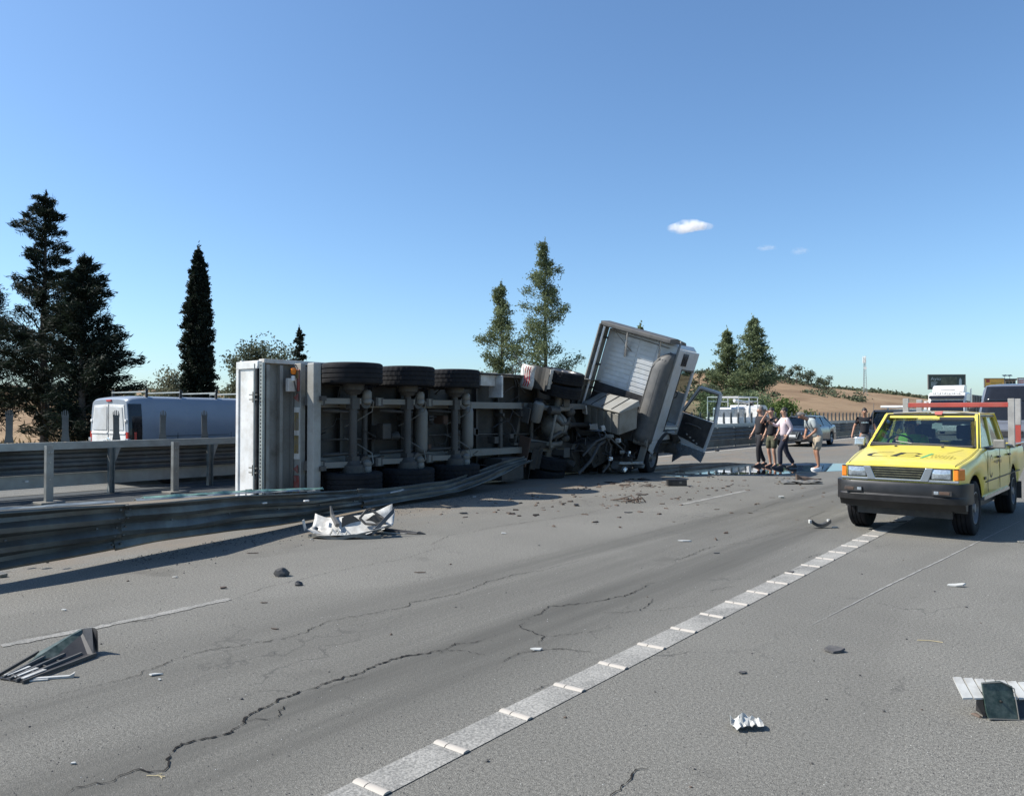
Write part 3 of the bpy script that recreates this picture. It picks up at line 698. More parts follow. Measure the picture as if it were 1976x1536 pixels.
# three small clouds
def cloud(label, px, py, D, w, h, dens, seed):
    p = cw(px, D, EYE + (797 - py) / 1500 * D)
    me = bpy.data.meshes.new('cloud'); import bmesh
    bm = bmesh.new(); bmesh.ops.create_icosphere(bm, subdivisions=4, radius=1)
    for q in bm.verts:
        n = noise.fractal(q.co * 1.3 + Vector((seed, 0, 0)), 1, 2, 4)
        q.co *= 1 + .35 * n
        q.co = Vector((q.co.x * w, q.co.y * w * .6, q.co.z * h * (1.25 - .5 * q.co.x) * (1 if q.co.z > 0 else .55)))
        q.co.z += -.12 * abs(q.co.x) + .10 * q.co.x
    bm.to_mesh(me); bm.free()
    m = bpy.data.materials.new('cloud_vapour'); m.use_nodes = True; t = m.node_tree; t.nodes.clear()
    oo = t.nodes.new('ShaderNodeOutputMaterial'); vv = t.nodes.new('ShaderNodeVolumePrincipled')
    vv.inputs['Color'].default_value = (1, 1, 1, 1); vv.inputs['Anisotropy'].default_value = 0.2
    tc = t.nodes.new('ShaderNodeTexCoord')
    f = noise_tex(t, tc.outputs['Object'], 3.2 / w, 6, .65)
    mr = t.nodes.new('ShaderNodeMapRange'); t.links.new(f, mr.inputs[0]); mr.inputs[1].default_value = .40; mr.inputs[2].default_value = .62
    mr.inputs[3].default_value = 0; mr.inputs[4].default_value = dens
    # thin out towards the rim
    ln = nd(t, 'ShaderNodeVectorMath', operation='LENGTH'); mp = t.nodes.new('ShaderNodeMapping'); mp.inputs['Scale'].default_value = (1 / w, 1.6 / w, 1 / (h * 1.1))
    t.links.new(tc.outputs['Object'], mp.inputs[0]); t.links.new(mp.outputs[0], ln.inputs[0])
    m2 = t.nodes.new('ShaderNodeMapRange'); t.links.new(ln.outputs['Value'], m2.inputs[0]); m2.inputs[1].default_value = .35; m2.inputs[2].default_value = 1.0; m2.inputs[3].default_value = 1; m2.inputs[4].default_value = 0
    mu = nd(t, 'ShaderNodeMath', operation='MULTIPLY'); t.links.new(mr.outputs[0], mu.inputs[0]); t.links.new(m2.outputs[0], mu.inputs[1])
    t.links.new(mu.outputs[0], vv.inputs['Density']); t.links.new(vv.outputs[0], oo.inputs['Volume'])
    me.materials.append(m)
    oc = link('cloud', me, M=Matrix.Translation(p) @ Matrix.Rotation(R(YAW), 4, 'Z'))
    tag(oc, label, 'cloud')
    return oc
cloud('brightest small white cloud alone above the hillside trees', 1332, 437, 1400, 45, 12.5, .16, 1)
cloud('faint flat wisp of cloud, middle one of three', 1481, 478, 1400, 22, 5.5, .035, 5)
cloud('faint slanting wisp of cloud, rightmost of three', 1545, 484, 1400, 20, 7.5, .028, 8)
# ------------------------------------------------------------------ median guardrails
def beam_rows(st, n=19, waves=3, amp=.038, seg=.25, dent=.02, seed=0):
    """st: stations (u, v_bottom, z_bottom, v_top, z_top) -> rows of a corrugated beam swept through them"""
    rows = []; u = st[0][0]
    col = [[(s[0], s[k]) for s in st] for k in range(5)]
    while True:
        q = [pw(col[k], u) for k in range(1, 5)]
        b2 = P(u, q[0], q[1]); t2 = P(u, q[2], q[3]); ax = t2 - b2
        nrm = Vector((ax.z, 0, -ax.x)).normalized()
        if nrm.x < 0: nrm = -nrm
        r = []
        for i in range(n):
            s = i / (n - 1)
            wv = math.cos(2 * math.pi * waves * s)
            d = amp * max(-.75, min(.75, wv * 1.3)) + dent * noise.noise(Vector((u * .9, s * 2.5, seed)))
            r.append(b2.lerp(t2, s) + nrm * d)
        rows.append(r)
        if u >= st[-1][0]: break
        u = min(u + seg, st[-1][0])
    return rows
def straight(u0, u1, v, z0, z1): return [(u0, v, z0, v, z1), (u1, v, z0, v, z1)]

B = thing('guardrail', 'double sided grey median guardrail with slotted anti-glare posts, in front of the white van', 'guardrail', Matrix.Translation(P(0, 16.1)))
def sub(name, mb, mat, par, **k):            # a mesh given in world coordinates, parented without moving
    inv = par.matrix_world.inverted() if par.parent is None else (par.parent.matrix_world @ par.matrix_local).inverted()
    return mb.build(name, mat, par, M=inv, **k)
fin = MB()
pl = [(-.105, 0), (-.085, .10), (-.068, .20), (-.072, .44), (-.085, .50), (-.085, .575), (-.066, .59), (-.062, .52), (-.046, .52), (-.044, .605), (-.022, .61), (-.02, .51), (-.006, .51), (-.004, .62), (.02, .61), (.022, .51), (.04, .51), (.044, .605), (.064, .59), (.066, .50), (.085, .575), (.085, .50), (.072, .44), (.068, .20), (.085, .10), (.105, 0)]
Mf = Matrix(((0, 0, 1, 0), (1, 0, 0, 0), (0, 1, 0, 0), (0, 0, 0, 1)))
pl = [(a * .74, b2) for a, b2 in pl]
fin.prism(pl, -.004, .004, Mf)
for sy in (-.052, .052): fin.box(-.05, -.0045, sy - .004, sy + .004, .02, .5)
for y, z in ((-.03, .45), (.03, .43), (0, .38)): fin.lathe([(0, .0045), (.017, .0045), (.017, .012), (0, .012)], (0, y, z), (1, 0, 0), 8)
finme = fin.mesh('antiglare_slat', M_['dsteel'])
k = 0
uu = 5.67 - .98 * 12
while uu < 150:
    link('antiglare_slat', finme, B, M=Matrix.Translation(Vector((-.08, uu, 1.045))) @ Matrix.Rotation(R(-YAW * .55 + rnd.uniform(-4, 4)), 4, 'Z') @ Matrix.Rotation(R(rnd.uniform(-1.5, 1.5)), 4, 'X'))
    uu += .98
pst = MB()
pst.box(-.05, -.04, -.055, .055, -.05, .9); pst.box(-.04, .04, -.055, -.047, -.05, .9); pst.box(-.04, .04, .047, .055, -.05, .9)
pst.prism([(0.055, .9), (.055, .62), (.16, .9)], -.004, .004, Matrix(((0, 0, 1, .052), (1, 0, 0, 0), (0, 1, 0, 0), (0, 0, 0, 1))))
pme = pst.mesh('post', M_['steel'])
uu = 7.43 - 2.16 * 8
while uu < 150:
    link('post', pme, B, M=Matrix.Translation(Vector((.14, uu, 0))))
    uu += 2.16
u0 = -14
while u0 < 150:
    u1 = u0 + 6.48
    q = MB(); q.box(-16.12 + .0, -15.98, u0 + .004, u1 - .004, .90, .905); q.box(-15.985, -15.98, u0 + .004, u1 - .004, .905, 1.04); q.box(-16.12, -15.985, u0 + .004, u1 - .004, 1.035, 1.04)
    sub('top_rail', q, M_['zinc'], B)
    q = MB(); q.grid(beam_rows(straight(u0 + .002, u1 + .05, 16.2, .43, .93), seg=1.1, dent=0))
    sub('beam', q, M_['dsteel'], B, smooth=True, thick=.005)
    q = MB(); q.box(-16.26, -16.255, u0 + .01, u1 - .01, .17, .42); q.box(-16.255, -16.235, u0 + .01, u1 - .01, .17, .18)
    sub('lower_plate', q, M_['zinc'], B)
    u0 = u1
for px, py, z in ((52, 931, .3), (338, 913, .36)):
    t = (px - 988) / 1500; vv = 16.22; uu = vv * (CY + SY * t) / (SY - CY * t)
    q = MB(); q.box(-vv + .03, -vv + .038, uu - .03, uu + .03, z, z + .03); sub('reflector', q, M_['white'], B)

A = thing('guardrail', 'intact dark grey guardrail with pale top edge running behind the people and the cars', 'guardrail', Matrix.Translation(P(24, 14.45)))
u0 = 24.0
while u0 < 210:
    u1 = u0 + 6.0
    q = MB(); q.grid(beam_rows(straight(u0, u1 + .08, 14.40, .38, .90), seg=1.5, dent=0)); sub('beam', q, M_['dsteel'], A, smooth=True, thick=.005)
    q = MB(); q.box(-14.52, -14.36, u0 + .005, u1 - .005, .93, 1.03); sub('top_rail', q, M_['zinc'], A)
    q = MB(); q.box(-14.50, -14.44, u0 + .01, u1 - .01, .06, .36); sub('lower_plate', q, M_['rail'], A)
    for k in range(3):
        q = MB(); q.box(-14.60, -14.53, u0 + k * 2 + .3, u0 + k * 2 + .42, -.03, .95); sub('post', q, M_['steel'], A)
    u0 = u1
for uu, lab in ((5.9, 'leftmost lone guardrail post left standing behind the torn rail'), (8.25, 'lone guardrail post left standing nearest the overturned trailer')):
    root = thing('guardrail_post', lab, 'post', at(uu, 15.0), 'posts left without a rail')
    q = MB(); q.box(.03, .037, -.06, .06, -.05, 1.02); q.box(-.06, .03, -.06, -.053, -.05, 1.02); q.box(-.06, .03, .053, .06, -.05, 1.02)
    q.build('upright', M_['steel'], root)
    q = MB(); q.box(-.2, .2, -.2, .2, -.02, .03); q.build('base_plate', M_['lgrey'], root, bevel=.01)
    for y, z in ((-.02, .9), (.02, .9), (0, .72), (0, .42)):
        q = MB(); q.lathe([(0, .037), (.014, .037), (.014, .05), (0, .05)], (0, y, z), (1, 0, 0), 8); q.build('bolt', M_['zinc'], root)

st = [(-9, 8.2, .1, 8.2, .67), (2.85, 8.37, .11, 8.37, .67), (4.6, 8.8, .13, 8.45, .62), (5.8, 9.05, .09, 8.9, .55), (7.0, 9.32, .03, 9.22, .47), (9.2, 9.78, .03, 10.15, .27), (11, 9.86, .08, 10.2, .26), (12.2, 10.05, .2, 10.35, .40), (13.4, 10.25, .42, 10.5, .54), (14.0, 10.3, .5, 10.52, .62)]
def cut(a, b2):
    out = [(u,) + tuple(pw([(s[0], s[k]) for s in st], u) for k in range(1, 5)) for u in [a] + [s[0] for s in st if a < s[0] < b2] + [b2]]
    return out
T = thing('guardrail', 'torn thrie-beam guardrail bent onto the road and trapped under the overturned trailer', 'guardrail', Matrix.Translation(P(3, 8.4)))
for i, (a, b2) in enumerate(((-9, -.4), (-.4, 4.1), (4.06, 8.6), (8.55, 14.0))):
    q = MB(); q.grid(beam_rows(cut(a, b2), n=25, amp=.042, seg=.12, dent=.055 if i > 1 else .035, seed=i))
    sub('beam', q, M_['rail'], T, smooth=True, thick=.006)
for a, b2, off in ((2.6, 4.0, .05), (4.2, 7.4, .07)):
    q = MB(); rows = []; uu = a
    while uu < b2:
        s = cut(uu, uu + .01)[0]; w = off * max(.10, .6 + 1.9 * noise.noise(Vector((uu * 2.3, 0, 0))))
        p = P(uu, s[3], s[4] + .012)
        rows.append([p + Vector((.012, 0, .0)), p + Vector((-w * .6, 0, .018 + .02 * noise.noise(Vector((uu * 3, 1, 0))))), p + Vector((-w * 1.5, 0, .0))]); uu += .08
    q.grid(rows); sub('folded_lip', q, M_['zinc'], T, thick=.004)
for px, py in ((33, 1029), (41, 1067), (35, 1035), (43, 1070), (36, 995), (511, 970), (592, 966)):
    D = (8.3 if px < 100 else 10.7); z = EYE - (py - 797) / 1500 * D; p = cw(px, D - .25, z + .03)
    q = MB(); q.box(-.02, .02, -.035, .035, -.01, .01, Matrix.Translation(p)); sub('bolt', q, M_['white'], T, bevel=.004)

for k in range(10):                                                  # splice bolts where two lengths overlap, and single bolts along the beams
    uu = 4.02 + .10 * (k % 2); s_ = cut(uu, uu + .01)[0]; f = .1 + .19 * (k // 2)
    p = P(uu, lerp(s_[1], s_[3], f), lerp(s_[2], s_[4], f)) + Vector((.05, 0, 0))
    q = MB(); q.lathe([(0, -.02), (.013, -.02), (.013, .006), (.008, .010), (0, .010)], p, (1, 0, 0), 8); sub('bolt', q, M_['rail'], T)
for k in range(12):
    uu = -1.0 + .9 * k + .3; s_ = cut(uu, uu + .01)[0]
    p = P(uu, lerp(s_[1], s_[3], .5), lerp(s_[2], s_[4], .5)) + Vector((.045, 0, 0))
    q = MB(); q.lathe([(0, -.02), (.012, -.02), (.012, .006), (0, .010)], p, (1, 0, 0), 8); sub('bolt', q, M_['rail'], T)
q = MB(); rows = []
for k in range(60):                                                  # torn tape lying along the rail
    uu = 4.3 + k * .055; s_ = cut(uu, uu + .01)[0]
    p = P(uu, s_[3] + .05, s_[4] + .02); n_ = noise.noise(Vector((k * .21, 2, 0)))
    rows.append([p + Vector((.05 * n_ + .03, 0, .01)), p + Vector((.05 * n_, 0, .03 + .02 * n_)), p + Vector((-.07 + .05 * n_, 0, .005))])
q.grid(rows); tape = q.build('tape', PM('pale_green_tape', (0.20, 0.33, 0.26), 0.5, 0, 0.5, 7), thick=.003)
tag(tape, 'torn pale green tape lying along the top of the bent guardrail', 'tape')

# ------------------------------------------------------------------ wheels
def tyre_mesh(rad, w, tread=True, n=96):
    q = MB()
    hw = w / 2
    pr = [(rad * .56, -hw * .78), (rad * .62, -hw * .95), (rad * .80, -hw), (rad * .93, -hw * .97), (rad * .985, -hw * .88)]
    gs = 4
    for g_ in range(gs):
        c0 = lerp(-hw * .86, hw * .86, (g_ + .5) / gs); hwid = hw * .86 / gs * .8
        pr += [(rad, c0 - hwid), (rad, c0 + hwid)]
        if g_ < gs - 1: pr += [(rad - .014, c0 + hwid * 1.02), (rad - .014, c0 + hw * .86 / gs * 2 - hwid * 1.02)]
    pr += [(rad * .985, hw * .88), (rad * .93, hw * .97), (rad * .80, hw), (rad * .62, hw * .95), (rad * .56, hw * .78)]
    m = len(pr)
    def md(k, j):
        if not tread or j < 5 or j >= m - 5: return 0
        return -.010 if (k + (1 if (j // 4) % 2 else 0)) % 3 == 0 else 0
    q.lathe(pr, (0, 0, 0), (0, 1, 0), n, mod=md)
    return q
def rim_mesh(rad, w, side=1, dish=.35, nb=8):
    q = MB(); hw = w / 2 * side
    q.lathe([(rad * .60, -hw * .9), (rad * .56, -hw * .5), (rad * .56, hw * .6), (rad * .60, hw * .93), (rad * .565, hw * .95), (rad * .53, hw * .7), (rad * .47, hw * (.7 - dish)), (rad * .30, hw * (.75 - dish)), (rad * .27, hw * (.95 - dish)), (rad * .18, hw * (1.1 - dish)), (rad * .16, hw * (1.25 - dish)), (0, hw * (1.25 - dish))], (0, 0, 0), (0, 1, 0), 28)
    for k in range(nb):
        a = 2 * math.pi * k / nb
        q.lathe([(0, 0), (.018, 0), (.018, .03), (0, .03)], (math.cos(a) * rad * .37, hw * (.74 - dish), math.sin(a) * rad * .37), (0, side, 0), 6)
    return q
def make_wheel(rad, w, side, parent, M, rimmat='rim', tread=True, n=72, cache={}):
    key = (rad, w, side, rimmat, tread)
    if key not in cache:
        cache[key] = (tyre_mesh(rad, w, tread, n).mesh('wheel', M_['tyre'], True), rim_mesh(rad, w, side).mesh('rim', M_[rimmat], True))
    o = link('wheel', cache[key][0], parent, M=M)
    link('rim', cache[key][1], o)
    return o

# ------------------------------------------------------------------ overturned trailer, lying on its left side
TU = 7.8
TM = frame(P(TU, 10.25, 1.25), Vector((0, 1, 0)), Vector((0, 0, -1)), Vector((-1, 0, 0)))
tr = thing('trailer', 'white low-sided trailer overturned on its side, wheels and underframe towards the road', 'trailer', TM)
LEN, W2 = 10.6, 1.235
def part(name, fn, mat, par=tr, **k):
    q = MB(); fn(q); return q.build(name, M_[mat], par, **k)
part('floor', lambda q: q.box(1.0, LEN, -W2 + .03, W2 - .03, 1.27, 1.30), 'chassis')
part('rear_floor', lambda q: q.box(.03, .998, -W2 + .03, W2 - .03, 1.272, 1.302), 'tankgrey')
for i in range(16):
    x = .10 + (i * .27 if i < 4 else .81 + (i - 3) * .78)
    part('crossmember', lambda q: (q.box(x, x + .012, -W2 + .06, W2 - .06, 1.15, 1.268), q.box(x - .025, x + .037, -W2 + .06, W2 - .06, 1.138, 1.149)), 'tankgrey' if x < 1.0 else 'chassis')
for sy in (-1, 1):
    def side(q):
        q.box(.06, LEN, sy * W2 - .018, sy * W2 + .018, 1.31, 1.80)
        for k in range(6): q.box(.5 + k * 1.75, .57 + k * 1.75, sy * W2 + sy * .02 - .012, sy * W2 + sy * .02 + .012, 1.28, 1.82)
        q.box(.03, LEN, sy * W2 - .03, sy * W2 + .03, 1.805, 1.86)
    part('side_wall', side, 'dwhite')
    part('side_rail', lambda q: q.box(.03, LEN, sy * W2 - .035, sy * W2 + .035, 1.14, 1.30), 'dwhite', bevel=.008)
def skirt(q):
    q.box(5.1, LEN, -W2 - .01, -W2 + .01, .78, 1.12)
    for k in range(9): q.box(5.3 + k * .55, 5.34 + k * .55, -W2 - .03, -W2 - .01, .78, 1.12)
part('side_skirt', skirt, 'lgrey')
def rear(q):
    q.box(-.02, .04, -W2 + .07, W2 - .07, 1.34, 1.78)
part('tail_board', rear, 'white', bevel=.006)
def rframe(q):
    for sy in (-1, 1): q.box(-.045, .05, sy * (W2 - .065) - .065, sy * (W2 - .065) + .065, 1.22, 1.86)
    q.box(-.045, .05, -W2 + .132, W2 - .132, 1.782, 1.86)
part('rear_frame', rframe, 'white', bevel=.008)
part('sill_strip', lambda q: q.box(-.05, .03, -W2 + .132, W2 - .132, 1.225, 1.335), 'black', bevel=.006)
for y in (-.62, .62):
    part('hinge', lambda q: (q.box(-.075, -.048, y - .05, y - .03, 1.2, 1.42), q.box(-.075, -.048, y + .03, y + .05, 1.2, 1.42), q.tube([(-.07, y - .09, 1.30), (-.07, y + .09, 1.30)], .018, 8)), 'lgrey')
part('lock_bar', lambda q: q.tube([(-.075, -W2 + .05, 1.262), (-.075, W2 - .05, 1.262)], .012, 8), 'zinc')
def lacing(q):
    q.box(-.03, .015, -W2 + .03, W2 - .03, 1.10, 1.13)
    for k in range(40): q.box(-.03, .015, -W2 + .04 + k * .061, -W2 + .07 + k * .061, 1.131, 1.165)
    q.box(-.03, .015, -W2 + .03, W2 - .03, 1.166, 1.19)
part('lacing_rail', lacing, 'zinc')
part('door_handle', lambda q: q.tube([(-.022, W2 - .28, 1.40), (-.075, W2 - .28, 1.40), (-.075, W2 - .28, 1.49), (-.075, W2 - .12, 1.49), (-.075, W2 - .12, 1.40), (-.022, W2 - .12, 1.40)], .011, 6), 'chassis')
# frame rails of the chassis
for sy in (-1, 1):
    def rail(q):
        y = sy * .52
        q.box(.72, LEN - .2, y - .006, y + .006, .84, 1.12); q.box(.72, LEN - .2, y - .07, y + .07, .82, .838); q.box(.72, LEN - .2, y - .07, y + .07, 1.121, 1.136)
    part('frame_rail', rail, 'lgrey')
for x in (.8, 2.1, 3.45, 4.9, 6.2, 7.4, 8.8):
    part('frame_tie', lambda q: q.tube([(x, -.51, .95), (x, .51, .95)], .055, 10), 'dusty', smooth=True)
part('floor_plate', lambda q: q.box(.75, 1.0, -.5, .5, .85, 1.1), 'chassis')
# lamp board, underrun bar
part('lamp_board', lambda q: q.box(.60, .70, -W2 + .02, W2 - .02, .90, 1.08), 'tankgrey', bevel=.008)
part('underrun_bar', lambda q: q.box(.58, .74, -W2 + .03, W2 - .03, - .0 + .52, .70), 'tankgrey', bevel=.015)
for sy in (-.6, .6): part('bar_bracket', lambda q: q.box(.70, .80, sy - .04, sy + .04, .45, 1.1), 'dusty')
for sy in (-1, 1):
    lb = part('tail_lamp', lambda q: q.box(.575, .598, sy * .92 - .19, sy * .92 + .19, .92, 1.06), 'fadedred', bevel=.01)
    part('indicator', lambda q: q.box(.565, .574, sy * 1.02 - .07, sy * 1.02 + .07, .93, 1.05), 'plate', lb)
    part('reflector', lambda q: q.prism([(-.075, 0), (.075, 0), (0, .13)], .566, .574, Matrix(((0, 0, 1, 0), (1, 0, 0, sy * .62), (0, 1, 0, .93), (0, 0, 0, 1)))), 'fadedred', lb)
mk = part('marker_board', lambda q: q.box(.585, .598, -.45, .45, .915, 1.065), 'dwhite')
for k in range(4): part('marker_band', lambda q: q.box(.578, .584, -.36 + (k // 2) * .40, -.05 + (k // 2) * .40, .93 + .065 * (k % 2), .985 + .065 * (k % 2)), 'plate', mk)
part('hanging_lamp', lambda q: q.lathe([(0, 0), (.045, .01), (.05, .08), (.03, .11), (0, .115)], (.52, -1.13, 1.0), (0, 1, 0), 14), 'amber', smooth=True)
part('hanging_lamp', lambda q: q.lathe([(0, 0), (.035, .01), (.04, .09), (0, .1)], (.50, -1.0, .98), (0, 1, 0), 12), 'white', smooth=True)
part('cable', lambda q: q.tube([(.62, -1.2, 1.05), (.54, -1.16, 1.02), (.52, -.9, .98), (.56, -.7, .96), (.6, -.62, 1.0)], .012, 6), 'black')
part('number_box', lambda q: q.box(.40, .58, -.95, -.72, .98, 1.06), 'dwhite', bevel=.01)
# axles
for i in range(3):
    x = 1.43 + 1.35 * i
    ax = part('axle', lambda q: (q.tube([(x, -.95, .50), (x, .95, .50)], .072, 16), q.box(x - .085, x + .085, -.62, -.42, .42, .60), q.box(x - .085, x + .085, .42, .62, .42, .60)), 'dusty', smooth=True)
    for sy in (-1, 1):
        part('brake_drum', lambda q: q.lathe([(0, -.16), (.12, -.16), (.15, -.10), (.19, -.08), (.205, .05), (.205, .09), (0, .09)], (x, sy * (.84 if sy < 0 else .66), .50), (0, sy, 0), 24), 'chassis', ax, smooth=True)
        part('brake_chamber', lambda q: q.lathe([(0, -.02), (.05, 0), (.085, .03), (.085, .10), (.078, .11), (.085, .12), (.085, .22), (.06, .26), (0, .27)], (x + .24, sy * .50, .40), (0, sy, 0), 16), 'lgrey', ax, smooth=True)
        part('trailing_arm', lambda q: (q.hexa([(x - .62, sy * .56 - .05, .62), (x + .12, sy * .56 - .05, .42), (x + .12, sy * .56 + .05, .42), (x - .62, sy * .56 + .05, .62), (x - .62, sy * .56 - .05, .74), (x + .12, sy * .56 - .05, .56), (x + .12, sy * .56 + .05, .56), (x - .62, sy * .56 + .05, .74)]), q.lathe([(0, -.07), (.09, -.07), (.09, .07), (0, .07)], (x - .62, sy * .56, .68), (0, 1, 0), 14)), 'lgrey', ax)
        part('hanger_bracket', lambda q: q.hexa([(x - .72, sy * .56 - .08, .60), (x - .52, sy * .56 - .08, .60), (x - .52, sy * .56 + .08, .60), (x - .72, sy * .56 + .08, .60), (x - .80, sy * .56 - .08, .84), (x - .44, sy * .56 - .08, .84), (x - .44, sy * .56 + .08, .84), (x - .80, sy * .56 + .08, .84)]), 'dusty', ax)
        part('air_bag', lambda q: q.lathe([(0, 0), (.13, 0), (.15, .03), (.155, .10), (.14, .13), (.155, .16), (.15, .25), (.10, .27), (0, .27)], (x + .34, sy * .56, .54), (0, 0, 1), 20), 'black', ax, smooth=True)
        part('shock_absorber', lambda q: (q.tube([(x + .10, sy * .36, .46), (x - .34, sy * .40, .86)], .028, 10), q.tube([(x - .16, sy * .385, .69), (x - .36, sy * .40, .88)], .04, 10)), 'dusty', ax, smooth=True)
        part('brake_hose', lambda q: q.tube([(x + .24, sy * .66, .40), (x + .34, sy * .55, .34), (x + .36, sy * .38, .40), (x + .22, sy * .22, .62), (x + .1, sy * .1, .85)], .012, 6), 'lgrey', ax)
        wy = sy * (1.045 if sy < 0 else .885)
        Mw = Matrix.Translation((x, wy, .52)) @ Matrix.Rotation(R(rnd.uniform(0, 90)), 4, 'Y')
        w = make_wheel(.535, .385, sy, tr, Mw, tread=(i != 0), n=96)
        part('mudguard', lambda q: q.grid([[(x + math.cos(a) * .60, wy + k * .2, .52 + math.sin(a) * .60) for k in (-1, 1)] for a in [R(35 + 11 * j) for j in range(11)]]), 'black', thick=.006)
for x, y in ((3.38, 0), (4.78, -.02)):
    part('air_tank', lambda q: q.lathe([(0, -.46), (.07, -.455), (.115, -.42), (.13, -.36), (.13, .36), (.115, .42), (.07, .455), (0, .46)], (x, y, .72), (0, 1, 0), 20), 'lgrey', smooth=True)
for sy in (-1, 1):
    part('landing_leg', lambda q: (q.box(8.0, 8.16, sy * .62 - .07, sy * .62 + .07, .40, 1.12), q.box(7.95, 8.21, sy * .62 - .12, sy * .62 + .12, .36, .39)), 'dusty', bevel=.01)
part('leg_brace', lambda q: q.tube([(8.08, -.6, .7), (8.08, .6, .7)], .03, 8), 'dusty')
(lambda *a, **k: None)('pallet_rack', lambda q: [q.box(5.3 + k * .36, 5.35 + k * .36, -.95, .95, .70, .78) for k in range(5)] + [q.box(5.3, 6.8, yy - .03, yy + .03, .785, .835) for yy in (-.9, .9)], 'chassis')
part('side_box', lambda q: q.box(5.7, 6.5, .66, 1.16, .50, 1.05), 'chassis', bevel=.02)
part('bracket', lambda q: (q.box(5.45, 5.95, -1.2, -.96, .9, .95), q.box(5.96, 6.02, -1.2, -.7, .72, 1.1)), 'dwhite', bevel=.008)
part('pipe_run', lambda q: q.tube([(.9, .12, .93), (2.2, .14, .98), (4.4, .1, .96), (7.5, .16, .97)], .018, 6), 'black')
part('brake_valve', lambda q: (q.cbox((2.45, 0, .8), (.22, .3, .2)), q.lathe([(0, -.1), (.08, -.1), (.08, .12), (0, .12)], (2.7, .1, .8), (1, 0, 0), 12)), 'chassis', bevel=.02)
part('front_bulkhead', lambda q: (q.box(LEN + .002, LEN + .04, -W2, W2, 1.25, 2.25)), 'dwhite')

rw = random.Random(12)
for k in range(22):                                                  # slack air lines and wiring under the trailer
    x = rw.uniform(.9, 7.5); y = rw.uniform(-.9, .9); pts = []
    for j in range(6): pts.append((x, y, rw.uniform(.62, 1.0))); x += rw.gauss(.10, .14); y += rw.gauss(0, .16)
    part('air_line', lambda q: q.tube(pts, rw.uniform(.007, .014), 5), rw.choice(['black', 'chassis', 'dusty', 'black']), smooth=True)
for k in range(16):
    x = rw.uniform(1.0, 7.2); y = rw.uniform(-.45, .45)
    part('bracket', lambda q: q.box(x, x + rw.uniform(.05, .16), y, y + rw.uniform(.05, .2), .80, rw.uniform(.9, 1.1)), rw.choice(['chassis', 'dusty', 'rust']), bevel=.006)
# ------------------------------------------------------------------ the tractor unit: rear half on its side, cab torn round and leaning right
a14 = R(14)
RM = frame(P(15.8, 10.95, 1.3) - (P(0, math.cos(a14), math.sin(a14)) - P(0, 0, 0)) * .5, Vector((0, 1, 0)), P(0, .242, -.970), P(0, .970, .242))
tk = thing('truck', 'wrecked white lorry tractor, chassis on its side and cab leaning right with its door open', 'truck', RM)
rk = lambda name, fn, mat, **k: part(name, fn, mat, tk, **k)
for sy in (-1, 1):
    for off, nm in ((.89, 0), (1.22 - .0, 1)):
        Mw = Matrix.Translation((0, sy * (off if nm == 0 else 1.225), .5)) @ Matrix.Rotation(R(rnd.uniform(0, 90)), 4, 'Y')
        make_wheel(.505, .30, sy if nm else -sy, tk, Mw, n=96)
rk('rear_axle', lambda q: (q.tube([(0, -1.0, .5), (0, -.45, .5)], .10, 14), q.tube([(0, 1.0, .5), (0, .45, .5)], .10, 14),
    q.lathe([(0, -.36), (.14, -.34), (.27, -.24), (.32, -.08), (.32, .10), (.26, .24), (.12, .34), (0, .36)], (0.02, 0, .50), (1, 0, 0), 24), q.lathe([(.34, -.03), (.34, .03), (.30, .03), (.30, -.03), (.34, -.03)], (0.02, 0, .50), (1, 0, 0), 24)), 'lgrey', smooth=True)
rk('pinion_housing', lambda q: q.lathe([(0, .2), (.2, .24), (.14, .5), (.13, .62), (0, .63)], (0, 0, .5), (1, 0, 0), 18), 'grime', smooth=True)
rk('prop_shaft', lambda q: q.tube([(.6, 0, .5), (2.2, .05, .62)], .06, 12), 'chassis', smooth=True)
for sy in (-1, 1):
    rk('leaf_arm', lambda q: q.tube([(-.75, sy * .42, .62), (-.2, sy * .45, .36), (.2, sy * .45, .36), (.85, sy * .42, .66)], .065, 8), 'lgrey', smooth=True)
    rk('air_bag', lambda q: q.lathe([(0, 0), (.14, 0), (.16, .06), (.14, .12), (.16, .18), (.12, .26), (0, .26)], (-.45, sy * .46, .62), (0, 0, 1), 18), 'black', smooth=True)
    rk('torque_rod', lambda q: q.tube([(.35, sy * .2, .33), (.15, sy * .12, .22), (-.1, sy * .1, .2), (-.4, sy * .3, .30)], .05, 8), 'dusty', smooth=True)
    rk('brake_chamber', lambda q: q.lathe([(0, -.02), (.06, 0), (.10, .03), (.10, .12), (.09, .13), (.10, .14), (.10, .25), (0, .27)], (.38, sy * .34, .42), (1, 0, .2), 16), 'dusty', smooth=True)
rk('stabiliser_bar', lambda q: q.tube([(.65, -.5, .55), (-.28, -.48, .28), (-.40, -.3, .24), (-.40, .35, .24), (-.30, .5, .28), (.6, .52, .55)], .035, 8), 'lgrey', smooth=True)
rk('silencer', lambda q: q.lathe([(0, -.25), (.10, -.25), (.135, -.21), (.135, .19), (.11, .24), (0, .25)], (-.88, -.34, .45), (0, 1, .05), 20), 'lgrey', smooth=True)
rk('tail_pipe', lambda q: q.tube([(-.55, -.42, .34), (-.30, -.42, .24)], .10, 14), 'dusty', smooth=True)
rk('tow_bracket', lambda q: (q.box(-1.12, -1.08, -.42, -.05, .48, .75), q.box(-1.16, -1.07, -.5, .5, .72, .90)), 'dusty', bevel=.02)
def flap(y0, y1, bend):
    def fn(q): q.grid([[(-.72 - .04 * math.sin(k * .9) + bend * (k / 6) ** 2, lerp(y0, y1, j / 4), .98 - k * .085) for j in range(5)] for k in range(8)])
    return fn
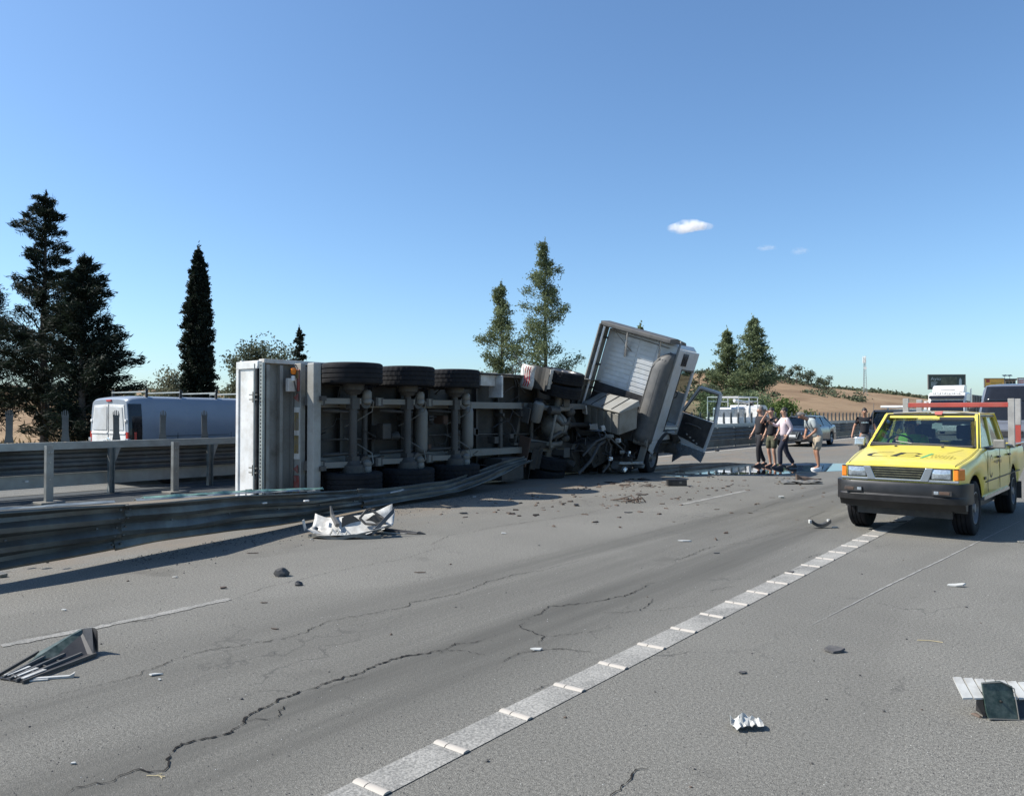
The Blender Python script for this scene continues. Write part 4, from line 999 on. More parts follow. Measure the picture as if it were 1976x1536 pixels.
for y0, y1, nm in ((-1.40, -.86, 1), (.86, 1.40, 0)):
    fl = rk('mud_flap', flap(y0, y1, -.05), 'dusty', thick=.012)
# pale tail boards standing up behind the upper wheel, one with red stripes
for i, (x, z0, z1, y0, y1) in enumerate(((-1.06, .60, 1.00, -1.40, -.84), (-.62, .50, .76, -1.38, -.90))):
    tb = rk('tail_board', lambda q: q.grid([[(x - .05 * math.sin(math.pi * j / 6), lerp(y0, y1, k / 5), lerp(z0, z1, j / 6) + .02 * math.sin(k * 1.3 + i)) for j in range(7)] for k in range(6)]), 'dwhite', thick=.02, smooth=True)
    if i == 0:
        for k in range(3):
            j = 1.2 + k * .85
            part('red_stripe', lambda q: q.grid([[(x - .065 - .05 * math.sin(math.pi * (j + d) / 6), lerp(y0 + .02, y1 - .06, m_ / 5), lerp(z0, z1, (j + d) / 6) + .02 * math.sin(m_ * 1.3)) for d in (-.16, .16)] for m_ in range(6)]), 'redplast', tb, thick=.004)
    else:
        part('side_flange', lambda q: q.box(x, x + .16, y0, y1, z0 - .02, z0), 'dwhite', tb)
rk('rear_mudguard', lambda q: [q.grid([[(-.95 + .05 * j, .52 + .5 * k / 5, .30 + .05 * math.sin(j * 1.5)) for k in range(6)] for j in range(8)])], 'chassis', thick=.012)
rk('number_board', lambda q: q.box(-1.14, -1.10, .25, .95, .30, .62), 'rust', bevel=.01)

# cab frame
CA = R(17.5)
CM = Matrix.Translation(P(18.2, 10.45, 1.5)) @ Matrix.Rotation(R(7), 4, 'Z') @ frame(Vector((0, 0, 0)), Vector((0, 1, 0)), P(0, math.cos(CA), math.sin(CA)), P(0, -math.sin(CA), math.cos(CA)))
inv = RM.inverted()
CL = inv @ CM                                # cab axes inside the truck's own axes
def ck(name, fn, mat, par=None, **k):
    q = MB(); fn(q)
    return q.build(name, M_[mat], par or tk, M=CL if par is None else None, **k)
CWD, CHT, CLN = 1.01, 2.2, 2.0
dW = 1.15 - CWD
def shell(q):
    q.box(0, .05, -CWD, CWD, .0, CHT)                                   # rear wall
    q.box(.05, CLN, CWD - .05, CWD, .0, CHT)                            # left wall
    q.box(.05, CLN, -CWD, CWD - .052, .0, .06)                          # floor
    q.hexa([(.05, -CWD + .02, CHT - .05), (CLN - .25, -CWD + .06, CHT - .05), (CLN - .25, CWD - .06, CHT - .05), (.05, CWD - .06, CHT - .05), (.05, -CWD + .08, CHT + .05), (CLN - .4, -CWD + .14, CHT + .07), (CLN - .4, CWD - .14, CHT + .07), (.05, CWD - .1, CHT + .05)])
    q.box(.05, .72, -CWD, -CWD + .05, -.35, CHT - .06)                  # right side behind the door
    q.box(.722, 1.80, -CWD, -CWD + .05, 1.62, CHT - .06)
    q.box(1.72, 1.86, -CWD, -CWD + .06, .0, 1.62)
    q.box(.722, 1.72, -CWD, -CWD + .05, -.35, -.12)
    q.box(CLN - .06, CLN, -CWD + .05, CWD - .05, .06, .95)              # dash panel
    q.box(CLN - .12, CLN - .03, -CWD + .05, CWD - .05, CHT - .35, CHT - .06)
ck('cab', shell, 'cabwhite', bevel=.02)
ck('wind_screen', lambda q: q.box(CLN - .04, CLN - .03, -CWD + .08, CWD - .08, .96, CHT - .36), 'dglass')
for k in range(11):
    z = .76 + k * .125
    ck('panel_rib', lambda q: (q.box(-.014, -.001, .06, CWD - .16, z, z + .098), q.box(-.014, -.001, -.46, .0, z, z + .098)), 'cabwhite', bevel=.006)
ck('lower_band', lambda q: q.box(-.03, -.002, -CWD + .1, CWD - .02, .0, .72), 'black', bevel=.01)
ck('lower_pipe', lambda q: q.tube([(-.08, CWD - .1, .46), (-.08, .2, .44), (-.08, -.7, .42)], .02, 8), 'grey')
ck('lower_shield', lambda q: q.hexa([(-.25, -.8, -.5), (.3, -.8, -.5), (.3, .85, -.45), (-.25, .85, -.45), (-.03, -.85, .02), (.3, -.85, .02), (.3, CWD - .1, .02), (-.03, CWD - .1, .02)]), 'grime', bevel=.03)
def fair(q):                                  # left air deflector standing back from the cab
    q.grid([[(lerp(0.0, -.48, j / 4), CWD + .02 + .07 * (j / 4), lerp(-.1, 2.25, k / 6)) for j in range(5)] for k in range(7)])
ck('side_deflector', fair, 'lgrey', thick=.03)
ck('deflector_post', lambda q: q.tube([(-.40, CWD - .03, -.05), (-.40, CWD - .03, 2.2)], .032, 10), 'white', smooth=True)
for z in (.5, 1.15, 1.9): ck('deflector_bracket', lambda q: q.box(-.42, -.0, CWD - .04, CWD + .02, z, z + .05), 'black')
sp = ck('roof_spoiler', lambda q: q.loft([[(x, yy, z) for x, z in ((-.42, 2.21), (.15, 2.25), (.9, 2.25), (.8, 2.33), (.1, 2.38), (-.42, 2.33))] for yy in (-CWD + .12, -CWD + .3, 0, CWD - .3, CWD + .1)]), 'grey', bevel=.03)
for y in (.35, -.60):
    ck('spoiler_strut', lambda q: (q.tube([(-.36, y, 2.32), (-.05, y, 1.72)], .022, 8), q.tube([(-.20, y, 2.0), (-.03, y, 1.58)], .034, 8)), 'chrome', smooth=True)
ck('spoiler_rod', lambda q: (q.tube([(-.35, .9, 2.3), (-.04, .2, 1.75)], .012, 6), q.tube([(-.1, .9, 2.15), (-.06, -.8, 2.1)], .012, 6)), 'lgrey')
# the broad dark flexible flap on the right rear corner
def snork(q):
    rows = []
    cs = [(.0, -.62 + dW), (-.18, -.67 + dW), (-.26, -.78 + dW), (-.29, -.92 + dW), (-.27, -1.06 + dW), (-.17, -1.16 + dW), (.0, -1.17 + dW)]
    for k in range(15):
        s = k / 14; z = -.42 + 2.42 * s
        tp = 0.0 if s < .82 else ((s - .82) / .18) ** 2
        rows.append([(x * (1 - .35 * tp), lerp(y, -1.14 + dW, tp * .75), z - .02 * noise.noise(Vector((y * 4, z * 2, 0)))) for x, y in cs])
    q.grid(rows)
ck('air_intake_flap', snork, 'grey', smooth=True, thick=.02)
for dy in (.0, .13, .26):
    ck('flap_rib', lambda q: q.tube([(-.292 + dy * .3, -.93 + dW + dy, -.4), (-.292 + dy * .3, -.93 + dW + dy, 1.5), (-.26, -1.0 + dW + dy * .6, 1.8)], .010, 6), 'grey')
ck('roof_rail', lambda q: q.tube([(-.12, -CWD - .03, 1.2), (-.05, -CWD - .03, 2.15), (.1, -CWD + .02, 2.34)], .03, 8), 'lgrey', smooth=True)
ck('bellows', lambda q: q.lathe([(.10 + (.022 if k % 2 else 0), k * .022) for k in range(18)] + [(0, .4)], (-.16, -.62, -.42), (.0, -1, .06), 16), 'lgrey', smooth=True)
ck('bracket_plate', lambda q: q.box(-.12, -.02, -.98, -.82, -.95, -.48), 'lgrey', bevel=.01)
ck('rear_side_window', lambda q: q.box(.52, .95, -CWD - .012, -CWD - .002, 1.72, 2.06), 'gloss', bevel=.02)
ck('door_seal', lambda q: (q.box(.72, .76, -CWD - .008, -CWD + .06, -.1, 1.60), q.box(.72, 1.74, -CWD - .008, -CWD + .06, 1.60, 1.64)), 'black')
ck('left_window', lambda q: q.box(.85, 1.65, CWD + .001, CWD + .006, .9, 1.55), 'green')
ck('driver_seat', lambda q: (q.box(.55, 1.05, -.85, -.35, .06, .55), q.box(.42, .58, -.85, -.35, .56, 1.25)), 'seat', bevel=.05)
ck('steering_wheel', lambda q: q.lathe([(.21 + .018 * math.cos(a), .018 * math.sin(a)) for a in [k * .785 for k in range(9)]], (1.55, -.6, .85), (-.6, 0, .8), 24), 'black', smooth=True)
ck('side_skirt', lambda q: q.hexa([(.05, -CWD, -.62), (.42, -CWD, -.75), (.42, -CWD + .05, -.75), (.05, -CWD + .05, -.62), (.05, -CWD, -.352), (.72, -CWD, -.352), (.72, -CWD + .05, -.352), (.05, -CWD + .05, -.352)]), 'cabwhite', bevel=.03)
ck('step_well', lambda q: (q.box(.75, 1.85, -CWD + .05, -.75, -.75, -.13), q.box(.8, 1.8, -CWD - .02, -CWD + .05, -.46, -.40)), 'grime', bevel=.02)
ck('front_mudguard', lambda q: q.grid([[(1.0 + math.cos(a) * .62, -.72 - k * .38, -.75 + math.sin(a) * .62) for k in (0, 1)] for a in [R(10 + 16 * j) for j in range(11)]]), 'black', thick=.02)
# the open door, swung square to the cab
DM = Matrix.Translation((1.80, -CWD - .02, -.36)) @ Matrix.Rotation(R(-9), 4, 'Z')
def door(q):
    fr = [(0, 0), (.0, .85), (.30, 1.62), (.92, 1.62), (1.02, .80), (.98, .0)]
    # outer frame bars around the window and a solid lower panel
    q.prism([(0, -.02), (0, .82), (1.02, .82), (.98, -.02)], -.03, .03, Dm)
    for (ax_, az_), (bx_, bz_) in zip(fr[1:4], fr[2:5]):
        q.tube([(0.0, -ax_, az_), (0.0, -bx_, bz_)], .055, 6)
Dm = Matrix(((0, 0, 1, 0), (-1, 0, 0, 0), (0, 1, 0, 0), (0, 0, 0, 1)))
dq = MB(); door(dq); dr_ = dq.build('door', M_['cabwhite'], tk, M=CL @ DM, bevel=.012)
part('door_trim', lambda q: q.prism([(.05, .16), (.06, .80), (.96, .80), (.92, .06)], -.06, -.032, Dm), 'black', dr_, bevel=.015)
part('door_pane', lambda q: q.prism([(.03, .84), (.31, 1.58), (.90, 1.58), (.99, .84)], -.006, .006, Dm), 'glass', dr_)
part('window_seal', lambda q: q.tube([(-.034, -.04, .85), (-.034, -.32, 1.56), (-.034, -.88, 1.56), (-.034, -.97, .85), (-.034, -.04, .85)], .016, 6), 'black', dr_)
part('door_skirt', lambda q: q.prism([(.0, -.03), (.99, -.03), (.95, -.34), (.62, -.24), (.35, -.36), (.12, -.62)], -.02, .02, Dm), 'silver', dr_, bevel=.008)
part('door_switch', lambda q: [q.cbox((-.07, -.35 - .12 * k, .28 - .05 * k), (.03, .05, .04)) for k in range(1)], 'chrome', dr_)
for k in range(3): part('door_switch', lambda q: q.cbox((-.07, -.47 - .12 * k, .23 - .05 * k), (.03, .05, .04)), 'chrome', dr_)
part('door_handle', lambda q: q.tube([(-.06, -.2, .55), (-.1, -.3, .58), (-.1, -.6, .58), (-.06, -.7, .55)], .018, 8), 'grey', dr_)

# ribbed hydraulic tank between the axles
def tp(px, u, z): 
    t = (px - 988) / 1500; return inv @ P(u, u * (SY - CY * t) / (CY + SY * t), z)
o0 = P(17.55, 11.18, 1.84)
TB = inv @ (Matrix.Translation(o0) @ frame(Vector((0, 0, 0)), P(0, -math.cos(R(28)), -math.sin(R(28))), Vector((0, math.cos(R(9)), math.sin(R(9)))), Vector((0, 0, 1))))
bq = MB(); bq.hexa([(-.12, 0, -.62), (1.30, 0, -.62), (1.30, .62, -.62), (-.12, .62, -.62), (0, 0, 0), (1.42, 0, 0), (1.42, .62, 0), (0, .62, 0)])
bx = bq.build('tank', M_['tankgrey'], tk, M=TB, bevel=.02)
for k in range(5): part('tank_rib', lambda q: q.hexa([(-.02 + k * .29, -.03, -.6), (.17 + k * .28, -.03, -.6), (.17 + k * .28, -.001, -.6), (-.02 + k * .29, -.001, -.6), (.10 + k * .29, -.03, -.04), (.27 + k * .28, -.03, -.04), (.27 + k * .28, -.001, -.04), (.10 + k * .29, -.001, -.04)]), 'tankgrey', bx, bevel=.01)
part('tank_lid', lambda q: q.hexa([(-.04, -.04, .003), (1.46, -.04, .003), (1.46, .66, .003), (-.04, .66, .003), (-.03, -.03, .04), (1.45, -.03, .04), (1.45, .65, .16), (-.03, .65, .16)]), 'tankgrey', bx, bevel=.01)
for k in range(3): part('lid_bead', lambda q: q.hexa([(.3 + k * .4, 0, .042), (.325 + k * .4, 0, .042), (.325 + k * .4, .64, .162), (.3 + k * .4, .64, .162), (.3 + k * .4, 0, .06), (.325 + k * .4, 0, .06), (.325 + k * .4, .64, .18), (.3 + k * .4, .64, .18)]), 'dusty', bx)
part('grip', lambda q: q.box(-.02, .16, -.08, -.03, -.25, .0), 'white', bx, bevel=.01)
# twisted frame, engine, front axle, hoses: everything that shows between the halves
wp = lambda u, v, z: inv @ P(u, v, z)
def wk(name, pts, r, mat, n=8, **k):
    q = MB(); q.tube([wp(*p) for p in pts], r, n); return q.build(name, M_[mat], tk, smooth=True, **k)
wk('frame_beam', [(14.8, 10.95, 1.75), (16.4, 11.0, 1.70), (17.4, 11.3, 1.1), (18.8, 10.6, .95), (20.2, 10.4, .95)], .10, 'chassis', 4)
wk('frame_beam', [(14.8, 11.0, .85), (16.4, 11.0, .80), (17.5, 11.4, .62), (18.8, 11.2, .75), (20.2, 11.3, .8)], .10, 'chassis', 4)
def chunk(name, u, v, z, d, mat, rz=0, rx=0, seed=0, parent=tk):
    import bmesh
    bm = bmesh.new(); bmesh.ops.create_cube(bm, size=1); bmesh.ops.subdivide_edges(bm, edges=bm.edges[:], cuts=3, use_grid_fill=True)
    for q in bm.verts:
        n = noise.noise_vector(q.co * 2.6 + Vector((seed * 7.1, 0, 0)))
        q.co += n * .13
        q.co = Vector((q.co.x * d[0], q.co.y * d[1], q.co.z * d[2]))
    me = bpy.data.meshes.new(name); bm.to_mesh(me); bm.free(); me.materials.append(M_[mat])
    return link(name, me, parent, M=inv @ Matrix.Translation(P(u, v, z)) @ Matrix.Rotation(R(rz), 4, 'Z') @ Matrix.Rotation(R(rx), 4, 'X'), bevel=.012)
chunk('engine', 18.9, 11.1, .75, (1.3, 1.5, .9), 'grime', 8, 10, 1)
chunk('gearbox', 17.5, 10.9, .62, (.6, 1.0, .62), 'grime', 0, 15, 2)
chunk('crushed_tank', 16.9, 11.5, .35, (1.0, .9, .55), 'grime', 12, 0, 3)
chunk('front_crossmember', 19.9, 10.6, .75, (1.9, .5, .5), 'grime', 8, 0, 4)
chunk('battery_box', 18.0, 10.3, .30, (.5, .5, .35), 'black', 30, 10, 5)
chunk('sump', 18.2, 11.3, .22, (.8, .7, .4), 'black', 10, 0, 6)
rr_ = random.Random(3)
for k in range(26):
    p = [16.6 + rr_.random() * 2.4, 10.2 + rr_.random() * .7, .15 + rr_.random() * 1.0]; pts = []
    for j in range(6):
        pts.append(tuple(p)); p = [p[0] + rr_.gauss(.10, .16), p[1] + rr_.gauss(0, .12), max(.04, p[2] + rr_.gauss(-.03, .17))]
    wk('hose', pts, rr_.uniform(.012, .03), rr_.choice(['black', 'grime', 'black', 'chassis', 'black']), 6)
wk('fuel_hose', [(16.1, 10.3, .55), (16.4, 10.1, .9), (16.8, 10.05, 1.0), (17.1, 10.1, .75), (17.0, 10.1, .3), (16.7, 10.1, .12)], .030, 'chassis')
wk('fuel_hose', [(15.9, 10.3, .12), (16.3, 10.2, .42), (16.7, 10.2, .8), (17.0, 10.1, .95), (17.4, 10.3, 1.0)], .04, 'chassis')
for (u, v, z), (dx, dy, dz), mt in (((17.9, 9.95, .30), (.62, .05, .05), 'bone'), ((18.15, 9.9, .22), (.4, .12, .05), 'lgrey'), ((17.6, 10.0, .15), (.12, .1, .12), 'chrome'), ((17.3, 10.0, .9), (.12, .1, .1), 'bone'), ((16.95, 10.05, 1.02), (.2, .1, .08), 'lgrey'), ((16.6, 10.3, 1.25), (.2, .1, .15), 'lgrey'), ((16.8, 10.15, 1.22), (.16, .1, .12), 'bone'), ((17.0, 10.05, .45), (.1, .1, .1), 'chrome'), ((17.4, 9.95, .6), (.12, .08, .08), 'lgrey'), ((17.75, 9.95, .55), (.1, .06, .14), 'chrome')):
    chunk('broken_bracket', u, v, z, (dx, dy, dz), mt, rr_.uniform(-50, 50), rr_.uniform(-40, 40), rr_.random() * 20)
FA = inv @ (Matrix.Translation(P(18.85, 9.98, .43)) @ Matrix.Rotation(R(4), 4, 'Z') @ Matrix.Rotation(R(90 + 4), 4, 'Z') @ Matrix.Rotation(R(6), 4, 'X'))
make_wheel(.47, .29, -1, tk, FA, n=96)
FB = inv @ (Matrix.Translation(P(18.9, 12.0, .46)) @ Matrix.Rotation(R(94), 4, 'Z'))
make_wheel(.47, .29, 1, tk, FB, n=96)
wk('front_axle', [(18.85, 10.0, .42), (18.87, 11.0, .38), (18.9, 12.0, .44)], .07, 'chassis')
# ------------------------------------------------------------------ vehicles: x forward (front bumper at x = 0), y left, z up
def vehicle_shell(S):
    """body skin lofted through stations; wheel arches come from the lower edge"""
    if 'gh' in S:
        S.setdefault('pits', []).append((S['gh'][0] + .06, S['gh'][3] - .06, .5)); S['st'] = S.get('st', []) + [S['gh'][0] + .059, S['gh'][0] + .061, S['gh'][3] - .061, S['gh'][3] - .059]
    L = S['L']; xs_ = sorted(set([round(q, 3) for q in S.get('st', [])] + [round(i * L / 46, 3) for i in range(47)] +
        [round(c + r * math.cos(a * math.pi / 14), 3) for c, r in S['arch'] for a in range(15) if 0.02 < c + r * math.cos(a * math.pi / 14) < L - .02]))
    rows = []
    for x in xs_:
        zb = pw(S['zb'], x)
        for c, r in S['arch']:
            d = abs(x - c)
            if d <= r: zb = max(zb, S['R'] + math.sqrt(max(0, r * r - d * d)))
        zt = pw(S['zt'], x); hw = pw(S['hw'], x); cr = S.get('crown', .02)
        bed = next((z_ for x0_, x1_, z_ in S.get('pits', []) if x0_ <= x <= x1_), None)
        half = []
        for s, k in S['side']:
            half.append((hw * k, lerp(zb, zt, s)))
        sh = S.get('sh', .06)
        half.append((hw * S['side'][-1][1] - sh * .35, zt - .004 + 0 * cr))
        if bed: half += [(hw - .09, zt - .004), (hw - .095, bed), (0, bed)]
        else: half += [(hw * .80 - sh * .5, zt + cr * .45), (hw * .42, zt + cr * .9), (0, zt + cr)]
        full = [(-x, y, z) for y, z in half] + [(-x, -y, z) for y, z in half[-2::-1]]
        rows.append(full)
    q = MB(); q.grid(rows)
    for r, rev in ((rows[0], False), (rows[-1], True)):
        q.add(r, [tuple(range(len(r)))[::-1 if rev else 1]])
    return q
def greenhouse(S, root, gl, paint):
    """pillars, roof and panes; S['gh'] = base front, top front, top rear, base rear (distances behind the front), belt z, roof z, widths"""
    a0, a1, b1, b0, zb, zr, wb, wt = S['gh']
    zb0 = S.get('cowl', zb)
    bot = {1: [(-a0, wb, zb0), (-b0, wb, zb)], -1: [(-a0, -wb, zb0), (-b0, -wb, zb)]}
    q = MB()
    rt = []
    for i in range(9):
        s = i / 8; x = -lerp(a1, b1, s); ed = .035 * math.sin(math.pi * s)
        rt.append([(x, wt * k, zr + ed * .5 + .03 * (1 - k * k) - (.03 if abs(k) == 1 else 0)) for k in (-1, -.9, -.5, 0, .5, .9, 1)])
    q.grid(rt)
    q.grid([[(p[0], p[1], p[2] - .045) for p in r] for r in rt])
    q.build('roof', paint, root, smooth=True)
    pil = S.get('pillars', [.5])
    for sy in (-1, 1):
        def col(x0, z0, x1, z1, w):
            q = MB()
            q.hexa([(-x0 - w, sy * wb - .03, z0), (-x0 + w, sy * wb - .03, z0), (-x0 + w, sy * wb + .012, z0), (-x0 - w, sy * wb + .012, z0), (-x1 - w, sy * wt - .03, z1), (-x1 + w, sy * wt - .03, z1), (-x1 + w, sy * wt + .012, z1), (-x1 - w, sy * wt + .012, z1)])
            q.build('pillar', paint, root, bevel=.008)
        col(a0, zb0 - .02, a1, zr, .045); col(b0, zb - .02, b1, zr, .06)
        xs2 = [(a0, a1)]
        for s in pil:
            xb_ = lerp(a0, b0, s); xt_ = lerp(a1, b1, s) if S.get('pilstraight') is None else xb_ * .35 + lerp(a1, b1, s) * .65
            col(xb_, zb - .02, xt_, zr, .035); xs2.append((xb_, xt_))
        xs2.append((b0, b1))
        q = MB(); q.hexa([(-a1, sy * wt - .03, zr - .05), (-b1, sy * wt - .03, zr - .05), (-b1, sy * wt + .012, zr - .05), (-a1, sy * wt + .012, zr - .05), (-a1, sy * wt - .03, zr + .004), (-b1, sy * wt - .03, zr + .004), (-b1, sy * wt + .008, zr + .004), (-a1, sy * wt + .008, zr + .004)])
        q.build('roof_rail', paint, root, bevel=.01)
        for (p0, p1), (q0, q1) in zip(xs2, xs2[1:]):
            y0, y1 = sy * (wb - .012), sy * (wt - .012)
            m2 = MB(); m2.hexa([(-p0, y0 - .003, zb), (-q0, y0 - .003, zb), (-q0, y0 + .003, zb), (-p0, y0 + .003, zb), (-p1, y1 - .003, zr - .03), (-q1, y1 - .003, zr - .03), (-q1, y1 + .003, zr - .03), (-p1, y1 + .003, zr - .03)])
            m2.build('side_window', gl, root)
    wg = MB(); wg.grid([[(-lerp(a0, a1, i / 6) + .03 * math.sin(math.pi * k / 8), lerp(-1, 1, k / 8) * lerp(wb, wt, i / 6) * .97, lerp(zb0 - .01, zr - .045, i / 6)) for k in range(9)] for i in range(7)])
    wg.build('wind_screen', S.get('screen', gl), root, smooth=True, thick=.006)
    hd = MB(); hd.hexa([(-a1 + .055, -wt - .008, zr - .06), (-a1 + .055, wt + .008, zr - .06), (-a1 - .05, wt + .008, zr - .06), (-a1 - .05, -wt - .008, zr - .06), (-a1 + .005, -wt - .0, zr + .012), (-a1 + .005, wt + .0, zr + .012), (-a1 - .05, wt + .0, zr + .014), (-a1 - .05, -wt - .0, zr + .014)])
    hd.build('header', paint, root, bevel=.012)
    rg = MB(); rg.grid([[(-lerp(b0, b1, i / 4) - .02 * math.sin(math.pi * k / 8), lerp(-1, 1, k / 8) * lerp(wb, wt, i / 4) * .95, lerp(zb, zr - .02, i / 4)) for k in range(9)] for i in range(5)])
    rg.build('rear_window', gl, root, smooth=True, thick=.006)
SIDE = [(0, .955), (.12, .985), (.4, 1.0), (.7, .992), (.9, .968), (.97, .945)]
def cab_inside(root, S, seats, mat='seat'):
    a0, a1, b1, b0, zb, zr, wb, wt = S['gh']
    pt = lambda n, fn, m, **k: part(n, fn, m, root, **k)
    pt('dash_board', lambda q: q.box(-a0 - .42, -a0 - .02, -wb + .06, wb - .06, zb - .30, zb - .02), 'dash', bevel=.04)
    pt('cabin_floor', lambda q: q.box(-b0, -a0, -wb + .03, wb - .03, .42, .46), 'dash')
    for x in seats:
        for y in (-.36, .36):
            pt('seat', lambda q: (q.box(-x - .45, -x + .08, y - .24, y + .24, .62, .78), q.hexa([(-x - .50, y - .24, .74), (-x - .36, y - .24, .74), (-x - .36, y + .24, .74), (-x - .50, y + .24, .74), (-x - .66, y - .20, zr - .40), (-x - .56, y - .20, zr - .40), (-x - .56, y + .20, zr - .40), (-x - .66, y + .20, zr - .40)]), q.box(-x - .68, -x - .58, y - .13, y + .13, zr - .38, zr - .17)), mat, bevel=.03)
def car(S, name, label, cat, u, v, rz, paint, gl, group=None, seats=(1.9,), z=0):
    root = thing(name, label, cat, at(u, v, z, rz), group)
    pt = lambda n, fn, m, par=None, **k: part(n, fn, m, par or root, **k)
    vehicle_shell(S).build('body', paint, root, smooth=True)
    if 'gh' in S:
        greenhouse(S, root, gl, paint); cab_inside(root, S, seats)
    L = S['L']
    def under(q):
        q.box(-L + .25, -.25, -.58, .58, S.get('uz', .24), S.get('uz', .24) + .25)
        for c, r in S['arch']:
            q.box(-c - r, -c + r, -.50, .50, .30, S['R'] + r - .03)
    pt('under_body', under, 'black')
    for c, r in S['arch']:
        for sy in (-1, 1):
            pt('wheel_arch_liner', lambda q: q.grid([[(-c + math.cos(a) * (r - .004), sy * yy, S['R'] + math.sin(a) * (r - .004)) for yy in (.48, pw(S['hw'], c) * .95)] for a in [R(-5 + 190 * j / 14) for j in range(15)]]), 'black')
            make_wheel(S['R'], S.get('tw', .21), sy, root, Matrix.Translation((-c, sy * (pw(S['hw'], c) - S.get('tw', .21) / 2 - .02), S['R'])) @ Matrix.Rotation(R(rnd.uniform(0, 90)), 4, 'Y'), S.get('rim', 'rim'), False, 48)
    return root, pt

# ---- the yellow pickup
PK = dict(L=4.85, R=.355, tw=.235, arch=[(.72, .435), (3.72, .435)], zb=[(0, .62), (.2, .55), (.3, .46), (4.3, .46), (4.85, .60)],
          zt=[(.05, .885), (.12, .925), (.3, .955), (.75, 1.025), (1.2, 1.105), (1.32, 1.125), (3.2, 1.10), (4.85, 1.07)],
          hw=[(0, .70), (.06, .715), (.3, .745), (.75, .788), (1.3, .80), (4.0, .80), (4.85, .785)], side=SIDE, crown=.035,
          pits=[(3.36, 4.80, .66)], st=[.02, .05, .08, .12, .2, 3.34, 3.361, 4.799, 4.82],
          gh=(1.24, 1.86, 3.06, 3.27, 1.10, 1.585, .70, .60), cowl=1.12, pillars=[.52], pilstraight=1, rim='rim', screen=M_['screen'])
pk, pp = car(PK, 'pickup_truck', 'yellow double cab pickup with a red rack bar, facing the viewer on the shoulder', 'pickup truck', 11.1, 2.24, -90, M_['yellow'], M_['glass'], seats=(1.75, 2.55))
pk.matrix_world = at(11.12, 2.25, 0, -90 - 2.7)
# front: grille opening, lamps, chrome strip, bumper
XF = .004
pp('grille_surround', lambda q: (q.prism([(-.42, .895), (-.33, .895), (-.27, .745), (.27, .745), (.33, .895), (.42, .895), (.36, .72), (-.36, .72)], 0, .05, Matrix(((0, 0, 1, -.02), (1, 0, 0, 0), (0, 1, 0, 0), (0, 0, 0, 1)))),
    q.box(-.02, .025, .36, .705, .715, .748), q.box(-.02, .025, -.705, -.36, .715, .748)), 'silver', bevel=.008)
gr = pp('grille', lambda q: q.prism([(-.325, .893), (-.265, .75), (.265, .75), (.325, .893)], -.01, .006, Matrix(((0, 0, 1, 0), (1, 0, 0, 0), (0, 1, 0, 0), (0, 0, 0, 1)))), 'black')
for k in range(4):
    z = .772 + k * .031; w = lerp(.27, .318, k / 3)
    part('slat', lambda q: q.box(.007, .026, -w, w, z, z + .014), 'olive', gr, bevel=.003)
for sy in (-1, 1):
    hl = pp('headlight', lambda q: q.box(-.03, .012, sy * .505 - .128, sy * .505 + .128, .752, .893), 'black', bevel=.01)
    part('lamp_lens', lambda q: q.grid([[(.014 + .02 * math.sin(math.pi * i / 6) * math.sin(math.pi * k / 6) ** .5, sy * .505 + lerp(-.108, .108, k / 6), lerp(.765, .882, i / 6)) for k in range(7)] for i in range(7)]), 'lens', hl, smooth=True)
    pp('indicator', lambda q: q.hexa([(-.16, sy * .722 - .012, .752), (.010, sy * .640, .752), (.012, sy * .700, .752), (-.15, sy * .748, .752), (-.16, sy * .722 - .012, .893), (.004, sy * .640, .893), (.006, sy * .700, .893), (-.15, sy * .748, .893)]), 'amber', bevel=.012)
def bumper(q):
    rows = []
    for y, x in ((-.815, -.30), (-.805, -.18), (-.775, -.04), (-.70, .045), (-.52, .085), (0, .11), (.52, .085), (.70, .045), (.775, -.04), (.805, -.18), (.815, -.30)):
        ins = .16 if abs(y) < .76 else 0
        yi = y * .90 if abs(y) > .76 else y
        rows.append([(x, y, .45), (x + .01 * (abs(y) < .76), y, .53), (x - .006, y, .545), (x, y, .66), (x - .02 * (abs(y) < .76), y, .705), (x - (.14 if abs(y) < .76 else 0), yi, .705), (x - (.14 if abs(y) < .76 else 0), yi, .45)])
    q.loft(rows)
    q.loft([[(x, y, .36), (x + .05, y, .455), (x - .12, y, .455), (x - .10, y, .36)] for y, x in ((-.76, -.12), (-.6, -.02), (0, .02), (.6, -.02), (.76, -.12))])
bp = pp('bumper', bumper, 'bumper', bevel=.012, smooth=True)
for sy in (-1, 1):
    part('fog_lamp', lambda q: q.box(.07, .103, sy * .53 - .11, sy * .53 + .11, .565, .625), 'black', bp)
    part('fog_lens', lambda q: q.box(.080, .108, sy * .57 - .07, sy * .57 + .05, .575, .615), 'rust', bp, bevel=.006)
    part('fog_glass', lambda q: q.box(.080, .107, sy * .46 - .02, sy * .46 + .035, .575, .615), 'lens', bp, bevel=.006)
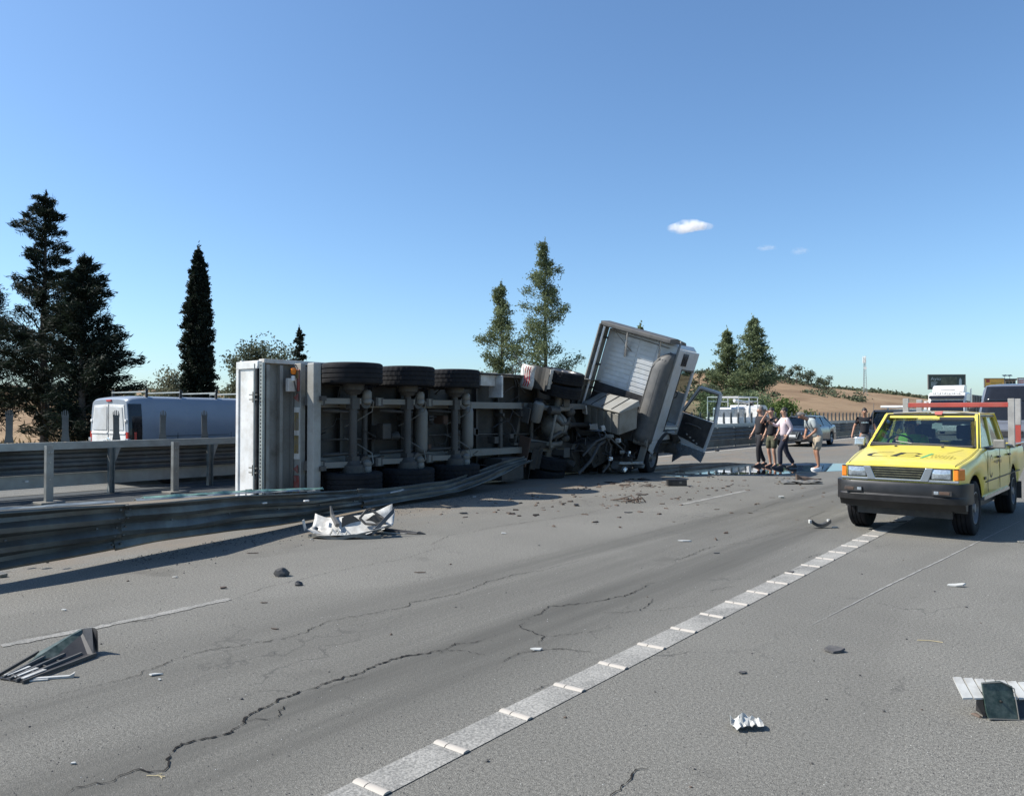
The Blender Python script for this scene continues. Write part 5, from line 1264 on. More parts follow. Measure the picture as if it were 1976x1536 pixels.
# bonnet seams, cowl, wipers, mirrors
def zbon(x): return pw(PK['zt'], x)
for sy in (-1, 1):
    pp('bonnet_seam', lambda q: q.grid([[(-x, sy * (pw(PK['hw'], x) * .945 - .045 + d), zbon(x) + .006 + PK['crown'] * .12) for d in (0, .009)] for x in [.10 + k * .1 for k in range(12)]]), 'ink')
    mr = pp('mirror', lambda q: q.hexa([(-1.58, sy * .84, 1.11), (-1.50, sy * .84, 1.11), (-1.48, sy * .99, 1.11), (-1.55, sy * .99, 1.11), (-1.58, sy * .84, 1.235), (-1.50, sy * .84, 1.235), (-1.49, sy * .985, 1.235), (-1.55, sy * .985, 1.235)]), 'lgrey' if sy > 0 else 'chrome', bevel=.018)
    part('mirror_arm', lambda q: q.tube([(-1.50, sy * .71, 1.10), (-1.53, sy * .82, 1.11), (-1.55, sy * .90, 1.15)], .024, 8), 'black', mr)
    pp('wiper', lambda q: q.tube([(-1.20, .30 - .55 * (sy > 0) , 1.155), (-1.22, -.12 - .55 * (sy > 0) , 1.165), (-1.30, -.35 - .25 * (sy > 0), 1.19)], .009, 6), 'black')
    for x in (1.36, 2.30, 3.22): pp('door_seam', lambda q: q.box(-x - .004, -x + .004, sy * .797, sy * .8025, .52, 1.08), 'ink')
    for x in (2.16, 3.08): pp('door_handle', lambda q: q.box(-x - .08, -x + .06, sy * .795, sy * .825, .955, .985), 'black', bevel=.008)
    pp('rub_strip', lambda q: q.box(-4.2, -1.2, sy * .797, sy * .806, .66, .675), 'ink')
    pp('mud_flap', lambda q: q.box(-4.22, -4.20, sy * .70 - .12, sy * .70 + .12, .20, .48), 'black')
    pp('sill', lambda q: q.box(-3.25, -1.18, sy * .755 - .02, sy * .755 + .03, .42, .465), 'silver')
    pp('window_frame', lambda q: (q.tube([(-1.30, sy * .700, 1.11), (-3.24, sy * .700, 1.11)], .014, 6), q.tube([(-1.34, sy * .702, 1.12), (-1.93, sy * .612, 1.555), (-3.02, sy * .612, 1.555)], .014, 6)), 'black')
    pp('gutter', lambda q: q.tube([(-1.30, sy * .722, 1.12), (-1.88, sy * .618, 1.592), (-3.05, sy * .618, 1.596), (-3.26, sy * .722, 1.12)], .011, 6), 'yellow')
    pp('washer_nozzle', lambda q: q.cbox((-1.10, sy * .30, 1.125), (.03, .03, .02)), 'black')
pp('bonnet_gap', lambda q: q.box(-.045, .012, -.70, .70, .893, .898), 'ink')
pp('aerial', lambda q: q.tube([(-1.32, -.70, 1.10), (-1.52, -.71, 1.75)], .004, 5), 'black')
pp('cowl_panel', lambda q: q.box(-1.27, -1.19, -.66, .66, 1.118, 1.150), 'black', bevel=.01)
pp('windscreen_seal', lambda q: q.tube([(-1.215, -.675, 1.125), (-1.83, -.58, 1.575), (-1.83, .58, 1.575), (-1.215, .675, 1.125), (-1.19, 0, 1.125), (-1.215, -.675, 1.125)], .014, 6), 'black')
pp('cargo_bed_liner', lambda q: (q.box(-4.78, -3.38, -.74, .74, .665, .68)), 'black')
pp('red_tape', lambda q: q.hexa([(-1.86, .06, 1.60), (-1.80, .06, 1.575), (-1.80, .15, 1.575), (-1.86, .15, 1.60), (-1.90, .07, 1.628), (-1.83, .05, 1.62), (-1.83, .16, 1.62), (-1.90, .15, 1.63)]), 'red')
pp('scuffed_edge', lambda q: q.tube([(-1.845, -.52, 1.60), (-1.84, -.1, 1.615), (-1.84, .3, 1.615), (-1.85, .60, 1.592)], .010, 6), 'greyred')
pp('interior_mirror', lambda q: q.box(-1.80, -1.76, -.12, .12, 1.43, 1.50), 'black', bevel=.012)
pp('sun_visor', lambda q: q.box(-1.90, -1.80, .12, .56, 1.44, 1.54), 'dash')
pp('paper_sheet', lambda q: (q.quad((-1.735, .03, 1.37), (-1.70, .17, 1.36), (-1.74, .17, 1.45), (-1.77, .03, 1.46)), q.quad((-1.80, .03, 1.51), (-1.80, .14, 1.51), (-1.83, .14, 1.545), (-1.83, .03, 1.545))), 'paper', thick=.003)
pp('paper_sheet', lambda q: q.quad((-1.34, -.56, 1.115), (-1.34, -.20, 1.115), (-1.50, -.22, 1.125), (-1.50, -.58, 1.125)), 'paper', thick=.003)
pp('steering_wheel', lambda q: q.lathe([(.18 + .014 * math.cos(a), .014 * math.sin(a)) for a in [k * .785 for k in range(9)]], (-1.66, -.37, 1.12), (-.8, 0, .5), 24), 'black', smooth=True)
# rack behind the cab
pp('rack_bar', lambda q: q.box(-3.52, -3.46, -.72, .76, 1.695, 1.77), 'red', bevel=.006)
for x, y, z1, mt in ((3.49, -.74, 1.85, 'greyred'), (3.49, .79, 1.83, 'greyred'), (4.45, .75, 1.84, 'greyred'), (4.45, -.75, 1.84, 'greyred')):
    ps = pp('rack_post', lambda q: q.box(-x - .03, -x + .03, y - .045, y + .045, 1.40 if x > 4 else 1.05, z1), mt, bevel=.005)
    if x > 4: part('post_foot', lambda q: q.box(-x - .028, -x + .028, y - .04, y + .04, 1.05, 1.398), 'red', ps)
pp('bed_rail', lambda q: [q.box(-4.82, -3.36, sy * .755 - .04, sy * .755 + .04, 1.082, 1.115) for sy in (-1, 1)], 'silver', bevel=.01)
pp('cross_bar', lambda q: q.box(-4.47, -4.43, -.72, .72, 1.70, 1.76), 'red')
# bonnet lettering: wide oval C, slanted B, green stroke, two worn lines; laid on the bonnet
def bon(x, y, lift=.003):                    # x back from the front, y to the car's left
    yy = abs(y) / pw(PK['hw'], x)
    return (-x, y, zbon(x) + PK['crown'] * pw([(0, 1), (.42, .9), (.78, .45), (1, 0)], yy) + lift)
def decal(name, polys, mat):
    q = MB()
    polys = [[[(.57 + (x - .52) * .70, y * .88 - .03) for x, y in r] for r in a] for a in polys]
    for a in polys:                          # strip rows of (x, y)
        rows = [[bon(*p) for p in r] for r in a]
        q.grid(rows)
    return q.build(name, M_[mat], pk)
def stroke(pts, w):
    rows = []
    for i, (x, y) in enumerate(pts):
        a = pts[max(i - 1, 0)]; c2 = pts[min(i + 1, len(pts) - 1)]
        dx, dy = c2[0] - a[0], c2[1] - a[1]; l = math.hypot(dx, dy) or 1
        ww = w[i] if isinstance(w, list) else w
        rows.append([(x - dy / l * ww / 2, y + dx / l * ww / 2), (x + dy / l * ww / 2, y - dx / l * ww / 2)])
    return rows
arc = [(.44 - .20 * math.sin(a), -.36 - .19 * math.cos(a)) for a in [R(-78 + 13 * k) for k in range(13)]]
arc = [(.52 + .20 * math.sin(R(a)), -.36 - .20 * math.cos(R(a))) for a in range(-75, 76, 10)]
cp = [(.72, -.22)] + [(.52 - .20 * math.sin(R(a)), -.36 - .18 * math.cos(R(a))) for a in range(-75, 76, 10)] + [(.32, -.24)]
decal('lettering', [stroke(cp, [.018] + [.020 + .055 * max(0, math.cos(R(a))) ** 4 for a in range(-75, 76, 10)] + [.018])], 'ink')
decal('lettering', [stroke([(.70, -.075), (.34, -.165)], .085), stroke([(.70, -.09), (.69, .12), (.62, .18), (.57, .12)], [.02, .024, .06, .03]), stroke([(.53, -.09), (.53, .10)], .018), stroke([(.49, .12), (.42, .19), (.345, .12), (.335, -.12)], [.03, .06, .024, .02])], 'ink')
decal('emblem', [stroke([(.70, .335), (.26, .245)], .042)], 'greenink')
tx = []
for k in range(7): tx.append(stroke([(.60, .36 + k * .045), (.50, .345 + k * .045)], .012)); tx.append(stroke([(.47, .38 + k * .05), (.38, .365 + k * .05)], .014 + .006 * (k % 2)))
for k in range(6): tx.append(stroke([(.31, .30 + k * .062), (.31, .335 + k * .062)], .016))
decal('small_lettering', tx, 'orangeink')
pp('bonnet_crease', lambda q: q.grid([[bon(lerp(.75, 1.05, s / 5), lerp(.42, .56, s / 5) + d, .0025) for d in (0, .010)] for s in range(6)]), 'orangeink')
# door lettering
sd_ = MB()
sd_.grid([[(-1.60 - .12 * math.cos(R(a)) * k, .8045, .86 + .15 * math.sin(R(a)) * k) for k in (.9, 1.06)] for a in range(35, 326, 15)])
sd_.build('lettering', M_['ink'], pk)
pp('lettering', lambda q: [q.box(-1.9 - k * .10, -1.86 - k * .10, .8035, .8045, .90 - .012 * (k % 3), .925) for k in range(6)], 'ink')
pp('lettering', lambda q: q.box(-1.22, -1.10, .801, .8045, .70, .74), 'ink')

# ---- the dark saloon by the far barrier
SD = dict(L=4.7, R=.32, arch=[(.92, .37), (3.62, .37)], zb=[(0, .30), (.2, .22), (4.5, .24), (4.7, .4)],
          zt=[(0, .66), (.06, .74), (.3, .80), (1.25, .95), (3.9, .97), (4.4, 1.0), (4.7, .9)], hw=[(0, .70), (.12, .80), (.5, .88), (1.0, .91), (3.8, .91), (4.5, .86), (4.7, .78)], side=SIDE, crown=.045,
          gh=(1.15, 2.0, 3.3, 4.15, .94, 1.44, .82, .60), cowl=.96, pillars=[.48], rim='silver')
def saloon(label, u, v, rz, paint, gl='dglass'):
    r, p = car(SD, 'car', label, 'car', u, v, rz, paint, M_[gl])
    for sy in (-1, 1):
        p('headlight', lambda q: q.hexa([(-.22, sy * .80, .60), (.0, sy * .50, .58), (.03, sy * .50, .58), (-.16, sy * .84, .60), (-.30, sy * .80, .72), (-.03, sy * .50, .70), (.01, sy * .50, .69), (-.22, sy * .84, .71)]), 'lens', bevel=.01)
        p('mirror', lambda q: q.hexa([(-1.45, sy * .88, .93), (-1.35, sy * .88, .93), (-1.33, sy * 1.03, .95), (-1.42, sy * 1.03, .95), (-1.45, sy * .88, 1.05), (-1.35, sy * .88, 1.05), (-1.34, sy * 1.03, 1.05), (-1.42, sy * 1.03, 1.05)]), 'darkcar', bevel=.02)
        p('fog_lamp', lambda q: q.box(-.06, .015, sy * .62 - .09, sy * .62 + .09, .33, .39), 'black')
    g2 = p('grille', lambda q: q.prism([(-.42, .72), (-.30, .40), (.30, .40), (.42, .72)], .002, .03, Matrix(((0, 0, 1, 0), (1, 0, 0, 0), (0, 1, 0, 0), (0, 0, 0, 1)))), 'black')
    part('grille_trim', lambda q: q.tube([(.032, -.42, .71), (.034, -.30, .41), (.036, 0, .385), (.034, .30, .41), (.032, .42, .71)], .014, 6), 'chrome', g2)
    part('slat', lambda q: [q.box(.03, .036, -.37, .37, .60 + k * .045, .61 + k * .045) for k in range(3)], 'chrome', g2)
    em = part('emblem', lambda q: q.lathe([(.055, 0), (.075, .004), (.075, .012), (.055, .014), (.055, 0)], (.034, 0, .665), (1, 0, 0), 20), 'chrome', g2)
    part('emblem_stroke', lambda q: [q.tube(pp_, .007, 5) for pp_ in ([(.044, -.035, .70), (.044, -.012, .665), (.044, 0, .685), (.044, .012, .665), (.044, .035, .70)], [(.044, -.05, .68), (.044, -.022, .615), (.044, 0, .65), (.044, .022, .615), (.044, .05, .68)])], 'chrome', em)
    p('number_plate', lambda q: q.box(.037, .045, -.26, .26, .46, .57), 'white', bevel=.004)
    p('lower_intake', lambda q: q.box(-.02, .012, -.5, .5, .27, .36), 'black')
    return r
saloon('dark grey saloon car standing beside the far guardrail, behind the people', 37.3, 12.2, -90, M_['darkcar'])

# ---- police style off-roader half hidden behind the pickup
SV = dict(L=4.7, R=.37, arch=[(.9, .43), (3.65, .43)], zb=[(0, .42), (4.7, .42)], zt=[(0, .9), (.1, 1.0), (1.2, 1.12), (4.6, 1.12), (4.7, 1.05)],
          hw=[(0, .78), (.15, .86), (.6, .91), (4.5, .9), (4.7, .86)], side=SIDE, crown=.03, gh=(1.2, 1.75, 4.1, 4.55, 1.12, 1.70, .84, .70), pillars=[.35, .68])
sv, p = car(SV, 'off_road_car', 'dark off-roader with a white light bar, half hidden behind the pickup', 'car', 28.6, 6.2, -90, M_['darkcar'], M_['dglass'])
p('light_bar', lambda q: (q.box(-2.25, -1.98, -.55, .55, 1.78, 1.87), q.box(-2.15, -2.05, -.35, -.30, 1.70, 1.79), q.box(-2.15, -2.05, .30, .35, 1.70, 1.79)), 'white', bevel=.03)
for sy in (-1, 1):
    p('headlight', lambda q: q.box(-.03, .02, sy * .62 - .14, sy * .62 + .14, .78, .92), 'lens', bevel=.02)
    p('mirror', lambda q: q.hexa([(-1.45, sy * .88, 1.1), (-1.33, sy * .88, 1.1), (-1.33, sy * 1.06, 1.1), (-1.45, sy * 1.06, 1.1), (-1.45, sy * .88, 1.28), (-1.33, sy * .88, 1.28), (-1.33, sy * 1.06, 1.28), (-1.45, sy * 1.06, 1.28)]), 'darkcar', bevel=.02)
p('grille', lambda q: q.box(-.01, .015, -.42, .42, .78, .92), 'black', bevel=.01)
p('bumper', lambda q: q.box(-.1, .08, -.84, .84, .45, .68), 'grey', bevel=.03)
part('number_plate', lambda q: q.box(.082, .09, -.26, .26, .5, .61), 'white', sv)

# ---- vans
VN = dict(L=5.0, R=.33, arch=[(.95, .38), (4.05, .38)], zb=[(0, .35), (.2, .26), (4.9, .30), (5.0, .36)],
          zt=[(0, .85), (.12, 1.0), (.75, 1.16), (1.55, 1.82), (2.0, 1.93), (4.7, 1.95), (4.93, 1.92), (5.0, 1.87)], hw=[(0, .78), (.2, .90), (.8, .955), (4.6, .955), (4.93, .925), (5.0, .885)],
          side=[(0, .95), (.12, .985), (.35, 1.0), (.55, 1.0), (.72, .975), (.9, .93), (.97, .90)], crown=.035, sh=.12, st=[4.94, 4.97])
vn, p = car(VN, 'van', 'white panel van with roof bars beyond the median guardrail, seen from behind', 'van', 13.25, 17.85, 90, M_['vanshade'], M_['dglass'])
xb = -5.0
p('door_seam', lambda q: (q.box(xb - .004, xb - .001, -.004, .004, .40, 1.80), q.box(xb - .004, xb - .001, -.78, .78, .395, .402)), 'ink')
for sy in (-1, 1):
    dr = p('rear_door', lambda q: q.prism([(sy * .02, .42), (sy * .80, .42), (sy * .80, 1.15), (sy * .70, 1.78), (sy * .02, 1.80)][::sy], -.004, .012, Matrix(((0, 0, -1, xb), (1, 0, 0, 0), (0, 1, 0, 0), (0, 0, 0, 1)))), 'white', bevel=.01)
    part('door_panel', lambda q: q.prism([(sy * .06, 1.22), (sy * .73, 1.22), (sy * .64, 1.73), (sy * .06, 1.75)][::sy], .013, .026, Matrix(((0, 0, -1, xb), (1, 0, 0, 0), (0, 1, 0, 0), (0, 0, 0, 1)))), 'cabwhite', dr, bevel=.012)
    part('door_crease', lambda q: q.box(xb - .03, xb - .012, sy * .42 - .38, sy * .42 + .38, 1.13, 1.17), 'white', dr, bevel=.01)
    part('door_hinge', lambda q: [q.box(xb - .03, xb + .01, sy * .80 - .04, sy * .80 + .05, z, z + .06) for z in (.6, 1.40)], 'white', dr, bevel=.01)
    p('tail_light', lambda q: q.loft([[(xb + .16, sy * (.958 - .0 ) + sy * .004, z), (xb - .012, sy * .885, z), (xb - .016, sy * .80, z), (xb + .02, sy * .79, z)] for z in (.72, .9, 1.18)]), 'redplast', bevel=.01)
    p('reversing_lamp', lambda q: q.box(xb - .022, xb + .1, sy * .87 - .05, sy * .87 + .085, .96, 1.04), 'lens', bevel=.01)
    def bc(q):
        rows = []
        for k in range(9):
            z = lerp(.72, 1.80, k / 8); row = []
            for m in range(6):
                xx = lerp(4.985, 4.72, m / 5); zb_, zt_ = .33, pw(VN['zt'], xx)
                row.append((-xx, sy * (pw(VN['hw'], xx) * pw(VN['side'], (z - zb_) / (zt_ - zb_)) + .008), z))
            rows.append(row)
        q.grid(rows)
    p('black_corner', bc, 'gloss', thick=.008)
    p('mirror', lambda q: q.box(-1.45, -1.32, sy * .97, sy * 1.13, 1.08, 1.36), 'black', bevel=.03)
    for x in (1.55, 2.55, 3.9): p('side_seam', lambda q: q.box(-x - .004, -x + .004, sy * .951, sy * .958, .5, 1.15), 'ink')
    p('side_crease', lambda q: q.box(-4.3, -2.6, sy * .953, sy * .959, 1.08, 1.09), 'ink')
    p('side_window', lambda q: q.hexa([(-1.15, sy * .945, 1.12), (-2.35, sy * .945, 1.12), (-2.35, sy * .95, 1.12), (-1.15, sy * .95, 1.12), (-1.62, sy * .89, 1.68), (-2.35, sy * .885, 1.70), (-2.35, sy * .905, 1.70), (-1.62, sy * .905, 1.68)]), 'gloss')
p('brake_light', lambda q: q.box(xb - .03, xb + .03, -.13, .09, 1.855, 1.90), 'redplast', bevel=.01)
p('emblem', lambda q: q.lathe([(0, 0), (.075, 0), (.075, .015), (.05, .02), (0, .02)], (xb - .012, -.02, .98), (-1, 0, 0), 20), 'chrome')
p('door_handle', lambda q: (q.box(xb - .035, xb - .012, -.26, -.08, .93, .98), q.box(xb - .035, xb - .012, .12, .2, .9, 1.0)), 'chrome', bevel=.01)
p('bumper', lambda q: q.box(xb - .06, xb + .2, -.93, .93, .32, .55), 'grey', bevel=.03)
p('wind_screen', lambda q: q.hexa([(-.80, -.80, 1.19), (-.80, .80, 1.19), (-.86, .80, 1.19), (-.86, -.80, 1.19), (-1.50, -.72, 1.80), (-1.50, .72, 1.80), (-1.56, .72, 1.80), (-1.56, -.72, 1.80)]), 'gloss')
for x in (4.55, 3.75, 2.85, 2.05):
    rb = p('roof_bar', lambda q: q.box(-x - .03, -x + .03, -.80, .80, 2.06, 2.09), 'zinc', bevel=.006)
    part('bar_end', lambda q: [q.box(-x - .025, -x + .025, sy * .78 - .02, sy * .78 + .02, 1.93, 2.14) for sy in (-1, 1)], 'black', rb)

MBS = dict(L=5.9, R=.35, arch=[(1.0, .40), (4.5, .40)], zb=[(0, .35), (5.9, .35)], zt=[(0, 1.0), (.1, 1.14), (.55, 1.28), (1.15, 1.98), (1.6, 2.52), (2.0, 2.58), (5.9, 2.58)],
           hw=[(0, .84), (.2, .95), (.7, .99), (5.9, .99)], side=[(0, .95), (.12, .985), (.35, 1.0), (.5, 1.0), (.68, .96), (.85, .91), (.95, .86)], crown=.05, sh=.16)
mb_, p = car(MBS, 'minibus', 'dark grey high-roofed van cut by the right edge, behind the pickup', 'van', 30.6, 2.85, -90, M_['bluegrey'], M_['dglass'])
p('wind_screen', lambda q: q.grid([[(lerp(-.62, -1.12, i / 5) + .02 + .05 * math.sin(math.pi * k / 8), lerp(-1, 1, k / 8) * lerp(.86, .80, i / 5), lerp(1.34, 2.00, i / 5)) for k in range(9)] for i in range(6)]), 'gloss', smooth=True, thick=.01)
p('roof_pod', lambda q: q.grid([[(lerp(-1.17, -1.62, i / 5) + .03 + .05 * math.sin(math.pi * k / 8), lerp(-1, 1, k / 8) * lerp(.80, .74, i / 5), lerp(2.02, 2.53, i / 5)) for k in range(9)] for i in range(6)]), 'gloss', smooth=True, thick=.01)
for sy in (-1, 1):
    p('headlight', lambda q: q.box(-.12, .03, sy * .68 - .16, sy * .68 + .16, .82, 1.02), 'lens', bevel=.02)
    p('mirror', lambda q: q.box(-1.12, -.98, sy * 1.03, sy * 1.24, 1.45, 1.80), 'black' if sy < 0 else 'bluegrey', bevel=.03)
    p('side_window', lambda q: q.hexa([(-1.3, sy * .955, 1.5), (-2.3, sy * .955, 1.5), (-2.3, sy * .965, 1.5), (-1.3, sy * .965, 1.5), (-1.5, sy * .90, 2.1), (-2.3, sy * .90, 2.1), (-2.3, sy * .93, 2.1), (-1.5, sy * .93, 2.1)]), 'gloss')
p('grille', lambda q: q.box(-.02, .03, -.45, .45, .80, 1.0), 'black', bevel=.01)
p('bumper', lambda q: q.box(-.1, .06, -.92, .92, .38, .66), 'grey', bevel=.04)
p('number_plate', lambda q: q.box(.062, .07, -.26, .26, .46, .57), 'white')

# ---- white lorry queueing behind
LT = thing('lorry', 'white lorry with a row of roof spotlights, waiting behind the yellow pickup', 'lorry', at(62.5, 9.45, 0, -90))
lp = lambda n, fn, m, par=None, **k: part(n, fn, m, par or LT, **k)
lp('cab', lambda q: q.loft([[(x, y, z) for x, z in prf] for y, prf in ((-1.2, [(-.15, .8), (-.12, 1.6), (-.32, 2.75), (-.5, 2.95), (-2.2, 3.0), (-2.2, .8)]), (-1.1, [(.02, .6), (.05, 1.6), (-.2, 2.8), (-.4, 3.05), (-2.2, 3.1), (-2.2, .6)]), (1.1, [(.02, .6), (.05, 1.6), (-.2, 2.8), (-.4, 3.05), (-2.2, 3.1), (-2.2, .6)]), (1.2, [(-.15, .8), (-.12, 1.6), (-.32, 2.75), (-.5, 2.95), (-2.2, 3.0), (-2.2, .8)]))]), 'white', bevel=.05)
lp('roof_deflector', lambda q: q.loft([[(x, y, z) for x, z in ((-.55, 3.08), (-.75, 3.42), (-1.2, 3.58), (-2.2, 3.62), (-2.2, 3.08))] for y in (-.98, -.9, .9, .98)]), 'white', bevel=.06)
lp('deflector_panel', lambda q: q.box(-.66, -.60, -.45, .45, 3.22, 3.26), 'lgrey')
lp('wind_screen', lambda q: q.hexa([(.055, -1.05, 1.65), (.055, 1.05, 1.65), (.035, 1.05, 1.65), (.035, -1.05, 1.65), (-.165, -1.02, 2.62), (-.165, 1.02, 2.62), (-.185, 1.02, 2.62), (-.185, -1.02, 2.62)]), 'gloss')
lp('sun_visor', lambda q: q.hexa([(.10, -1.1, 2.62), (.10, 1.1, 2.62), (-.2, 1.1, 2.66), (-.2, -1.1, 2.66), (.02, -1.1, 2.82), (.02, 1.1, 2.82), (-.2, 1.1, 2.86), (-.2, -1.1, 2.86)]), 'gloss', bevel=.02)
lp('lamp_rail', lambda q: q.tube([(-.05, -.95, 2.92), (-.02, 0, 2.92), (-.05, .95, 2.92)], .025, 8), 'chrome')
for k in range(6):
    sp_ = lp('spotlight', lambda q: q.lathe([(0, -.1), (.07, -.08), (.10, 0), (.10, .03), (0, .035)], (.0, -.75 + k * .30, 3.0), (1, 0, .1), 14), 'gloss', smooth=True)
    part('lamp_lens', lambda q: q.lathe([(0, .045), (.085, .036), (.085, .03)], (.0, -.75 + k * .30, 3.0), (1, 0, .1), 14), 'white', sp_)
lp('grille', lambda q: q.box(.04, .07, -.85, .85, .75, 1.5), 'black', bevel=.02)
for k in range(5): lp('grille_bar', lambda q: q.box(.071, .085, -.84, .84, .82 + k * .13, .87 + k * .13), 'lgrey')
lp('bumper', lambda q: q.box(-.3, .12, -1.2, 1.2, .3, .7), 'white', bevel=.05)
for sy in (-1, 1):
    lp('headlight', lambda q: q.box(.10, .13, sy * .85 - .2, sy * .85 + .2, .42, .62), 'lens', bevel=.02)
    lp('mirror', lambda q: (q.box(-.25, -.08, sy * 1.27, sy * 1.45, 1.75, 2.45), q.box(-.2, -.15, sy * 1.15, sy * 1.3, 2.4, 2.46)), 'black' if sy > 0 else 'white', bevel=.03)
    lp('side_window', lambda q: q.box(-1.3, -.45, sy * 1.2 - .004, sy * 1.2 + .008, 1.75, 2.5), 'gloss')
    lp('side_deflector', lambda q: q.box(-2.75, -2.2, sy * 1.2 - .02, sy * 1.2 + .02, .9, 3.4), 'white')
    for x in (1.4, 5.0, 12.0, 13.3): make_wheel(.5, .3, sy, LT, Matrix.Translation((-x, sy * 1.05, .5)), 'rim', False, 40)
lp('trailer_body', lambda q: q.box(-15.0, -3.0, -1.25, 1.25, 1.2, 2.95), 'lgrey', bevel=.03)
for k in range(14): lp('side_rib', lambda q: [q.box(-3.5 - k * .85, -3.42 - k * .85, sy * 1.27 - .02, sy * 1.27 + .02, 1.25, 2.9) for sy in (-1, 1)], 'dusty')
lp('frame_rail', lambda q: q.box(-14.6, -.6, -.45, .45, .75, 1.1), 'chassis')

# ---- white recovery truck with a lifting frame on the other carriageway
CT = thing('service_truck', 'white service truck with a loading frame, beyond the barrier by the open cab door', 'truck', at(49.0, 18.3, 0, 90))
cp_ = lambda n, fn, m, par=None, **k: part(n, fn, m, par or CT, **k)
cp_('cab', lambda q: q.loft([[(x, y, z) for x, z in ((.05, .5), (0, 1.1), (-.35, 1.95), (-.6, 2.08), (-1.6, 2.1), (-1.75, 1.9), (-1.75, .5))] for y in (-.95, -.88, .88, .95)]), 'white', bevel=.05)
cp_('side_window', lambda q: [q.box(-1.45, -.55, sy * .95 - .004, sy * .95 + .008, 1.2, 1.85) for sy in (-1, 1)], 'gloss')
cp_('wind_screen', lambda q: q.hexa([(.01, -.8, 1.15), (.01, .8, 1.15), (-.01, .8, 1.15), (-.01, -.8, 1.15), (-.30, -.75, 1.9), (-.30, .75, 1.9), (-.34, .75, 1.9), (-.34, -.75, 1.9)]), 'gloss')
cp_('load_bed', lambda q: (q.box(-5.2, -1.85, -1.0, 1.0, .85, .98), q.box(-5.2, -1.85, -1.0, -.95, .98, 1.35), q.box(-5.2, -1.85, .95, 1.0, .98, 1.35), q.box(-5.24, -5.2, -1.0, 1.0, .85, 1.35)), 'white', bevel=.02)
cp_('load_frame', lambda q: [q.tube([(-x, -.95, .98), (-x, -.95, 2.55), (-x, .95, 2.55), (-x, .95, .98)], .035, 8) for x in (2.0, 3.4, 5.1)] + [q.tube([(-2.0, sy * .95, z), (-5.1, sy * .95, z)], .03, 8) for sy in (-1, 1) for z in (2.3, 2.55)], 'white', smooth=True)
cp_('lifting_arm', lambda q: (q.tube([(-2.3, -.5, 1.0), (-2.35, -.55, 2.2)], .11, 10), q.tube([(-2.35, -.55, 2.2), (-4.6, -.5, 2.35)], .09, 10), q.tube([(-3.4, -.5, 2.2), (-4.6, -.5, 2.28)], .06, 10)), 'white', smooth=True)
cp_('winch', lambda q: q.lathe([(0, -.2), (.16, -.2), (.16, .2), (0, .2)], (-2.35, -.6, 2.2), (0, 1, 0), 16), 'black', smooth=True)
cp_('water_tank', lambda q: q.box(-4.8, -2.7, -.5, .8, .985, 1.95), 'silver', bevel=.12)
cp_('frame_rail', lambda q: q.box(-5.2, -.3, -.4, .4, .5, .84), 'chassis')
for x in (.75, 4.2):
    for sy in (-1, 1): make_wheel(.38, .25, sy, CT, Matrix.Translation((-x, sy * .82, .38)), 'rim', False, 40)

# ------------------------------------------------------------------ mast, billboards
p0 = cw(1669, 330); p0.z = H(p0.x, p0.y)
ms = thing('radio_mast', 'slender lattice radio mast standing alone on the skyline', 'mast', Matrix.Translation(p0))
hm = EYE + (797 - 690) / 1500 * 330 - p0.z
for k in range(3):
    a = k * 2.094
    part('leg', lambda q: q.tube([(math.cos(a) * .9, math.sin(a) * .9, -.5), (math.cos(a) * .35, math.sin(a) * .35, hm)], .10, 6), 'zinc', ms)
part('lattice', lambda q: [q.tube([(math.cos(a) * lerp(.9, .35, s), math.sin(a) * lerp(.9, .35, s), hm * s), (math.cos(a + 2.094) * lerp(.9, .35, s + .06), math.sin(a + 2.094) * lerp(.9, .35, s + .06), hm * (s + .06))], .05, 4) for s in [k * .06 for k in range(16)] for a in (0, 2.094, 4.188)], 'zinc', ms)
for k in range(3):
    a = k * 2.094 + 1
    part('antenna', lambda q: q.box(math.cos(a) * .6 - .16, math.cos(a) * .6 + .16, math.sin(a) * .6 - .16, math.sin(a) * .6 + .16, hm - 2.3, hm + .6), 'white', ms)
part('dish', lambda q: q.lathe([(0, 0), (.4, .05), (.6, .2), (.6, .25), (0, .25)], (.3, -.3, hm * .72), (.3, -1, 0), 14), 'white', ms)

def board(name, label, px0, px1, py0, py1, D, yaw, mat, legs=True):
    c0 = cw((px0 + px1) / 2, D); w = (px1 - px0) / 1500 * D; z0 = EYE + (797 - py1) / 1500 * D; z1 = EYE + (797 - py0) / 1500 * D
    g0 = H(c0.x, c0.y)
    root = thing(name, label, 'billboard', Matrix.Translation((c0.x, c0.y, 0)) @ Matrix.Rotation(R(YAW + yaw), 4, 'Z'))
    part('panel', lambda q: q.box(-w / 2, w / 2, 0, .25, z0, z1), mat, root)
    part('panel_frame', lambda q: (q.box(-w / 2 - .12, w / 2 + .12, -.06, .3, z1 + .003, z1 + .16), q.box(-w / 2 - .12, w / 2 + .12, -.06, .3, z0 - .16, z0 - .003), q.box(-w / 2 - .16, -w / 2 - .003, -.06, .3, z0 - .16, z1 + .16), q.box(w / 2 + .003, w / 2 + .16, -.06, .3, z0 - .16, z1 + .16)), 'lgrey', root)
    for k in (-.3, .3): part('leg', lambda q: q.box(k * w - .18, k * w + .18, .32, .6, min(g0, z0 - 3) - .3, z1 - .2), 'dusty', root)
    return root, w, z0, z1
M_['board'] = PM('billboard_print', (0.022, 0.05, 0.05), 0.5, 0, 0.5, .35, dirt=(0.07, 0.09, 0.06), dirt_amt=.5, dscale=.5)
M_['yboard'] = PM('yellow_sign_print', (0.72, 0.42, 0.08), 0.5, 0, 0.1, 1)
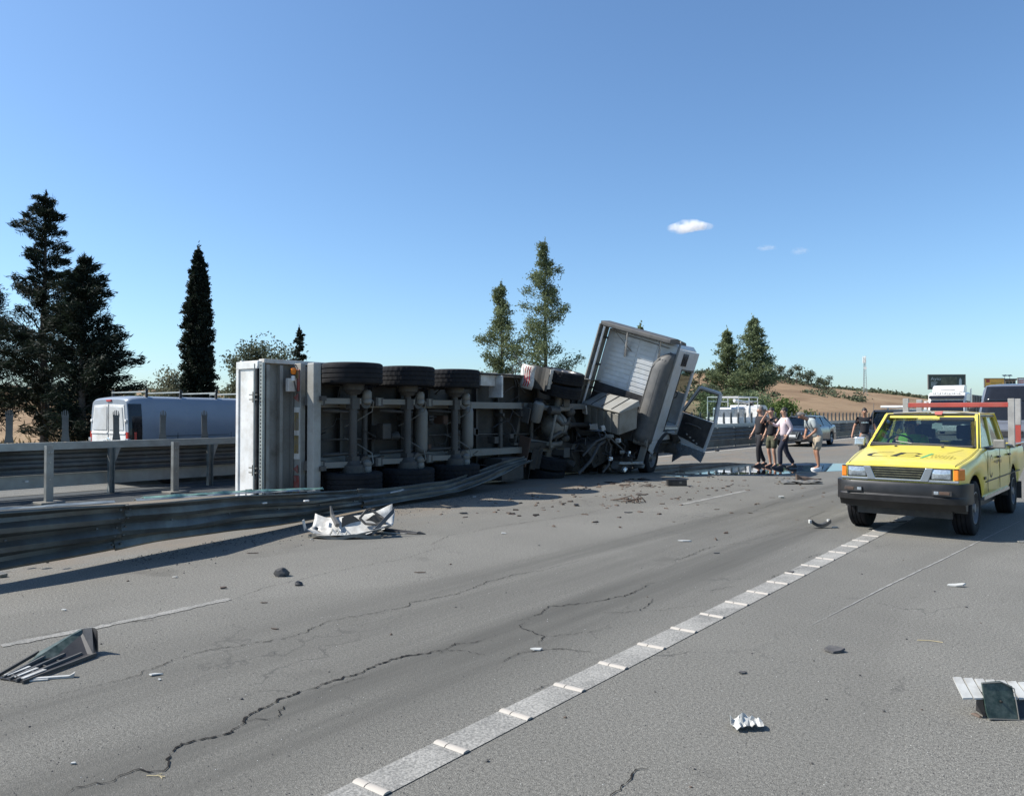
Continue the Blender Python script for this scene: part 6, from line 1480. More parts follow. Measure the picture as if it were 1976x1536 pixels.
bb, w, z0, z1 = board('billboard', 'dark green billboard with pale lettering above the white lorry', 1794, 1861, 724, 750, 160, -4, 'board')
FM = lambda x, z, y=-.012: Matrix.Translation((x, y, z)) @ Matrix.Rotation(R(90), 4, 'X')
M_['pale'] = PM('pale_print', (0.40, 0.50, 0.50), 0.6, 0, 0.1, 3)
M_['mid'] = PM('photo_print', (0.13, 0.15, 0.10), 0.6, 0, 0.6, .9, dirt=(0.05, 0.07, 0.045))
text('Ayiot', .95, M_['pale'], FM(-w / 2 + .35, z1 - 1.05), parent=bb, sx=1.15)
for k, ww in enumerate((1.3, 1.1, .9, .7)): part('small_lettering', lambda q: q.box(-w / 2 + .4, -w / 2 + .4 + ww, -.02, -.004, z1 - 1.55 - k * .28, z1 - 1.42 - k * .28), 'pale', bb)
part('picture', lambda q: q.box(-w * .16, w * .28, -.02, -.004, z0 + .15, z1 - .35), 'mid', bb)
part('bottle_picture', lambda q: q.prism([(w * .34, z0 + .2), (w * .41, z0 + .2), (w * .41, z1 - 1.0), (w * .385, z1 - .6), (w * .365, z1 - .6), (w * .34, z1 - 1.0)], .004, .02, Matrix(((1, 0, 0, 0), (0, 0, -1, 0), (0, 1, 0, 0), (0, 0, 0, 1)))), 'pale', bb)
yb, w, z0, z1 = board('billboard', 'yellow and orange sign with a red corner above the dark grey van', 1902, 1937, 731, 747, 190, -5, 'yboard')
part('red_square', lambda q: q.box(-w / 2 + .25, -w / 2 + 1.1, -.02, -.004, z1 - .9, z1 - .1), 'red', yb)
part('small_lettering', lambda q: [q.box(-w / 2 + 1.35 + k * .30, -w / 2 + 1.57 + k * .30, -.02, -.004, z0 + .8, z0 + 1.08 + .1 * (k % 3 == 0)) for k in range(9)], 'orangeink', yb)
st_, w, z0, z1 = board('billboard', 'small red and white sign at the right edge above the dark grey van', 1966, 1976, 730, 741, 190, -5, 'white')
part('red_band', lambda q: [q.box(-w / 2 + .1, w / 2 - .1, -.02, -.004, z0 + k * .5 + .2, z0 + k * .5 + .42) for k in range(2)], 'redplast', st_)
c0 = cw(1950, 195); g0 = H(c0.x, c0.y); zt_ = EYE + (797 - 730) / 1500 * 195
kb = thing('building', 'small pale roadside building with a dark flat roof between the two signs', 'building', Matrix.Translation((c0.x, c0.y, g0)) @ Matrix.Rotation(R(YAW - 5), 4, 'Z'))
hb = zt_ - g0
part('wall', lambda q: q.box(-1.3, 1.3, 0, 4, -.5, hb - .5), 'beige', kb)
part('roof', lambda q: q.box(-1.6, 1.6, -.4, 4.3, hb - .497, hb - .1), 'black', kb)
part('window', lambda q: [q.box(x, x + .6, -.03, -.003, hb - 1.7, hb - .8) for x in (-1.0, -.2, .6)], 'gloss', kb)
part('solar_panel', lambda q: [q.hexa([(x, .2, hb + .5), (x + 1.0, .2, hb + .62), (x + 1.0, 1.0, hb + .9), (x, 1.0, hb + .8), (x, .2, hb + .56), (x + 1.0, .2, hb + .68), (x + 1.0, 1.0, hb + .96), (x, 1.0, hb + .86)]) for x in (-1.5, -.3)] + [q.tube([(x, .6, hb - .1), (x, .6, hb + .7)], .05, 5) for x in (-1.0, .2)], 'gloss', kb)
# ------------------------------------------------------------------ people
def skin(name, nodes_, edges, mat, parent, root=0, sub=1, **k):
    """nodes_: {key: ((x,y,z), radius or (rx, ry))}; grows one continuous surface"""
    keys = list(nodes_); idx = {q: i for i, q in enumerate(keys)}
    me = bpy.data.meshes.new(name)
    me.from_pydata([tuple(nodes_[q][0]) for q in keys], [(idx[a], idx[b]) for a, b in edges], [])
    me.materials.append(M_[mat])
    o = link(name, me, parent)
    sm = o.modifiers.new('skin', 'SKIN'); sm.use_smooth_shade = True
    sv_ = me.skin_vertices[0].data
    for i, q in enumerate(keys):
        r = nodes_[q][1]
        sv_[i].radius = (r, r) if not isinstance(r, tuple) else r
        sv_[i].use_root = (i == root)
    ss = o.modifiers.new('smooth', 'SUBSURF'); ss.levels = sub; ss.render_levels = sub
    return o
BASE = dict(pel=(0, 0, .96), spi=(0, 0, 1.14), che=(0, 0, 1.32), nek=(0, 0, 1.47), hd0=(.02, 0, 1.55), hd1=(.03, 0, 1.64), hd2=(.015, 0, 1.72),
            hL=(0, .095, .90), kL=(.03, .10, .50), aL=(0, .10, .09), tL=(.17, .12, .04), hR=(0, -.095, .90), kR=(.03, -.10, .50), aR=(0, -.10, .09), tR=(.17, -.12, .04),
            sL=(0, .18, 1.41), eL=(-.02, .25, 1.14), wL=(.05, .26, .90), sR=(0, -.18, 1.41), eR=(-.02, -.25, 1.14), wR=(.05, -.26, .90))
def person(label, M, pose, top, bottom, shorts, hair, skn, shoes, sleeve=.5, bald=False, build=1.0, group=None, vest=None, sitting=False):
    J = {q: Vector(pose.get(q, BASE[q])) for q in BASE}
    root = thing('person', label, 'person', M, group)
    b_ = build
    N = dict(pel=(J['pel'], .085 * b_), spi=(J['spi'], .08 * b_), che=(J['che'], .09 * b_), nek=(J['nek'], .055), hd0=(J['hd0'], (.068, .062)), hd1=(J['hd1'], (.092, .076)), hd2=(J['hd2'], (.078, .070)))
    E = [('pel', 'spi'), ('spi', 'che'), ('che', 'nek'), ('nek', 'hd0'), ('hd0', 'hd1'), ('hd1', 'hd2')]
    fw = (J['hd1'] - J['hd0']).cross(Vector((0, 1, 0))); fw = -fw.normalized() if fw.x < 0 else fw.normalized()
    fw = Vector(pose.get('look', (fw.x, fw.y, fw.z))).normalized()
    N['nose'] = (J['hd1'] + fw * .105 - Vector((0, 0, .015)), .014); E.append(('hd1', 'nose'))
    for s in 'LR':
        sg = 1 if s == 'L' else -1
        N['h' + s] = (J['h' + s], .075 * b_); N['k' + s] = (J['k' + s], .056); N['m' + s] = (J['k' + s].lerp(J['a' + s], .35) - Vector((.015, 0, 0)), .056); N['a' + s] = (J['a' + s], .038); N['t' + s] = (J['t' + s] - Vector((0, 0, .008)), .020)
        E += [('pel', 'h' + s), ('h' + s, 'k' + s), ('k' + s, 'm' + s), ('m' + s, 'a' + s), ('a' + s, 't' + s)]
        N['s' + s] = (J['s' + s], .062 * b_); N['e' + s] = (J['e' + s], .042); N['w' + s] = (J['w' + s], .028)
        d = (J['w' + s] - J['e' + s]).normalized(); pm = J['w' + s] + d * .07; N['p' + s] = (pm, (.038, .020))
        E += [('che', 's' + s), ('s' + s, 'e' + s), ('e' + s, 'w' + s), ('w' + s, 'p' + s)]
        side = Vector(pose.get('palm' + s, (1, 0, 0))); side = (side - d * side.dot(d)).normalized(); up = d.cross(side)
        for f in range(4):
            o2 = side * (.027 - .018 * f)
            a = pm + d * .035 + o2; ln = (.058, .068, .062, .048)[f]
            N[f'f{s}{f}'] = (a, .0095); N[f'g{s}{f}'] = (a + d * ln * .6 + up * .012 * sg, .009); N[f'j{s}{f}'] = (a + d * ln + up * .035 * sg, .008)
            E += [('p' + s, f'f{s}{f}'), (f'f{s}{f}', f'g{s}{f}'), (f'g{s}{f}', f'j{s}{f}')]
        th = J['w' + s] + d * .03 + side * .035
        N['x' + s] = (th, .012); N['y' + s] = (th + d * .035 + side * .022, .010); E += [('w' + s, 'x' + s), ('x' + s, 'y' + s)]
    skin('body', N, E, skn, root)
    # shirt with sleeves
    T_ = dict(z=(J['pel'] - (J['spi'] - J['pel']) * .25, .145 * b_), a=(J['pel'] + (J['spi'] - J['pel']) * .2, .145 * b_), b=(J['spi'], .142 * b_), c=(J['che'], .155 * b_), d=(J['nek'] - (J['nek'] - J['che']) * .18, .078))
    Et = [('z', 'a'), ('a', 'b'), ('b', 'c'), ('c', 'd')]
    for s in 'LR':
        T_['s' + s] = (J['s' + s], .085 * b_); en = J['s' + s].lerp(J['e' + s], min(1, sleeve * 1.4)); T_['e' + s] = (en, .068 if sleeve < .8 else .056)
        Et += [('c', 's' + s), ('s' + s, 'e' + s)]
        if sleeve > .8: T_['w' + s] = (J['e' + s].lerp(J['w' + s], .93), .044); Et.append(('e' + s, 'w' + s))
    skin('shirt', T_, Et, top, root)
    if vest:
        V_ = dict(a=(J['pel'], .16 * b_), b=(J['spi'], .158 * b_), c=(J['che'], .175 * b_), d=(J['nek'] - (J['nek'] - J['che']) * .25, .09))
        skin('vest', V_, [('a', 'b'), ('b', 'c'), ('c', 'd')], vest, root)
    B_ = dict(p=(J['pel'] + (J['spi'] - J['pel']) * .3, .128 * b_), q=(J['pel'] - Vector((0, 0, .03)), .135 * b_))
    Eb = [('p', 'q')]
    for s in 'LR':
        B_['h' + s] = (J['h' + s] - Vector((0, 0, .02)), .108 * b_)
        kn = J['h' + s].lerp(J['k' + s], .93); B_['k' + s] = (kn, .092 if shorts else .080); Eb += [('q', 'h' + s), ('h' + s, 'k' + s)]
        if not shorts:
            B_['m' + s] = (J['k' + s].lerp(J['a' + s], .5), .072); B_['a' + s] = (J['a' + s] + Vector((0, 0, .03)), .062); Eb += [('k' + s, 'm' + s), ('m' + s, 'a' + s)]
        q = MB(); ft = J['t' + s] - J['a' + s]; ft.z = 0; ft.normalize(); sd3 = Vector((-ft.y, ft.x, 0)); bse = J['a' + s].copy(); zg = bse.z - .09
        rows = []
        for t, hw2, hh in ((-.075, .026, .085), (-.05, .036, .105), (.02, .040, .10), (.09, .044, .07), (.16, .044, .055), (.20, .032, .045), (.215, .015, .035)):
            c2 = bse + ft * t; lift = max(0, zg) * 1.0
            rows.append([Vector((c2.x, c2.y, zg)) + sd3 * hw2 * e0 + Vector((0, 0, e1 * hh)) for e0, e1 in ((-1, 0.02), (-1.05, .35), (-.8, .8), (-.3, 1), (.3, 1), (.8, .8), (1.05, .35), (1, 0.02))])
        q.loft(rows); q.build('shoe', M_[shoes], root, smooth=True)
    skin('shorts' if shorts else 'trousers', B_, Eb, bottom, root)
    # hair, ears, eyes
    hc = J['hd1'].lerp(J['hd2'], .45); upv = (J['hd2'] - J['hd0']).normalized(); bk = -fw
    q = MB(); rows = []
    for i in range(7):
        th = R(90 * i / 6) * (1.0 if not bald else .9); row = []
        for k in range(14):
            a = 2 * math.pi * k / 14
            lat = upv.cross(fw).normalized()
            r = .096 * math.sin(th) * (1.0); fr = math.cos(a)
            row.append(hc + bk * .012 + fw * (r * fr * (1.12 if fr < 0 else .95)) + lat * r * math.sin(a) * .86 + upv * (.098 * math.cos(th) * .98 - (.055 * (i / 6) ** 2 * (1 - fr) / 2)))
        rows.append(row)
    q.grid(rows, closed=True); q.build('hair', M_[hair], root, smooth=True)
    for sg in (-1, 1):
        lat = upv.cross(fw).normalized() * sg
        q = MB(); e = J['hd1'] + fw * .088 + lat * .032 + upv * .012
        q.lathe([(0, -.006), (.010, -.002), (.010, .003), (0, .005)], e, fw, 8); q.build('eye', M_['ink'], root)
        q = MB(); e = J['hd1'] + lat * .082 - fw * .005
        q.lathe([(0, -.012), (.026, -.008), (.030, 0), (.016, .010), (0, .008)], e, lat + bk * .3, 8); q.build('ear', M_[skn], root, smooth=True)
    return root
def pm(px, D, face, z=0.0):                  # face: degrees turned from looking straight at the viewer, + = towards the right of the picture
    p = cw(px, D); fx = cw(px, D - 1) - p
    ang = math.degrees(math.atan2(-p.y, -p.x)) + face
    return Matrix.Translation((p.x, p.y, z)) @ Matrix.Rotation(R(ang), 4, 'Z')
person('bearded man in black clothes walking left beside the puddle', pm(1466, 23.4, -62), dict(che=(-.05, 0, 1.36), spi=(-.03, 0, 1.17), nek=(-.05, 0, 1.51), hd0=(-.02, 0, 1.59), hd1=(-.0, 0, 1.68), hd2=(-.02, 0, 1.76), pel=(0, 0, .98), sL=(-.06, .20, 1.45), eL=(-.10, .27, 1.17), wL=(.0, .27, .93), sR=(-.05, -.20, 1.45), eR=(-.03, -.30, 1.18), wR=(.10, -.30, .95), kL=(.12, .1, .53), aL=(.10, .11, .09), tL=(.26, .13, .04), kR=(-.02, -.1, .52), aR=(-.20, -.10, .10), tR=(-.04, -.11, .04)), 'blackcloth', 'blackcloth', False, 'greyhair', 'skin', 'dshoe', .45, build=1.08)
person('person in dark tee and olive shorts raising a hand to the face', pm(1489, 22.9, -35), dict(eR=(.22, -.22, 1.30), wR=(.20, -.08, 1.53), palmR=(0, 1, 0), eL=(-.02, .26, 1.15), wL=(.10, .24, .95), kL=(.06, .10, .50), aL=(.0, .11, .09), kR=(.02, -.1, .5), aR=(-.08, -.1, .09)), 'blackcloth', 'olive', True, 'hair', 'skin', 'dshoe', .5)
person('person in a pale pink shirt and dark trousers stepping left', pm(1514, 22.35, -72), dict(che=(-.02, 0, 1.33), kL=(.18, .09, .55), aL=(.16, .10, .09), tL=(.32, .11, .04), kR=(-.06, -.1, .50), aR=(-.28, -.1, .12), tR=(-.13, -.1, .04), eL=(-.12, .24, 1.16), wL=(.02, .22, .94), eR=(.16, -.22, 1.22), wR=(.34, -.10, 1.30)), 'pink', 'navy', False, 'hair', 'skin', 'dshoe', .95)
person('balding man in grey jersey and beige shorts bending over the puddle', pm(1574, 21.9, -68), dict(pel=(-.06, 0, .97), spi=(.02, 0, 1.15), che=(.13, 0, 1.31), nek=(.25, 0, 1.43), hd0=(.33, 0, 1.47), hd1=(.41, 0, 1.52), hd2=(.46, 0, 1.585), look=(.85, 0, -.5), sL=(.15, .20, 1.38), eL=(.10, .28, 1.12), wL=(.26, .16, .95), sR=(.17, -.20, 1.38), eR=(.16, -.28, 1.12), wR=(.29, -.06, .96), hL=(-.06, .1, .91), hR=(-.06, -.1, .91), kL=(.02, .11, .50), kR=(-.02, -.11, .50), aL=(-.02, .12, .09), aR=(-.12, -.12, .09), tL=(.15, .14, .04), tR=(.05, -.14, .04)), 'greytee', 'beige', True, 'greyhair', 'tan', 'shoe', .62, bald=True, build=1.1)
w5 = person('young man in a black printed tee walking towards the viewer by the pickup', pm(1668, 25, 4), dict(eL=(-.02, .30, 1.16), wL=(.03, .36, .93), eR=(-.02, -.30, 1.16), wR=(.05, -.36, .93), kL=(.10, .09, .52), aL=(.08, .1, .09), kR=(0, -.1, .5), aR=(-.2, -.1, .11)), 'blackcloth', 'grey', False, 'hair', 'tan', 'dshoe', .5)
part('shirt_print', lambda q: [q.box(.150 - .012 * abs(k - 2), .158 - .012 * abs(k - 2), -.10 + k * .042, -.068 + k * .042, 1.275, 1.31 + .01 * (k % 2)) for k in range(5)], 'pale', w5)
# driver in the pickup, and a passenger's lime vest seen through the screen
pkm = at(11.12, 2.25, 0, -92.7)
person('person in a lime vest seated at the wheel of the yellow pickup', pkm @ Matrix.Translation((-2.18, -.37, -.12)), dict(pel=(.05, 0, .95), spi=(-.02, 0, 1.12), che=(-.06, 0, 1.28), nek=(-.06, 0, 1.40), hd0=(-.03, 0, 1.46), hd1=(-.01, 0, 1.53), hd2=(-.02, 0, 1.59), sL=(-.05, .18, 1.34), sR=(-.05, -.18, 1.34), eL=(.12, .24, 1.14), wL=(.38, .14, 1.24), eR=(.12, -.24, 1.14), wR=(.38, -.14, 1.24), hL=(.10, .1, .93), hR=(.10, -.1, .93), kL=(.50, .12, .90), kR=(.50, -.12, .90), aL=(.55, .12, .67), aR=(.55, -.12, .67), tL=(.70, .12, .62), tR=(.70, -.12, .62)), 'hivis', 'navy', False, 'hair', 'tan', 'dshoe', .6)

# ------------------------------------------------------------------ wreckage on the road
def place(px, py, rz=0, z=0.0, rx=0, ry=0):  # x across the picture, y away from the viewer
    p = gp(px, py)
    return Matrix.Translation((p.x, p.y, z)) @ Matrix.Rotation(R(YAW + rz), 4, 'Z') @ Matrix.Rotation(R(ry), 4, 'Y') @ Matrix.Rotation(R(rx), 4, 'X')
# torn corner of the lorry's bumper
BP = thing('broken_bumper', 'big torn white bumper shell lying open on the road before the rail', 'wreckage', place(672, 1040, 3))
def trough(q, x0, x1, y0, y1, h0, h1, hole=True, seed=0):
    nx, ny = 26, 12; vs = []
    for i in range(nx + 1):
        s = i / nx; r = []
        for j in range(ny + 1):
            t = j / ny
            x = lerp(x0, x1, s) + .05 * (t - .5) * math.sin(s * 3); y = lerp(y0, y1, t) + .16 * (2 * s - 1) ** 2 + .02 * noise.noise(Vector((s * 6, t * 4, seed)))
            z = .015 + lerp(h0, h1, s) * abs(2 * t - 1) ** 2.6 * (1 if t > .5 else .22) + .30 * max(0, s - .62) ** 1.35 * 1.2 + .24 * max(0, .14 - s) * 2 + .018 * noise.noise(Vector((s * 5, t * 5, seed + 3)))
            r.append((x, y, max(.008, z)))
        vs.append(r)
    o = len(q.v); q.v += [p for r in vs for p in r]
    for i in range(nx):
        for j in range(ny):
            n = noise.noise(Vector((i * .38, j * .55, seed + 8)))
            if hole and (n > .30 and j < 9): continue
            if i in (0, nx - 1) and noise.noise(Vector((i, j * 1.3, seed))) > .15: continue
            a = o + i * (ny + 1) + j
            q.f.append((a, a + ny + 1, a + ny + 2, a + 1))
part('shell', lambda q: trough(q, -.56, .52, -.02, .62, .15, .26), 'bone', BP, thick=.008, smooth=True)
part('front_lip', lambda q: q.grid([[(lerp(-.52, .40, s / 12), -.015 + .14 * (2 * s / 12 - 1) ** 2, z + .02 * math.sin(s)) for z in (.008, .05)] for s in range(13)]), 'lgrey', BP, thick=.010)
part('end_wing', lambda q: q.grid([[(.30 + .25 * s / 6, .05 + .28 * s / 6 + .03 * t, .03 + .26 * s / 6 + .07 * t) for t in (0, 1)] for s in range(7)]), 'grey', BP, thick=.012)
part('left_corner', lambda q: q.grid([[(-.56 - .03 * t, .10 + .1 * s / 3, .10 + .13 * t) for t in (0, 1)] for s in range(4)]), 'bone', BP, thick=.012)
part('headlamp_frame', lambda q: (q.grid([[(-.16 + .58 * s / 10, .52 + .06 * math.sin(s / 10 * 3.1), z + .05 * math.sin(s)) for z in (.02, .20)] for s in range(11)]), q.tube([(.08, .50, .20), (.16, .55, .30), (.20, .60, .31), (.34, .56, .22), (.42, .50, .18), (.30, .46, .12), (.16, .47, .13), (.08, .50, .20)], .014, 6)), 'dusty', BP, thick=.008)
part('torn_strut', lambda q: q.tube([(-.20, .42, .12), (-.30, .62, .22), (-.34, .70, .34)], [.035, .03, .012], 5), 'grey', BP)
part('splinter', lambda q: [q.tube([(x, y, .03), (x + .04, y - .03, .10), (x + .09, y - .05, .05)], .014, 4) for x, y in ((-.16, .10), (-.05, .06), (-.26, .20))], 'bone', BP)
st_ = thing('trim_strip', 'long black torn trim strip poking out right of the white bumper shell', 'wreckage', place(775, 1028, -14))
part('strip', lambda q: q.loft([[(lerp(-.22, .24, s / 7), y + .02 * noise.noise(Vector((s, 0, 1))), z + .02 * noise.noise(Vector((s, 3, 1)))) for y, z in ((-.05, .01), (.05, .01), (.045, .055 - .006 * s), (-.04, .05 - .004 * s))] for s in range(8)]), 'black', st_)
part('torn_end', lambda q: q.hexa([(.24, -.05, .005), (.36, -.03, .005), (.30, .01, .005), (.24, .04, .005), (.24, -.05, .03), (.35, -.03, .015), (.30, .01, .02), (.24, .04, .03)]), 'black', st_)
part('white_sliver', lambda q: q.hexa([(-.25, -.09, .005), (.08, -.075, .005), (.1, -.06, .005), (-.25, -.06, .005), (-.25, -.09, .02), (.08, -.075, .012), (.1, -.06, .012), (-.25, -.06, .02)]), 'bone', st_)

# louvred panel at the lower left
LP = thing('louvre_panel', 'dark ribbed louvre panel broken off, lying at the lower left of the road', 'wreckage', place(96, 1288, 0))
Q0 = gp(96, 1288)
def lq(px, py, z): return LP.matrix_world.inverted() @ gp(px, py, z)
def slab(q, pts, th=.006):
    n = Vector((0, 0, th)); q.hexa([p - n for p in pts] + list(pts))
a0, a1, a2, a3 = lq(4, 1304, .012), lq(52, 1311, .008), lq(191, 1257, .02), lq(190, 1222, .10)
part('tray', lambda q: (slab(q, [a0, a1, a2, lq(160, 1240, .03)])), 'black', LP)
part('back_wall', lambda q: q.loft([[lq(86, 1252, .04), lq(88, 1268, .03), lq(92, 1266, .03), lq(90, 1250, .04)], [lq(160, 1211, .15), lq(186, 1262, .012), lq(190, 1260, .012), lq(164, 1210, .15)], [lq(182, 1208, .17), lq(191, 1256, .015), lq(194, 1254, .015), lq(188, 1209, .17)], [lq(190, 1214, .155), lq(192, 1255, .016), lq(195, 1253, .016), lq(193, 1215, .155)]]), 'black', LP)
part('side_web', lambda q: q.hexa([lq(60, 1276, .02), lq(190, 1254, .02), lq(191, 1250, .02), lq(62, 1273, .02), lq(82, 1254, .05), lq(160, 1211, .15), lq(163, 1212, .15), lq(84, 1256, .05)]), 'circuit', LP)
for k in range(5):
    f = k / 4
    s0 = lq(lerp(0, 50, f), lerp(1298, 1309, f), .022); s1 = lq(lerp(80, 190, f), lerp(1252, 1256, f), lerp(.055, .03, f))
    dd = (s1 - s0).cross(Vector((0, 0, 1))).normalized() * .006
    part('louvre', lambda q: q.hexa([s0 - dd - Vector((0, 0, .02)), s0 + dd - Vector((0, 0, .02)), s1 + dd - Vector((0, 0, .02)), s1 - dd - Vector((0, 0, .02)), s0 - dd, s0 + dd, s1 + dd, s1 - dd]), 'dusty' if k in (0, 4) else 'grey', LP)
for k in range(4):
    s0 = lq(30 + k * 26, 1297 - k * 10, .024); s1 = lq(48 + k * 26, 1303 - k * 10, .022)
    dd = (s1 - s0).cross(Vector((0, 0, 1))).normalized() * .005
    part('cross_rib', lambda q: q.hexa([s0 - dd - Vector((0, 0, .012)), s0 + dd - Vector((0, 0, .012)), s1 + dd - Vector((0, 0, .012)), s1 - dd - Vector((0, 0, .012)), s0 - dd, s0 + dd, s1 + dd, s1 - dd]), 'dusty', LP)
for k in range(3):
    c2 = lq(18 + k * 15, 1300 + k * 3, .016); d2 = lq(62 + k * 15, 1283 + k * 3, .02)
    wv = (d2 - c2).cross(Vector((0, 0, 1))).normalized() * .017
    part('pale_blade', lambda q: q.hexa([c2 - wv, c2 + wv, d2 + wv, d2 - wv, c2 - wv + Vector((0, 0, .006)), c2 + wv + Vector((0, 0, .006)), d2 + wv + Vector((0, 0, .006)), d2 - wv + Vector((0, 0, .006))]), 'bone', LP)
ws = thing('plastic_strip', 'white plastic strip beside the dark louvre panel', 'wreckage', place(105, 1306, 13))
part('strip', lambda q: (q.box(-.13, .10, -.012, .012, .002, .014), q.hexa([(.10, -.012, .002), (.125, -.012, .002), (.12, .02, .002), (.10, .012, .002), (.10, -.012, .014), (.13, -.012, .03), (.125, .02, .03), (.10, .012, .014)])), 'bone', ws)
part('sliver', lambda q: q.box(-.11, -.01, -.032, -.018, .002, .010), 'bone', ws)

# dark green plate and white ribbed piece at the lower right
GB = thing('control_module', 'scratched dark green square plate standing on white ribbed plastic, lower right', 'wreckage', place(1925, 1384, 4))
part('plate', lambda q: q.prism([(-.072, 0), (.09, -.012), (.092, .15), (.03, .178), (-.075, .172), (-.078, .03)], -.004, .004, Matrix(((1, 0, 0, 0), (0, .28, -1, 0), (0, 1, .2, .008), (0, 0, 0, 1)))), 'circuit', GB, bevel=.003)
part('plate_edge', lambda q: q.tube([(-.072, -.006, .01), (.09, -.010, .002), (.094, .030, .15), (.03, .04, .182), (-.076, .04, .178)], .0035, 5), 'lgrey', GB)
part('pin', lambda q: q.lathe([(0, -.008), (.006, -.008), (.006, .004), (0, .004)], (.01, .012, .09), (0, -1, 0), 10), 'ink', GB)
part('body', lambda q: q.hexa([(-.06, .03, .002), (.24, .02, .002), (.26, .14, .002), (-.05, .13, .002), (-.06, .07, .12), (.24, .07, .10), (.26, .12, .09), (-.05, .12, .12)]), 'black', GB)
for k in range(7):
    x = -.165 + k * .062
    part('rib', lambda q: q.hexa([(x - .02, .035, .098 - .002 * k), (x + .034, .035, .098 - .002 * k), (x + .055, .16, .165 - .006 * k), (x + .003 + .004, .16, .165 - .006 * k), (x - .02, .035, .106 - .002 * k), (x + .034, .035, .106 - .002 * k), (x + .055, .16, .173 - .006 * k), (x + .007, .16, .173 - .006 * k)]), 'bone', GB)
part('reddish_chip', lambda q: q.hexa([(-.10, .03, .002), (-.085, .03, .002), (-.075, .09, .002), (-.11, .09, .002), (-.095, .035, .01), (-.085, .035, .01), (-.08, .08, .01), (-.10, .08, .01)]), 'brown', GB)

def chip(name, label, px, py, sx, sy, th, mat, seed, rz=0, tilt=6, n=7, cat='debris', group=None, bend=.15):
    """broken flat piece: uneven outline, bent, with thickness"""
    rr = random.Random(seed); q = MB(); pts = []
    for k in range(n):
        a = 2 * math.pi * (k + rr.uniform(-.3, .3)) / n; r = rr.uniform(.65, 1.1)
        pts.append((math.cos(a) * sx / 2 * r, math.sin(a) * sy / 2 * r))
    zf = lambda x, y: bend * (x * x / max(sx, .01) + .3 * y) + rr.uniform(0, .1) * th
    bt = [(x, y, zf(x, y)) for x, y in pts]; tp_ = [(x * .93, y * .93, z + th) for x, y, z in bt]
    th *= .55; tp_ = [(x, y, z - th * .8) for x, y, z in tp_]; tp_ = [(x, y, z_ + th) for (x, y, _), (_, _, z_) in zip(tp_, bt)]; cz = th * 1.2
    vs = bt + tp_ + [(0, 0, cz)]
    q.add(vs, [tuple(range(n - 1, -1, -1))] + [(k, (k + 1) % n, n + (k + 1) % n, n + k) for k in range(n)] + [(n + k, n + (k + 1) % n, 2 * n) for k in range(n)])
    o = q.build(name, M_[mat])
    o.matrix_world = place(px, py, rz, .004, rr.uniform(-tilt, tilt), rr.uniform(-tilt, tilt))
    mz = min((o.matrix_world @ v_.co).z for v_ in o.data.vertices); o.location.z += .003 - mz
    return tag(o, label, cat, group)
def lump(name, label, px, py, d, mat, seed, cat='debris', group=None, rz=0):
    import bmesh
    bm = bmesh.new(); bmesh.ops.create_icosphere(bm, subdivisions=2, radius=.5)
    for v_ in bm.verts:
        v_.co *= 1 + .45 * noise.noise(v_.co * 2.2 + Vector((seed * 3.3, 0, 0)))
        v_.co = Vector((v_.co.x * d[0], v_.co.y * d[1], max(-.28, v_.co.z) * d[2]))
    me = bpy.data.meshes.new(name); bm.to_mesh(me); bm.free(); me.materials.append(M_[mat])
    o = link(name, me); o.matrix_world = place(px, py, rz, 0)
    mz = min(v_.co.z for v_ in me.vertices); o.location.z = -mz - .002
    return tag(o, label, cat, group)
chip('asphalt_slab', 'dark flat slab of broken asphalt alone on the shoulder, lower right', 1606, 1254, .15, .15, .022, 'stone', 21, 0, 4, 7, 'stone')
lump('stone', 'dark grey faceted stone between the dashed line and the guardrail', 546, 1110, (.13, .11, .12), 'stone', 3, 'stone')
lump('stone', 'smaller black lump just right of the dark grey faceted stone', 578, 1128, (.07, .06, .06), 'black', 4, 'stone')
chip('plastic_shard', 'white bent plastic shard near the crack in mid lane', 1034, 1252, .105, .045, .012, 'bone', 22, -8, 12, 6)
q = MB(); q.grid([[((i / 9 - .5) * .16 * (1 - .25 * abs(j / 6 - .5)) + .01 * noise.noise(Vector((i, j, 4))), (j / 6 - .5) * .10 + .02 * noise.noise(Vector((i * .7, j * .8, 9))), .012 + .07 * abs(noise.noise(Vector((i * .42, j * .5, 1)))) + .02 * abs(noise.noise(Vector((i * 1.1, j * 1.3, 6))))) for j in range(7)] for i in range(10)])
o = q.build('crumpled_plastic', M_['bone'], thick=.003); o.matrix_world = place(1437, 1399, 6)
tag(o, 'crumpled pale grey plastic scrap at the bottom of the shoulder', 'debris')
chip('plastic_shard', 'long white plastic shard on the shoulder before the pickup', 1841, 1130, .17, .055, .02, 'bone', 24, -14, 8, 7)
chip('plastic_shard', 'white triangular shard lying on the crack, lower left', 305, 1299, .085, .05, .012, 'bone', 25, 12, 8, 4)
chip('plastic_shard', 'tiny white chip below the triangular white shard', 312, 1309, .03, .02, .008, 'bone', 26, 0, 8, 5)
chip('plastic_strip', 'short pale strip lying left of the dark tyre smear in mid lane', 1319, 1044, .20, .06, .02, 'bone', 27, 0, 6, 6)
chip('plastic_shard', 'small white crumpled chip on the lane right of the dash', 1507, 961, .15, .10, .06, 'bone', 28, 0, 10, 7)
pb = thing('plastic_box', 'black oblong plastic box on the road before the puddle', 'debris', place(1305, 937, 2))
part('box', lambda q: q.box(-.21, .21, -.09, .09, .004, .125), 'black', pb, bevel=.012)
part('box_lid', lambda q: q.box(-.215, .215, -.095, .095, .128, .14), 'black', pb, bevel=.005)
part('latch', lambda q: q.box(.04, .09, -.10, -.092, .06, .10), 'lgrey', pb)
fl = thing('body_panel', 'pale bent body panel with dark scrap on it, left of the pickup', 'wreckage', place(1542, 933, 4))
